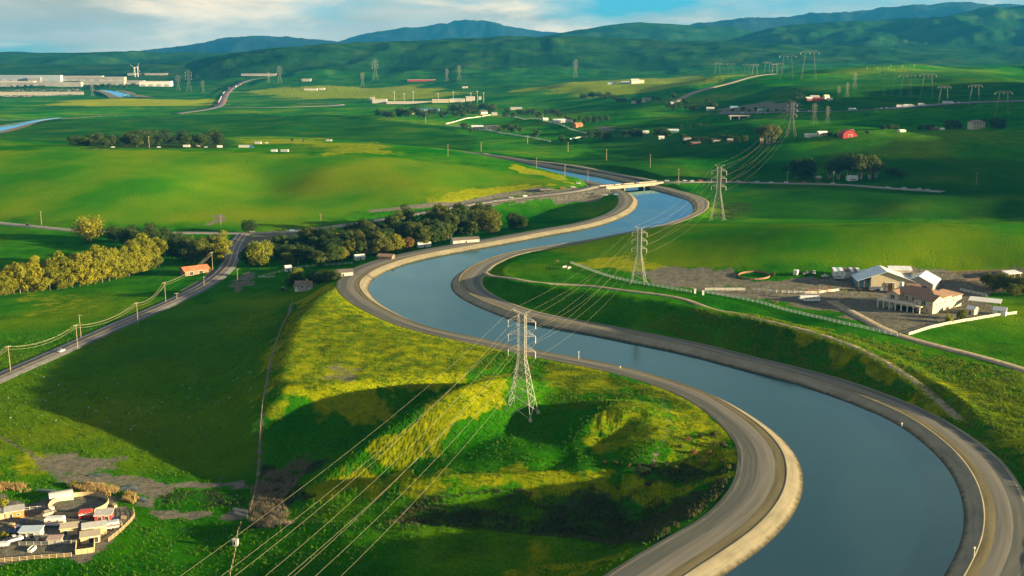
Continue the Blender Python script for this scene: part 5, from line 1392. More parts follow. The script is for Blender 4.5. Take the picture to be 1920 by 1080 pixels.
# --- far farms: (x, y, width px, height px, wall, roof, roof kind, label, rz)
FARM = [
 (800,209,46,6,M_grey,M_blue,'gable','long blue roofed shed in the far trees',0),(906,214,14,7,M_wh,M_dkroof,'gable','white gabled house right of the dense far clump',.5),(927,216,10,5,M_wh,M_wh,'gable','small white house right of the white gabled one',0),
 (895,242,22,7,M_grey,M_zinc,'gable','pale roofed farmhouse inside the paddock, left one',.1),(922,243,24,8,M_cream,M_dkroof,'gable','cream farmhouse inside the paddock, right one',.1),(968,205,21,4,M_wh,M_wh,'gable','long white shed above the paddock',0),
 (1022,226,10,5,M_wh,M_zinc,'gable','small pale shed on the upper paddock fence',.4),(1048,230,24,7,M_wh,M_zinc,'gable','white farmhouse right of the paddock top',.2),(1068,230,14,6,M_tan,M_wh,'gable','tan house right of the white paddock farmhouse',-.3),(1083,238,16,8,M_rust,M_rust,'gable','rust coloured barn at the right of the paddock',.6),
 (1190,157,16,9,M_wh,M_wh,'gable','white hilltop house, tallest of the row',.2),(1202,156,10,6,M_cream,M_tan,'gable','cream wing right of the white hilltop house',.2),(1172,157,16,4,M_wh,M_zinc,'gable','low white shed left of the hilltop house',0),(1147,158,16,4,M_wh,M_blue,'gable','low shed with blue roof, leftmost on the hilltop',0),
 (1212,191,14,8,M_cream,M_brroof,'gable','tan farmhouse on the far hillside',.4),(1200,193,30,4,M_tan,M_brroof,'gable','low outbuilding beside the tan hillside farmhouse',0),(1262,196,12,6,M_wh,M_grey,'gable','pale house in the clump left of the overpass',.3),(1332,207,14,6,M_wh,M_zinc,'gable','white house beside the overpass clump',-.2),(1376,204,14,5,M_grey,M_blue,'gable','grey shed above the freeway sign',0),
 (1517,188,14,6,M_redw,M_wh,'gable','white roofed red shed, leftmost in the hill yard',.2),(1534,189,18,6,M_redw,M_redw,'gable','red barn in the middle of the hill yard',0),(1527,184,16,5,M_wh,M_wh,'gable','long white shed behind the red hill barn',0),(1549,185,10,7,M_wh,M_tan,'gable','white house at the right of the hill yard',.3),(1556,188,8,4,M_wh,M_wh,'gable','small white hut at the right end of the hill yard',0),
 (1541,254,18,8,M_cream,M_wh,'gable','cream shed right of the long white trailer',.2),(1520,256,20,5,M_wh,M_wh,'flat','long white box shed left of the red barn',0),(1580,253,18,7,M_tan,M_dkroof,'gable','tan house left of the red barn',-.3),(1592,249,16,6,M_cream,M_brroof,'gable','cream roofed house behind the red barn',.2),
 (1690,247,13,4,M_wh,M_wh,'gable','small white shed alone on the right hillside',.4),(1748,243,14,5,M_redw,M_tile,'gable','small red roofed shed among hillside trees',.2),(1766,244,7,4,M_wh,M_wh,'gable','tiny white hut left of the cream farmhouse',0),
 (1597,338,18,9,M_wh,M_zinc,'gable','pale roofed roadside shed before the eucalyptus grove',.1),(1534,336,10,6,M_brown,M_grey,'gable','brown hut between the tight clump and the eucalyptus grove',.3),(1210,250,12,5,M_grey,M_zinc,'gable','grey farm shed between two round clumps',.1),(1240,260,10,5,M_wh,M_wh,'gable','small white shed under the trees right of the grey farm shed',0),
 (1262,248,20,6,M_blue,M_zinc,'gable','long pale shed right of the small white shed',-.1),(1288,262,14,5,M_grey,M_dkroof,'gable','grey shed in the farmyard row, left one',.2),(1340,266,18,6,M_grey,M_dkroof,'gable','dark roofed shed in the farmyard row, middle one',.1),(1304,270,18,4,M_redw,M_brroof,'gable','low red shed in the farmyard row',0),(1372,266,16,6,M_brown,M_grey,'gable','brown shed in the farmyard row, right one',-.2),
 (698,192,8,10,M_grey,M_grey,'flat','dark tower block at the left end of the far stadium',0),(712,193,26,7,M_wh,M_cream,'flat','white stand at the left of the far stadium',0),(768,194,84,4,M_wh,M_cream,'flat','long low white wall of the far stadium',0),(828,192,34,6,M_cream,M_tan,'gable','cream hall in the middle of the far stadium',0),(858,191,26,6,M_wh,M_wh,'gable','white hall right of the cream stadium hall',0),(882,189,16,8,M_wh,M_cream,'flat','white block at the right of the far stadium',0),(900,187,5,6,M_wh,M_wh,'flat','small white hut right of the far stadium',0),
 (583,169,24,3,M_wh,M_wh,'flat','far row of white sheds on the yellow ridge, left',0),(604,168,10,3,M_wh,M_wh,'flat','far white shed on the yellow ridge, right',0),(486,142,64,4,M_ware,M_ware,'flat','low far warehouse right of the far highway',0),(575,152,16,4,M_ware,M_wh,'flat','small far warehouse below the ridge',0),(872,165,10,3,M_wh,M_wh,'flat','tiny white shed on the central ridge',0),(790,152,50,3,M_redw,M_wh,'flat','far low red and white sheds before the hills',0),
]
for x, y, w, h, wm, rm, rk, lab, rz in FARM:
    q = P(x, y); s = q[1] / FOC; L = w * s; H = h * s
    W_ = min(L * .7, 26)
    if q[1] > 1900: wm, rm = (M_dwh if wm is M_wh else wm), (M_dwh if rm is M_wh else rm)
    e = building('farm_building', lab, 'building', q, rz, L, W_, H * (.62 if rk == 'gable' else .9), rk, H * .38 if rk == 'gable' else max(H * .1, .25), wm, rm, .4 if L < 30 else .6,
             ops=[('f', -L * .25, H * .12, min(L * .16, 2.2), H * .3, 'window'), ('f', L * .22, H * .12, min(L * .16, 2.2), H * .3, 'window'), ('f', 0, 0.05, min(L * .16, 2.4), H * .42, 'door')] if q[1] < 2600 else ())
# red gambrel barn and cream two-storey farmhouse
q = P(1594, 258); s = q[1] / FOC
e = empty('gambrel_barn', tuple(q), .1, 'red gambrel roofed barn on the hill behind the east road', 'barn')
w, h = 27 * s / 2, 14 * s
MB().prism([(-w, -1), (w, -1), (w, h * .45), (w * .62, h * .8), (0, h), (-w * .62, h * .8), (-w, h * .45)], 0, 14).build('wall', M_redw, e)
for s_ in (-1, 1):
    b = MB()
    for (xa, za), (xb, zb) in (((w * 1.05, h * .42), (w * .63, h * .83)), ((w * .63, h * .83), (0, h * 1.03))):
        b.add([(s_ * xa, -.5, za), (s_ * xa, 14.5, za), (s_ * xb, 14.5, zb), (s_ * xb, -.5, zb), (s_ * xa, -.5, za + .25), (s_ * xa, 14.5, za + .25), (s_ * xb, 14.5, zb + .25), (s_ * xb, -.5, zb + .25)], [(0, 1, 2, 3), (4, 7, 6, 5), (0, 3, 7, 4), (1, 5, 6, 2), (0, 4, 5, 1)])
    b.build('roof', material('red_roof', (0.26, 0.05, 0.04)), e)
d = MB().box((0, -.08, h * .2), (w * .6, .16, h * .4)).build('door', M_wh, e); MB().box((0, -.2, h * .19), (w * .5, .1, h * .36)).build('door_leaf', M_redw, d)
q = P(1830, 241)
building('farmhouse', 'cream two-storey farmhouse with brown roof between dark trees on the right hill', 'house', q, .25, 26 * q[1] / FOC, 11, 12 * q[1] / FOC, 'hip', 4 * q[1] / FOC, M_cream, M_brroof, .7, ops=[('f', x, z, 1.6, 1.8, 'window') for x in (-6, -2, 2, 6) for z in (1.2, 5.2)])
# silo
q = P(774, 214); e = empty('silo', tuple(q), 0, 'white silo left of the long blue roofed shed', 'silo')
MB().tube((0, 0, -1), (0, 0, 9), 2.2, 2.2, 14).build('wall', M_wh, e); MB().tube((0, 0, 9), (0, 0, 11), 2.3, .2, 14).build('roof', M_zinc, e)
# --- far warehouses and car park on the plain
WARE = [(-40,112,153,11,M_wareblue,'grey-blue far warehouse at the left edge, farthest and longest'),(52,76,153.5,7,M_ware,'white block before the grey-blue far warehouse'),(112,232,152,7,M_ware,'wide pale far warehouse behind the turbines'),(-40,150,161,6,M_ware,'long pale warehouse behind the car park trees'),(150,232,159,6,M_ware,'pale warehouse left of the turbines'),(188,268,158,6,M_ware,'low far warehouse under the wind turbines'),(262,320,162,9,M_wh,'white warehouse nearest the far canal'),
        (-40,62,158,5,M_tan,'tan far warehouse at the left edge'),(240,312,141,3,M_ware,'faint far warehouse beyond the turbines'),(-40,155,179,6,M_conc,'pale parapet wall of the far car park'),(100,190,147,4,M_ware,'thin far warehouse between the turbines and the left edge')]
for x0, x1, y, h, m_, lab in WARE:
    a = P((x0 + x1) / 2, y); s = a[1] / FOC
    e = empty('warehouse', tuple(a), 0, lab, 'warehouse', 'far warehouses')
    L = (x1 - x0) * s; W_ = 30 if 'parapet' not in lab else 3; Hh = h * s
    MB().box((0, W_ / 2, Hh / 2 - 2), (L, W_, Hh + 4)).build('wall', m_, e)
    MB().box((0, W_ / 2, Hh + .6), (L + 1, W_ + 1, 1.2)).build('roof', M_dwh, e)
    if 'parapet' not in lab:
        n = int(min(18, max(4, L / 40)))
        for k in range(n): MB().box((-L / 2 + L * (k + .5) / n, -.4, Hh * .22), (L / n * .5, .6, Hh * .4)).build('dock_door', M_grey, e)
cs = MB(); r_ = random.Random(9); ccols = [M_wh, M_grey, M_dark, M_redw, M_blue]
W4 = [P(x, y) for x, y in ((-30, 182), (158, 178), (150, 166), (-30, 168))]
for k in range(900):
    a, b_ = r_.random(), r_.random()
    row_ = int(b_ * 12) / 12
    p = (Vector(W4[0]).lerp(Vector(W4[1]), a)).lerp(Vector(W4[3]).lerp(Vector(W4[2]), a), row_)
    z = float(ground(p.x, p.y)); c_ = r_.randrange(5)
    cs.box((p.x, p.y, z + .8), (4.4, 2.2, .9), c_); cs.box((p.x - .2, p.y, z + 1.5), (2.4, 2.0, .6), 2)
tag(cs.build('parked_cars', ccols), 'hundreds of tiny cars packed in the far car park', 'cars', None, 'stuff')
# --- bridge over the canal, freeway overpass
M_bconc = material('bridge_concrete', (0.26, 0.235, 0.185), 0.9, 0.2, var=0.18, vscale=0.2)
def bridge():
    a = Vector(at_z(1136, 350, 4.6)); b_ = Vector(at_z(1232, 342, 4.6)); mid = (a + b_) / 2; d = b_ - a; L = d.length + 8; rz = math.atan2(d.y, d.x)
    e = empty('canal_bridge', (mid.x, mid.y, 0), rz, 'pale concrete girder bridge carrying the road across the canal', 'bridge')
    MB().box((0, 0, 4.2), (L, 11, .7)).build('deck', M_bconc, e); MB().box((0, 0, 4.58), (L, 9.6, .06)).build('roadway', M_asph2, e)
    for s_ in (-1, 1):
        MB().box((0, s_ * 5.2, 3.2), (L, .8, 1.6)).build('girder', M_bconc, e); MB().box((0, s_ * 5.5, 5.05), (L, .35, 1.0)).build('parapet', M_bconc, e)
    for x in (-L * .17, L * .17): MB().box((x, 0, 0), (1.2, 8.5, 5.6)).build('pier', M_bconc, e)
    for x in (-L / 2 + 1, L / 2 - 1): MB().box((x, 0, 1.6), (2.2, 11.5, 4.6)).build('abutment', M_bconc, e)
bridge()
q = P(1385, 222); e = empty('overpass', (q[0], q[1] - 4, q[2] - 1), 0.0, 'concrete freeway overpass with a dark underpass below the deck', 'overpass')
MB().box((0, 0, 5.5), (34, 4, 1.6)).build('deck', M_conc, e); MB().box((0, 2.5, 2.2), (24, 1, 5)).build('underpass', M_dark, e)
for x in (-14, 0, 14): MB().box((x, -.5, 2), (1.6, 2, 6)).build('pier', M_conc, e)
q = P(1428, 214); e = empty('overhead_sign', tuple(q), 0.05, 'green overhead sign gantry above the freeway', 'road sign')
for x in (-7, 7): MB().tube((x, 0, -2), (x, 0, 8), .35, None, 6).build('post', M_steel, e)
MB().box((0, 0, 7.6), (14.5, .5, .6)).build('beam', M_steel, e); MB().box((2, -.4, 7.4), (8, .2, 3.4)).build('panel', material('sign_green', (0.03, 0.22, 0.12)), e)
# far canal reaches on the left plain
def strip(name, pix, wpx, mat, lift=1.2):
    T = resample(smooth_line(np.array([P(x, y)[:2] for x, y, w in pix]), 12, 2), 12)
    s0 = np.linspace(0, 1, len(pix)); w = np.interp(np.linspace(0, 1, len(T)), s0, [p[2] for p in pix])
    n_ = normals2(T); z = np.array([max(ground(x + a * k, y + b * k) for k in (-30, 0, 30)) for (x, y), (a, b) in zip(T, n_)]) + lift
    k = 7; z = np.convolve(np.r_[np.full(k, z[0]), z, np.full(k, z[-1])], np.ones(2 * k + 1) / (2 * k + 1), 'valid')
    return sweep(name, T, n_, [(-w / 2 - 14, z - 5), (-w / 2, z), (w / 2, z), (w / 2 + 14, z - 5)] if mat is water else [(-w / 2, z), (w / 2, z)], mat, flip=True)
for pix in ([(-60,252,50),(0,243,44),(22,238,36),(48,233,26),(80,226,16),(110,223,10)], [(199,170,50),(212,173,55),(228,178,60),(248,184,70)]):
    strip('far_canal', [(x, y, w * 2.2) for x, y, w in pix], 0, M_verge, 1.5)
    strip('far_canal_water', pix, 0, water, 2.6)

# ------------------------------------------------------------------ vehicles
M_tyre = material('tyre_rubber', (0.03, 0.03, 0.03), 0.9, 0.1)
M_rim = material('wheel_rim', (0.45, 0.45, 0.45), 0.4, 0.5, metal=.5)
PAINT = {k: material('car_paint_' + k, c, 0.35, 0.5, var=0.03) for k, c in dict(white=(.58, .58, .56), silver=(.42, .43, .44), black=(.025, .025, .028), red=(.40, .03, .025), blue=(.04, .17, .42), grey=(.16, .165, .17), tan=(.40, .32, .20)).items()}
def wheels(e, xs, yw, r=.34, w=.24):
    for x in xs:
        for s in (-1, 1):
            o = MB().tube((x, s * (yw - w), r), (x, s * yw, r), r, None, 12).build('wheel', M_tyre, e); MB().tube((x, s * yw, r), (x, s * (yw + .02), r), r * .55, None, 8).build('rim', M_rim, o)
CARPROTO = {}
def car_proto(col, kind):
    key = (col, kind)
    if key in CARPROTO: return CARPROTO[key]
    e = bpy.data.objects.new('parked_car' if kind != 'pickup' else 'pickup_truck', None)
    def loft(secs, m, nm):
        # secs: (x, half width bottom, half width top, z0, z1)
        b = MB(); Pp = []
        for x, wb, wt, z0, z1 in secs: Pp += [(x, -wb, z0), (x, wb, z0), (x, wt, z1), (x, -wt, z1)]
        F = [(3, 2, 1, 0), tuple(4 * (len(secs) - 1) + k for k in range(4))]
        for i in range(len(secs) - 1):
            for k in range(4): F.append((4 * i + k, 4 * i + (k + 1) % 4, 4 * i + 4 + (k + 1) % 4, 4 * i + 4 + k))
        b.add(Pp, F); return b.build(nm, m, e)
    if kind == 'pickup':
        loft([(-2.7, .92, .94, .45, 1.1), (2.3, .94, .94, .4, 1.12), (2.75, .85, .8, .45, 1.0)], PAINT[col], 'body'); loft([(-.5, .86, .86, 1.1, 1.12), (-.35, .86, .72, 1.1, 1.85), (.8, .86, .72, 1.1, 1.85), (1.5, .86, .8, 1.1, 1.13)], M_glass, 'cabin'); loft([(-.3, .74, .7, 1.84, 1.92), (.75, .74, .7, 1.84, 1.92)], PAINT[col], 'roof')
        MB().box((-1.7, 0, 1.13), (1.7, 1.5, .06)).build('load_bed', M_dark, e); wheels(e, (-1.75, 1.75), .93, .4)
    else:
        tall = .25 if kind == 'suv' else 0
        loft([(-2.25, .8, .76, .42, .92 + tall * .4), (-2.1, .9, .86, .3, .98 + tall * .4), (1.0, .9, .88, .28, .96 + tall * .3), (2.05, .88, .8, .3, .82 + tall * .3), (2.28, .7, .66, .4, .7 + tall * .3)], PAINT[col], 'body')
        loft([(-1.9 if kind == 'suv' else -1.75, .84, .78, .94, .98), (-1.6 if kind == 'suv' else -1.1, .83, .64, .94, 1.42 + tall), (.15, .83, .64, .94, 1.44 + tall), (1.05, .84, .76, .94, .98)], M_glass, 'cabin')
        loft([(-1.5 if kind == 'suv' else -1.05, .66, .6, 1.41 + tall, 1.48 + tall), (.1, .66, .6, 1.43 + tall, 1.49 + tall)], PAINT[col], 'roof'); wheels(e, (-1.4, 1.42), .9)
    for s in (-1, 1):
        MB().box((2.24 if kind != 'pickup' else 2.74, s * .55, .66), (.08, .3, .14)).build('headlight', M_ins, e); MB().box((-2.24 if kind != 'pickup' else -2.7, s * .6, .78), (.06, .26, .14)).build('tail_light', PAINT['red'], e)
    CARPROTO[key] = e
    return e
used = set()
def car(px, py, col, label, rz=0.0, kind='sedan', group=None, at=None, cat=None, z=None):
    q = P(px, py) if at is None else np.asarray(at)
    pr = car_proto(col, kind)
    if (col, kind) in used: o = copy_tree(pr)
    else:
        used.add((col, kind)); o = pr; C.objects.link(o)
    o.location = (q[0], q[1], q[2] + .42 + q[1] * .00035 if z is None else z); o.rotation_euler = (0, 0, rz)
    return tag(o, label, cat or ('truck' if kind == 'pickup' else 'car'), group)
def road_dir(key, x, y):
    T, w = ROADS[key]; D, I = near_line(np.array([x]), np.array([y]), T); i = min(max(I[0], 1), len(T) - 2); d = T[i + 1] - T[i - 1]
    return math.atan2(d[1], d[0]), T[i]
def road_car(key, px, py, off, col, label, kind='sedan', group=None, back=False):
    q = P(px, py); a, t = road_dir(key, q[0], q[1])
    x, y = t[0] - math.sin(a) * off, t[1] + math.cos(a) * off
    z = t[2] + .3 + y * .00035
    return car(0, 0, col, label, a + (math.pi if back else 0), kind, group, at=(x, y, 0), z=z)
road_car('main', 107, 662, -1.9, 'white', 'white car driving on the main road near the left edge', 'sedan', 'cars on the main road')
road_car('main', 459, 452, 1.8, 'black', 'dark car stopped at the road junction', 'suv', 'cars at the junction', True)
road_car('cross', 466, 440, 1.8, 'white', 'white car turning at the road junction', 'sedan', 'cars at the junction')
road_car('cross', 551, 436, 1.8, 'blue', 'blue car beside the trees right of the junction', 'sedan', 'cars at the junction')
road_car('cross', 518, 438, -1.8, 'tan', 'tan car behind the golden trees at the junction', 'sedan', 'cars at the junction')
road_car('west', 59, 424, 0, 'black', 'dark car on the western road at the left edge', 'suv', 'cars on the western road')
for i, (x, y, c, k) in enumerate([(924,379,'grey','sedan'),(958,373,'silver','sedan'),(984,370,'white','suv'),(1054,355,'red','sedan'),(1074,353,'white','sedan'),(1097,351,'black','sedan'),(1084,346,'white','suv'),(1112,366,'black','suv'),(1133,368,'white','pickup'),(1154,367,'blue','sedan')]):
    w_ = ['leftmost in the roadside lot', 'second from the left in the roadside lot', 'third from the left in the roadside lot, before the bus', 'just right of the black bus', 'between the red car and the bridge', 'nearest the left end of the bridge', 'at the foot of the yellow knoll by the bridge', 'left of the three parked above the canal bend', 'middle of the three parked above the canal bend', 'right of the three parked above the canal bend'][i]
    car(x, y, c, '%s %s %s' % (c, {'sedan': 'car', 'suv': 'tall car', 'pickup': 'pickup'}[k], w_), random.uniform(-.2, .4), k, 'cars parked by the bridge')
for i, (x, y, c) in enumerate([(1150,346,'black'),(1168,345,'silver'),(1196,343,'white'),(1250,341,'silver'),(1271,342,'grey'),(1284,341,'white')]):
    q = at_z(x, y, 5.2) if x < 1230 else P(x, y)
    car(0, 0, c, '%s car %s' % (c, ['first on the bridge from the left', 'second on the bridge from the left', 'third on the bridge from the left', 'first right of the bridge', 'second right of the bridge', 'third right of the bridge'][i]), -.15 if x < 1230 else 0, 'sedan', 'cars at the bridge', at=q, z=4.65 if x < 1230 else None)
east = [(1300,'white'),(1318,'red'),(1336,'grey'),(1358,'red'),(1381,'silver'),(1402,'black'),(1423,'white'),(1442,'white'),(1475,'white'),(1503,'red'),(1531,'black'),(1562,'white'),(1664,'white'),(1691,'white'),(1724,'silver'),(1748,'silver')]
for i, (x, c) in enumerate(east):
    T, w_ = ROADS['east']
    row_ = float(np.interp(x, [1300, 1450, 1600, 1660, 1760], [341, 344, 347, 354, 358]))
    road_car('east', x, row_, random.choice((-1.9, 1.9)), c, '%s car on the east road, %s in line counting from the bridge' % (c, ORD[i]), random.choice(('sedan', 'suv')), 'cars on the east road', random.random() < .5)
# boxy vehicles
def trailer(name, px, py, L, W, H, rz, label, cat, body='white', stripe=None, group=None, cab=None, axles=2, nose=False, at=None, z=None, windows=2):
    q = P(px, py) if at is None else np.asarray(at)
    e = empty(name, (q[0], q[1], q[2] + (.05 + q[1] * .0003 if z is None else z)), rz, label, cat, group)
    m_ = PAINT.get(body) or MAT[body]
    b = MB()
    pr = [(-L / 2, .55), (L / 2, .55), (L / 2, .55 + H * .85), (L / 2 - .35, .55 + H), (-L / 2 + .3, .55 + H), (-L / 2, .55 + H * .9)]
    b.prism([(x, z_) for x, z_ in pr], -W / 2, W / 2); b.build('body', m_, e)
    if nose: MB().prism([(-L / 2 - 2.2, 1.5), (-L / 2 + .02, 1.2), (-L / 2 + .02, .5 + H), (-L / 2 - 1.8, .5 + H)], -W / 2 + .04, W / 2 - .04).build('gooseneck', m_, e)
    if stripe: MB().box((0, 0, .55 + H * .45), (L * 1.004, W * 1.01, H * .22)).build('stripe', stripe, e)
    for k in range(windows):
        o = MB().box((-L / 2 + L * (k + .7) / (windows + .4), -W / 2 - .02, .55 + H * .62), (L * .14, .06, H * .22)).build('window', M_wh, e); MB().box((-L / 2 + L * (k + .7) / (windows + .4), -W / 2 - .06, .55 + H * .62), (L * .12, .03, H * .17)).build('pane', M_glass, o)
    xs = [(-L * .05 + 1.0 * k) for k in range(axles)] if cab is None else [-L / 2 + 1.2, -L / 2 + 2.4, L / 2 - 1.5]
    wheels(e, xs, W / 2 - .05, .42, .3)
    if cab:
        c_ = MB(); c_.prism([(L / 2 + .4, .5), (L / 2 + 4.6, .5), (L / 2 + 4.6, 1.7), (L / 2 + 3.2, 1.9), (L / 2 + 2.7, 3.1), (L / 2 + .4, 3.4)], -W / 2 + .1, W / 2 - .1)
        co = c_.build('cab', PAINT[cab], e); MB().prism([(L / 2 + 3.22, 1.95), (L / 2 + 3.3, 1.98), (L / 2 + 2.85, 3.0), (L / 2 + 2.76, 3.0)], -W / 2 + .2, W / 2 - .2).build('windscreen', M_glass, co); wheels(e, (L / 2 + 1.2, L / 2 + 3.7), W / 2 - .1, .48, .3)
    return e
trailer('horse_trailer', 1521, 566, 8.6, 2.5, 2.7, R(2), 'white gooseneck horse trailer parked in the ranch yard', 'trailer', 'white', PAINT['silver'], nose=True, windows=4)
trailer('camper', 1573, 520, 6.8, 2.5, 3.0, R(-5), 'white camper parked before the striped shed', 'camper', 'white', windows=2)
trailer('cargo_trailer', 1492, 517, 3.6, 2.3, 2.6, R(60), 'white cargo trailer left of the dark truck above the ranch', 'trailer', 'white', windows=1)
car(1511, 516, 'black', 'dark pickup beside the white cargo trailer', .3, 'pickup'); car(1526, 515, 'white', 'white car right of the dark pickup above the ranch', 1.2, 'suv'); car(1547, 521, 'white', 'white car left of the camper at the ranch', .5, 'sedan'); car(1573, 525, 'white', 'white pickup before the camper at the ranch', .1, 'pickup')
car(1611, 546, 'black', 'dark vehicle at the left corner of the large barn', 1.4, 'suv'); car(1631, 546, 'grey', 'grey vehicle left of the large barn doors', 1.5, 'suv')
trailer('horse_trailer', 162, 972, 4.2, 2.0, 2.3, R(14), 'red horse trailer parked against the round pen', 'trailer', 'red', PAINT['white'], windows=3)
trailer('caravan', 104, 986, 6.0, 2.3, 2.4, R(4), 'white caravan with a brown band in the homestead yard', 'caravan', 'white', M_brown, windows=2)
trailer('stock_trailer', 210, 992, 4.6, 2.0, 2.0, R(24), 'grey stock trailer with a red front right of the stable', 'trailer', 'silver', M_redw, windows=1)
car(34, 1000, 'blue', 'blue pickup left of the grey open shed', R(20), 'pickup'); car(26, 1018, 'white', 'white pickup beside the bush at the left edge', R(40), 'pickup')
trailer('boat', 3, 1026, 4.6, 1.8, .9, R(8), 'white boat on a trailer cut by the left edge', 'boat', 'white', windows=0)
car(92, 968, 'tan', 'tan vehicle before the round pen wall', .8, 'suv')
trailer('semi_truck', 458, 278, 13.5, 2.6, 2.9, R(-6), 'white box truck with a blue cab beyond the big field', 'truck', 'white', cab='blue', windows=0)
for x, y, L, lab in [(514,286,7,'white motorhome, left of the pair on the crest road'),(534,286,9,'white motorhome, right of the pair on the crest road'),(484,271,9,'white box trailer behind the blue cab truck'),(617,266,9.5,'white box trailer alone on the pale grass knoll'),(350,277,8,'white trailer right of the long dark clump'),(370,276,5,'small white trailer, second right of the long dark clump'),(412,278,6,'white flat trailer left of the blue cab truck')]:
    trailer('box_trailer', x, y, L, 2.5, 2.6, R(random.uniform(-12, 5)), lab, 'trailer', 'white', windows=0)
for x, y, c, lab in [(500,270,'white','white car right of the trailer behind the blue cab truck'),(386,278,'silver','silver car left of the flat white trailer'),(566,266,'grey','dark car beside the tiny trees on the knoll'),(212,278,'white','white car at the left of the long dark clump'),(298,278,'white','white car before the long dark clump')]:
    car(x, y, c, lab, .3, 'sedan')
trailer('coach', 1022, 360, 12, 2.6, 3.0, R(16), 'black coach parked beside the road before the yellow knoll', 'bus', 'black', windows=6)
T, w_ = ROADS['freeway']
for x, c, L, lab in [(1568,'blue',14,'long white truck with a green band above the overpass'),(1714,'white',14,'white freeway truck, left of the far pair'),(1750,'white',13,'white freeway truck, right of the far pair'),(1795,'white',8,'short white freeway truck left of the rightmost one'),(1847,'white',13,'rightmost white freeway truck')]:
    q = P(x, 213); a, t_ = road_dir('freeway', q[0], q[1])
    trailer('semi_truck', 0, 0, L, 2.6, 3.4, a, lab, 'truck', 'white', material('sign_green', (0.03, .22, .12)) if 'green' in lab else None, 'freeway trucks', cab=c, windows=0, at=(t_[0], t_[1] - 5, t_[2] + 1.2 + t_[1] * .00035), z=0)
for i, x in enumerate([1400,1425,1460,1490,1505,1530,1620,1640,1660,1690,1775,1880]):
    q = P(x, 213.5); a, t_ = road_dir('freeway', q[0], q[1])
    car(0, 0, ['white', 'silver', 'grey', 'white'][i % 4], '%s car on the freeway, %s from the overpass' % (['white', 'silver', 'grey', 'white'][i % 4], ORD[i]), a, 'suv', 'freeway cars', at=(t_[0], t_[1] - 4 + (i % 3) * 3, 0), z=t_[2] + 1.3 + t_[1] * .00035)
for i in range(16):
    T2, w2 = ROADS['far_highway']; k = int(len(T2) * (.28 + .6 * i / 16)); a = math.atan2(*(T2[k + 1] - T2[k])[1::-1])
    trailer('far_truck', 0, 0, 12, 3, 3.6, a, 'tiny truck on the far highway, %s from the near end' % ORD[i], 'truck', random.choice(['white', 'silver', 'white', 'red']), None, 'trucks on the far highway', windows=0, at=(T2[k][0] + random.choice((-9, 9)), T2[k][1], T2[k][2] + 2.2 + T2[k][1] * .00035), z=0)

# ------------------------------------------------------------------ fences
M_whf = material('white_rail', (0.62, 0.61, 0.56), 0.6, 0.3, var=.05)
def fence(label, pix, H=1.5, spacing=2.6, rails=3, mat=None, pw=.2, rh=.2, group='fences', name='rail_fence', closed=False, pts=None, rt=.07, sheet=None):
    mat = mat or M_whf
    W = np.array([P(x, y) for x, y in pix]) if pts is None else np.asarray(pts)
    T = smooth_line(W[:, :2], spacing, 0) if len(W) > 2 else resample(W[:, :2], spacing)
    zz = ground(T[:, 0], T[:, 1])
    o0 = (T[0, 0], T[0, 1], float(zz[0]))
    e = empty(name, o0, 0, label, 'fence', group)
    pm = MB().box((0, 0, H / 2 - .2), (pw, pw, H + .55)).mesh('post', mat)
    Lp = [(x - o0[0], y - o0[1], float(z) - o0[2]) for (x, y), z in zip(T, zz)]
    for p in (Lp[:-1] if closed else Lp): new_obj('post', pm, e).location = p
    for k in range(rails):
        b = MB(); h = H * (k + .75) / rails if rails > 1 else H * .9
        for a, c in zip(Lp[:-1], Lp[1:]): b.bar((a[0], a[1], a[2] + h), (c[0], c[1], c[2] + h), rt, rh)
        b.build('rail', mat, e)
    if sheet:
        b = MB()
        for a, c in zip(Lp[:-1], Lp[1:]): b.bar((a[0], a[1], a[2] + H * .5), (c[0], c[1], c[2] + H * .5), .05, H)
        b.build('panel', sheet, e)
    return e
fence('long white rail fence between the ranch yard and the canal trail', [(1318,549),(1360,556),(1420,568),(1500,589),(1580,608),(1640,621),(1682,631)], 1.5, 3.0)
fence('white rail fence curving below the tiled house to the right', [(1704,629),(1760,613),(1830,600),(1870,593),(1906,589)], 1.5, 3.0)
fence('white rail fence behind the horse trailer before the barns', [(1412,545),(1460,549),(1520,551),(1573,546)], 1.5, 3.0)
fence('white rail fence running from the grazing horses past the lattice pylon', [(1070,494),(1100,505),(1140,519),(1190,531),(1250,541),(1296,549)], 1.5, 3.0)
fence('short white rail fence left of the ranch gate', [(1322,545),(1360,545),(1396,545)], 1.5, 3.0)
fence('white rail fence behind the roof of the tiled house', [(1800,545),(1830,552),(1850,556)], 1.6, 2.6)
for x, y, lab in ((1303, 550, 'white gate pillar left of the ranch yard entrance'), (1318, 553, 'white gate pillar right of the ranch yard entrance')):
    q = P(x, y); e = empty('gate_pillar', tuple(q), 0, lab, 'gate pillar', 'ranch gate pillars'); MB().box((0, 0, .9), (1.0, 1.0, 2.6)).build('shaft', M_wh, e); MB().box((0, 0, 2.3), (1.3, 1.3, .25)).build('cap', M_wh, e)
fence('dark corral fence along the back of the ranch, upper one', [(1772,513),(1830,511),(1890,509)], 1.5, 4, 3, M_brown)
fence('dark corral fence along the back of the ranch, lower one', [(1772,530),(1830,526),(1880,519)], 1.5, 4, 3, M_brown)
fence('white paddock fence far away, upper side', [(836,233),(870,224),(915,217),(960,219),(1000,223),(1060,238),(1110,251),(1116,254)], 2.0, 14, 2, M_whf, .6, .55, rt=.4)
fence('white paddock fence far away, lower side', [(836,234),(880,241),(930,248),(985,257),(1032,266)], 2.0, 14, 2, M_whf, .6, .55, rt=.4)
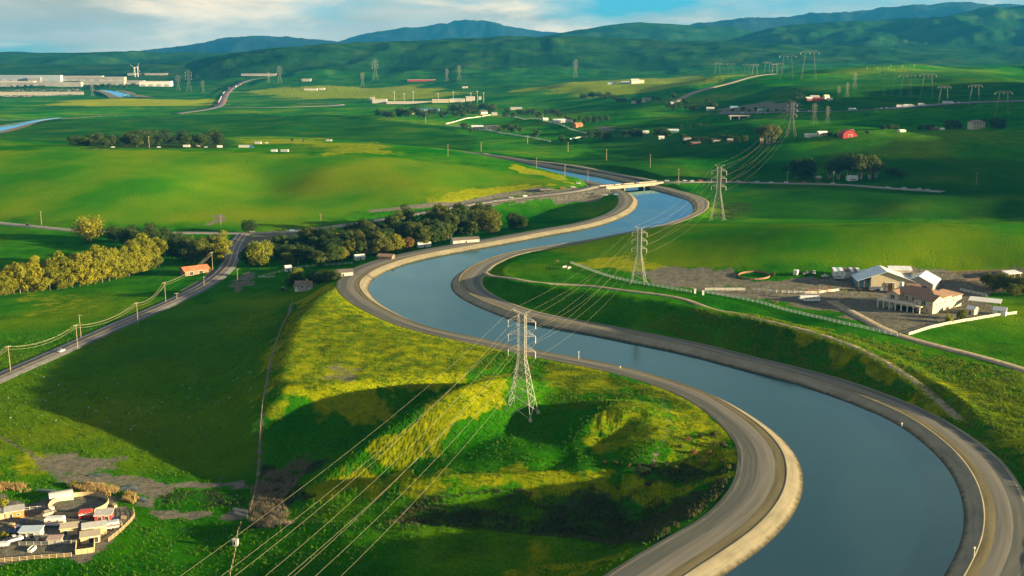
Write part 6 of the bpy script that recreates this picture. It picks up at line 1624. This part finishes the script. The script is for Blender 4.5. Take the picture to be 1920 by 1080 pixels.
fence('white paddock fence far away, right side', [(1116,255),(1090,258),(1068,262)], 2.0, 14, 2, M_whf, .6, .55, rt=.4)
fence('white post fence along the cottage drive', [(485,521),(520,512),(560,503),(600,499),(660,495)], 1.4, 4.5, 2, M_whf, .25, .08, name='post_fence')
fence('low white gate fence at the gravel turnout', [(487,520),(500,521),(514,520)], 1.3, 2.5, 3, M_whf, .16, .1)
fence('wire field fence on wooden posts running down to the reeds', [(548,567),(530,612),(512,662),(499,722),(490,790),(484,890),(470,960)], 1.3, 5.0, 2, M_wood, .16, .03, name='wire_fence')
fence('wire field fence from the reeds down to the bottom edge', [(452,985),(444,1020),(432,1080)], 1.3, 4.0, 2, M_wood, .16, .03, name='wire_fence')
fence('pale plank rail fence along the bottom of the homestead', [(-20,1056),(30,1052),(80,1048),(134,1044)], 1.35, 2.1, 3, M_board, .16, .12)
fence('grey rail fence in the middle of the homestead yard', [(36,1023),(70,1023),(110,1021),(148,1019)], 1.3, 2.2, 3, M_grey, .14, .1)
fence('curved rail fence at the right side of the homestead', [(250,958),(252,970),(240,985),(222,1002),(204,1016)], 1.4, 2.2, 4, M_board, .14, .1)
fence('thin rail fence left of the round pen', [(42,958),(62,956),(84,954)], 1.2, 2.2, 2, M_wh, .12, .08)
# boarded pen under the stable
q = P(152, 1036); a = R(20)
def pen_pts(cx, cy, pts): return [(cx + x * math.cos(a) - y * math.sin(a), cy + x * math.sin(a) + y * math.cos(a)) for x, y in pts]
c_ = P(160, 1030)
for lab, pts in (('boarded pen wall, front side facing the bottom fence', [(-2.6, -3.2), (2.6, -3.2)]), ('boarded pen wall, left side', [(-2.6, -3.1), (-2.6, 4)]), ('boarded pen wall, bright right side', [(2.6, -3.1), (2.6, 7)])):
    W = pen_pts(c_[0], c_[1], pts); fence(lab, None, 1.7, 1.7, 3, M_board, .18, .12, 'boarded pen walls', 'pen_wall', pts=[(x, y, 0) for x, y in W], sheet=M_board)
def ring(label, px, py, rx, ry, H, mat, sheet, spacing=1.9, rails=2, rot=0.0):
    c_ = P(px, py); n = 48
    W = [(c_[0] + rx * math.cos(t_) * math.cos(rot) - ry * math.sin(t_) * math.sin(rot), c_[1] + rx * math.cos(t_) * math.sin(rot) + ry * math.sin(t_) * math.cos(rot), 0) for t_ in np.linspace(0, 2 * math.pi, n + 1)]
    return fence(label, None, H, spacing, rails, mat, .14, .12, 'round pens', 'round_pen', True, W, sheet=sheet)
ring('round board-walled pen in the homestead', 148, 950, 9.4, 9.4, 1.6, M_board, material('weathered_boards', (0.34, 0.27, 0.17), var=.25))
ring('reddish oval pen at the edge of the bare earth paddock', 1414, 518, 9, 7, 1.0, M_brown, material('faded_red_rail', (0.24, 0.12, 0.08)), 2.2)
# arena gate frames in front of the barn
q = P(1536, 549); e = empty('pipe_gate', tuple(q), 0.05, 'reddish pipe corral frame left of the large barn', 'corral')
for x in (-6, -2, 2, 6): MB().tube((x, 0, -.3), (x, 0, 3.6 if abs(x) > 4 else 2.2), .12, None, 6).build('post', M_rust, e)
for z in (.7, 1.4, 2.1): MB().bar((-6, 0, z), (6, 0, z), .08).build('rail', M_rust, e)
MB().bar((-2, 0, .3), (0, 0, 2.1), .08).build('brace', M_wh, e); MB().bar((2, 0, .3), (0, 0, 2.1), .08).build('brace', M_wh, e)
# palms and small things in the ranch yard
def palm(px, py, lab):
    q = P(px, py); e = empty('palm', tuple(q), 0, lab, 'palm', 'young palms in the ranch yard'); MB().tube((0, 0, -.3), (0, 0, 1.6), .22, .16, 7).build('trunk', M_bark, e)
    b = MB()
    for k in range(16):
        t_ = 2 * math.pi * k / 16 + random.random() * .2; r_ = 1.5; u = Vector((math.cos(t_), math.sin(t_), 0)); s_ = Vector((-u.y, u.x, 0)) * .22; z0 = Vector((0, 0, 1.6)); m1 = z0 + u * r_ * .6 + Vector((0, 0, .7 * (k % 2) + .3)); m2 = z0 + u * r_ + Vector((0, 0, .1 + .5 * (k % 2)))
        b.add([z0, m1 - s_, m1 + s_, m2], [(0, 1, 2), (1, 3, 2)])
    b.build('fronds', LEAF['lime'], e)
for x, y, w_ in [(1411,552,'leftmost'),(1436,552,'second from the left'),(1462,553,'third from the left'),(1533,554,'beside the horse trailer'),(1584,552,'nearest the barn')]: palm(x, y, 'small palm along the yard fence, ' + w_)
# gauge posts on the canal bank
for x, y, h, lab in ((1085, 673, 3.2, 'white gauge post with lamp on the near canal bank'), (1826, 1043, 2.4, 'white marker post on the right bank at the lower corner'), (1691, 797, .6, 'short white marker on the right canal bank'), (1163, 690, .6, 'short white marker on the near canal bank')):
    q = at_z(x, y, 2.5); e = empty('marker_post', tuple(q), 0, lab, 'post', 'canal bank markers'); MB().tube((0, 0, -.4), (0, 0, h), .12, .1, 8).build('shaft', M_wh, e); MB().box((0, 0, h), (.5, .3, .5)).build('head', M_wh, e)
# tractor
q = P(532, 545); e = empty('tractor', tuple(q), 1.2, 'small tractor standing in the field left of the white cottage', 'tractor')
MB().box((.6, 0, 1.0), (2.0, .8, .8)).build('bonnet', M_rust, e); MB().box((-.7, 0, 1.6), (1.2, 1.2, 1.4)).build('cab', M_glass, e); MB().box((-.7, 0, 2.4), (1.4, 1.4, .15)).build('roof', M_board, e)
for x, r_ in ((-.9, .8), (1.3, .5)):
    for s in (-1, 1): MB().tube((x, s * .7, r_), (x, s * 1.1, r_), r_, None, 12).build('wheel', M_tyre, e)

# ------------------------------------------------------------------ animals and a person (continuous skinned bodies)
def skinned(name, V_, E_, rad, mat, loc, rz, sub=2):
    me = bpy.data.meshes.new(name); me.from_pydata(V_, E_, []); me.materials.append(mat); me.update()
    o = bpy.data.objects.new(name, me); C.objects.link(o); o.location = loc; o.rotation_euler = (0, 0, rz)
    md = o.modifiers.new('skin', 'SKIN'); md.use_smooth_shade = True
    for i, d in enumerate(me.skin_vertices[0].data): d.radius = rad[i] if isinstance(rad[i], tuple) else (rad[i], rad[i]); d.use_root = (i == 0)
    s = o.modifiers.new('sub', 'SUBSURF'); s.levels = 1; s.render_levels = sub
    return o
def quadruped(name, loc, rz, s, mat, label, group, cat, graze=False):
    hz2 = -.55 if graze else 0.0
    V_ = [(0, 0, 1.15), (.45, 0, 1.2), (-.55, 0, 1.22), (.82, 0, 1.45 + hz2 * .5), (1.05, 0, 1.75 + hz2 * 1.7), (1.4, 0, 1.55 + hz2 * 2.2), (-.85, 0, 1.1), (-.92, 0, .7)]
    E_ = [(0, 1), (0, 2), (1, 3), (3, 4), (4, 5), (2, 6), (6, 7)]; rd = [.30, .30, .31, .2, .13, .08, .06, .05]
    for sy in (-1, 1):
        b = len(V_); V_ += [(.5, sy * .2, .85), (.5, sy * .2, .48), (.48, sy * .2, .03)]; E_ += [(1, b), (b, b + 1), (b + 1, b + 2)]; rd += [.13, .075, .065]
        b = len(V_); V_ += [(-.52, sy * .22, .85), (-.75, sy * .2, .5), (-.66, sy * .2, .03)]; E_ += [(2, b), (b, b + 1), (b + 1, b + 2)]; rd += [.16, .08, .065]
    o = skinned(name, [(x * s, y * s, z * s) for x, y, z in V_], E_, [r_ * s for r_ in rd], mat, loc, rz); return tag(o, label, cat, group)
M_bay = material('bay_coat', (0.16, 0.05, 0.03), .6); M_whc = material('white_coat', (0.66, .64, .58), .8); M_blc = material('black_coat', (.02, .018, .016), .7)
quadruped('horse', tuple(P(1455, 570)), .1, 1.0, M_bay, 'bay horse standing in the ranch yard beside the person', None, 'horse')
for i, (x, y, rz) in enumerate([(1057,503,.5),(1061,502,2.0),(1066,505,1.0),(1044,492,.2),(1068,504,3.0)]): quadruped('horse', tuple(P(x, y)), rz, 1.0, M_whc if i != 3 else M_bay, 'pale horse grazing at the start of the white fence' if i != 3 else 'brown horse grazing left of the pale horses', 'grazing horses', 'horse', True)
for i, (x, y) in enumerate([(293,219),(305,218),(372,212),(409,213),(560,214),(452,213),(500,216),(129,246),(133,247),(205,233)]): quadruped('cow', tuple(P(x, y)), random.random() * 6, 1.3, M_blc, 'tiny dark cow grazing on the green plain beyond the long clump', 'cattle on the plain', 'cow', True)
pv_ = [(0, 0, .95), (0, 0, 1.2), (0, 0, 1.42), (0, 0, 1.55), (.02, 0, 1.68), (-.1, .17, 1.4), (-.17, .2, 1.1), (-.12, .24, .85), (.1, -.17, 1.4), (.2, -.2, 1.12), (.34, -.18, .95), (0, .1, .9), (.02, .11, .5), (.0, .12, .06), (.12, .12, .04), (0, -.1, .9), (-.04, -.11, .5), (-.1, -.12, .06), (.02, -.12, .04)]
pe_ = [(0, 1), (1, 2), (2, 3), (3, 4), (2, 5), (5, 6), (6, 7), (2, 8), (8, 9), (9, 10), (0, 11), (11, 12), (12, 13), (13, 14), (0, 15), (15, 16), (16, 17), (17, 18)]
pr_ = [.15, .15, .16, .06, .11, .07, .05, .04, .07, .05, .04, .1, .07, .055, .04, .1, .07, .055, .04]
tag(skinned('person', pv_, pe_, pr_, material('dark_clothes', (.03, .03, .04), .9), tuple(P(1446, 569)), .3), 'person in dark clothes walking beside the bay horse in the ranch yard', 'person')

# ------------------------------------------------------------------ ground cover: tufts, scrub, reeds, stones
def scatter_px(poly, n, seed):
    r_ = np.random.default_rng(seed); W = np.array([P(x, y)[:2] for x, y in poly]); lo, hi = W.min(0), W.max(0); out = np.empty((0, 2))
    while len(out) < n:
        p = r_.uniform(lo, hi, (n * 2, 2)); out = np.vstack([out, p[in_poly(p[:, 0], p[:, 1], W)]])
    return out[:n]
def dist_edge(x, y):
    u = x / y; i = np.clip(np.searchsorted(U, u), 0, NU - 1); j = np.clip(np.searchsorted(V, np.log(y)), 0, NV - 1)
    return DWG[j, i], cover[j, i]
def tufts(name, pts, h0, h1, blades, width, mat, label, cat, seed, lean=.35, clump_m=7.0):
    r_ = np.random.default_rng(seed)
    dd, cv_ = dist_edge(pts[:, 0], pts[:, 1]); pts = pts[(dd > 1.5) & (cv_[:, 0] < .4) & (fbm(pts[:, 0] / clump_m, pts[:, 1] / clump_m, 3) + r_.normal(size=len(pts)) * .25 > 0)]
    n = len(pts); z = ground(pts[:, 0], pts[:, 1])
    base = np.column_stack([pts, z - .05])
    h = r_.uniform(h0, h1, n)
    Vs = []
    for k in range(blades):
        a = r_.uniform(0, 2 * np.pi, n); d = np.column_stack([np.cos(a), np.sin(a), np.zeros(n)]); s = np.column_stack([-np.sin(a), np.cos(a), np.zeros(n)])
        o = base + d * (h * .25)[:, None] * r_.uniform(0, 1, (n, 1)); w = (h * width)[:, None]
        tip = o + d * (h * lean * r_.uniform(.2, 1.2, n))[:, None]; tip[:, 2] += h
        Vs.append(np.stack([o - s * w, o + s * w, tip], 1))
    Vv = np.concatenate(Vs, 0).reshape(-1, 3); F = np.arange(len(Vv)).reshape(-1, 3)
    o = new_obj(name, mesh_from(name, Vv, F, mat)); tag(o, label, cat, None, 'stuff')
LEAF['grass'] = leaf_material('grass_blades', (0.02, 0.11, 0.002), (0.05, 0.155, 0.003), (0.14, 0.20, 0.006), .3)
LEAF['grassy'] = leaf_material('grass_blades_yellow', (0.05, 0.14, 0.002), (0.11, 0.19, 0.003), (0.20, 0.245, 0.005), .3)
LEAF['scrub'] = leaf_material('scrub_twigs', (0.02, 0.04, 0.012), (0.05, 0.06, 0.02), (0.12, 0.10, 0.05), .2)
near_poly = [(-60,1100),(-60,640),(300,600),(540,570),(640,560),(760,610),(1000,665),(1250,720),(1400,790),(1500,900),(1400,1060),(1150,1100)]
tufts('grass', scatter_px(near_poly, 80000, 1), .3, .8, 4, .2, LEAF['grass'], 'tufted green grass covering the near slopes', 'grass', 2)
tufts('grass', scatter_px([(510,745),(530,590),(600,548),(640,550),(760,610),(1000,665),(1250,720),(1390,800),(1395,890),(1200,880),(960,700),(720,740)], 40000, 3), .25, .65, 5, .2, LEAF['grassy'], 'yellow-green rank growth on the sunlit spur beside the canal', 'grass', 4)
tufts('grass', scatter_px([(1300,580),(1500,610),(1660,640),(1920,700),(1990,930),(1900,880),(1700,760),(1500,690),(1200,610)], 34000, 5), .35, .9, 5, .2, LEAF['grassy'], 'yellow-green growth on the berm right of the canal', 'grass', 6)
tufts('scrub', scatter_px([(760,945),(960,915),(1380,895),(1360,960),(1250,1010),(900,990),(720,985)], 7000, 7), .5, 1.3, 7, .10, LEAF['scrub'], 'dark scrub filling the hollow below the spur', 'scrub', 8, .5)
tufts('reeds', scatter_px([(462,975),(472,940),(468,915),(490,900),(505,882),(530,880),(560,855),(600,850),(575,880),(560,905),(530,935),(540,960),(552,985),(500,992)], 4200, 9), .5, 1.6, 6, .05, LEAF['reed'], 'grey-brown reeds at the foot of the ridge beside the creek', 'reeds', 10, .7, 5.0)
tufts('reeds', scatter_px([(125,915),(160,908),(230,918),(262,935),(250,945),(200,930),(150,922)], 1500, 11), .8, 2.0, 7, .05, LEAF['straw'], 'golden dry reeds behind the round pen', 'reeds', 12, .5)
tufts('reeds', scatter_px([(-20,908),(50,910),(60,922),(-20,928)], 700, 13), .8, 1.8, 7, .05, LEAF['straw'], 'golden dry reeds at the left edge above the homestead', 'reeds', 14, .5)
# individual shrubs on the spur
rs = random.Random(21)
spots = [(1290,826),(1312,822),(1338,818),(1356,838),(1330,852),(1300,852),(1276,840),(1352,868),(1318,874),(1296,886),(1250,874),(1268,884),(1225,876),(1200,874),(1342,886),(1366,880),(1340,834),(1180,875),(1155,872),(1134,870),(1160,918),(1190,925),(1215,912)]
for i, (x, y) in enumerate(spots):
    tn = rs.choice(['olive', 'rust', 'scrub', 'scrub']) if y < 900 else 'lime' if i == 21 else 'scrub'
    w_ = 'brownish shrub on the sunlit slope above the near canal bend' if y < 866 else 'dark shrub in the hedge line across the spur below the mound' if y < 900 else 'shrub on the bank of the shaded hollow'
    g_ = 'shrubs on the bend slope' if y < 866 else 'hedge across the spur' if y < 900 else 'shrubs on the hollow bank'
    tree(x, y, 0, 'bush', tn, w_, g_, name='shrub', metres=rs.uniform(1.2, 2.4), lod=1, wide=.9)
for x, y, m_, tn, lab in [(8,948,3.0,'lime','round yellow-green bush at the left edge above the orange cabin'),(9,1008,2.4,'gold','round golden bush beside the white pickup at the left edge'),(168,915,2.6,'straw','tall straw coloured bush in the reeds behind the round pen'),(236,932,2.2,'rust','golden brown bush at the right end of the reeds'),(140,912,2.2,'gold','golden bush at the left end of the reeds behind the pen')]:
    tree(x, y, 0, 'bush', tn, lab, name='shrub', metres=m_, lod=1, wide=.9)
# pale stones in the left field
pts = scatter_px([(0,700),(470,690),(480,790),(200,800),(0,790)], 110, 15); b = MB(); r_ = random.Random(4)
for x, y in pts:
    s = r_.uniform(.12, .4); z = float(ground(x, y)); n = 7
    top = [(x + s * .6 * math.cos(t_) * r_.uniform(.7, 1.2), y + s * .6 * math.sin(t_), z + s * .7) for t_ in [6.283 * k / n for k in range(n)]]; bot = [(x + s * 1.2 * math.cos(t_), y + s * 1.1 * math.sin(t_), z - .05) for t_ in [6.283 * k / n for k in range(n)]]
    b.add(bot + top, [(k, (k + 1) % n, n + (k + 1) % n, n + k) for k in range(n)] + [tuple(range(n, 2 * n))])
tag(b.build('stones', material('pale_stone', (.36, .34, .30), .9)), 'pale stones and weeds strewn over the left field', 'stones', None, 'stuff')
# creek puddles
M_mud = material('muddy_water', (0.045, 0.055, 0.05), 0.22, 0.5, var=0.3, vscale=0.5)
for i, pix in enumerate([[(165,893,1.2),(178,891,2.0),(192,893,1.0)],[(70,918,1.0),(90,921,2.0),(106,920,1.0)],[(222,918,2),(240,914,5),(258,920,2)],[(255,932,1),(266,936,3),(274,942,1)],[(438,955,1.5),(455,958,4),(466,962,1.5)],[(440,962,1.0),(452,966,2),(465,968,1.0)]]):
    T = smooth_line(np.array([P(x, y)[:2] for x, y, w in pix]), .7, 0); w = np.interp(np.linspace(0, 1, len(T)), [0, .5, 1], [p[2] for p in pix]) * (.7 + .5 * np.abs(fbm(np.arange(len(T)) / 3.0, np.full(len(T), i * 3.3), 2)))
    n_ = normals2(T); z = float(ground(T[:, 0], T[:, 1]).max()) + .25
    sweep('creek_pool', T, n_, [(-w / 2 - .5, z - .4), (-w / 2, z), (w / 2, z), (w / 2 + .5, z - .4)], M_mud, flip=True)

# yard clutter at the homestead
def clutter(kind, px, py, col, lab, rz=0.0, s=1.0):
    q = P(px, py); m_ = material('clutter_' + col, dict(blue=(.05, .14, .3), rust=(.3, .12, .05), grey=(.22, .22, .21), white=(.55, .54, .5), tan=(.4, .31, .18), red=(.32, .04, .03))[col], .7)
    e = empty({'barrel': 'barrel', 'trough': 'water_trough', 'pallet': 'pallet_stack', 'bale': 'hay_bale'}[kind], tuple(q), rz, lab, {'barrel': 'barrel', 'trough': 'trough', 'pallet': 'pallets', 'bale': 'hay bale'}[kind], 'homestead yard clutter'); e.scale = (s, s, s)
    if kind == 'barrel':
        MB().tube((0, 0, 0), (0, 0, 1.0), .34, .34, 12).build('drum', m_, e); MB().tube((0, 0, .48), (0, 0, .53), .36, .36, 12).build('hoop', M_grey, e)
    elif kind == 'trough':
        b = MB(); b.box((0, .45, .35), (2.2, .08, .7)); b.box((0, -.45, .35), (2.2, .08, .7)); b.box((1.1, 0, .35), (.08, .82, .7)); b.box((-1.1, 0, .35), (.08, .82, .7)); b.build('tank', m_, e); MB().box((0, 0, .5), (2.1, .8, .04)).build('water', water, e)
    elif kind == 'pallet':
        for k in range(4): MB().box((0, 0, .08 + .2 * k), (1.4, 1.2, .12), 0, .08 * (k % 2)).build('pallet', m_, e)
    else:
        MB().box((0, 0, .35), (1.6, .8, .7)).build('bale', m_, e)
        for x in (-.4, .4): MB().box((x, 0, .35), (.05, .82, .72)).build('twine', M_grey, e)
CL = [('barrel',78,985,'blue','blue barrel left of the caravan'),('barrel',82,987,'rust','rusty barrel left of the caravan'),('trough',122,1010,'grey','grey trough below the tan shed'),('pallet',84,1010,'tan','pallet stack right of the grey open shed'),('bale',70,1014,'tan','hay bale before the grey open shed'),('pallet',186,986,'grey','grey pallet stack before the red shed'),('barrel',172,985,'white','white barrel left of the red shed'),
 ('trough',216,976,'blue','blue trough right of the red shed'),('bale',226,984,'tan','hay bale inside the curved rail fence'),('pallet',232,972,'tan','pallet stack by the curved rail fence'),('barrel',44,980,'blue','blue barrel right of the orange cabin'),('pallet',22,986,'tan','pallet stack below the orange cabin'),('bale',30,990,'rust','rusty crate-like bale above the blue pickup'),('trough',60,1032,'white','white trough in the front paddock'),('barrel',150,1000,'red','red barrel left of the stable'),('pallet',96,955,'white','white pallet stack left of the round pen'),('bale',215,950,'tan','hay bale right of the round pen')]
for k_, x, y, c_, lab in CL: clutter(k_, x, y, c_, lab, random.uniform(0, 3), random.uniform(1.0, 1.4))

# ------------------------------------------------------------------ air
hz = bpy.data.materials.new('haze_air'); hz.use_nodes = True
t = hz.node_tree; t.nodes.clear()
o = N(t, 'ShaderNodeOutputMaterial'); pv = N(t, 'ShaderNodeVolumePrincipled')
pv.inputs['Color'].default_value = (0.03, 0.34, 0.78, 1)
pv.inputs['Density'].default_value = 3.3e-5
pv.inputs['Anisotropy'].default_value = 0.1
t.links.new(pv.outputs[0], o.inputs['Volume'])
mb = MB().box((0, 9000, 335), (46000, 20000, 790))
ob = mb.build('haze', hz); ob['kind'] = 'stuff'
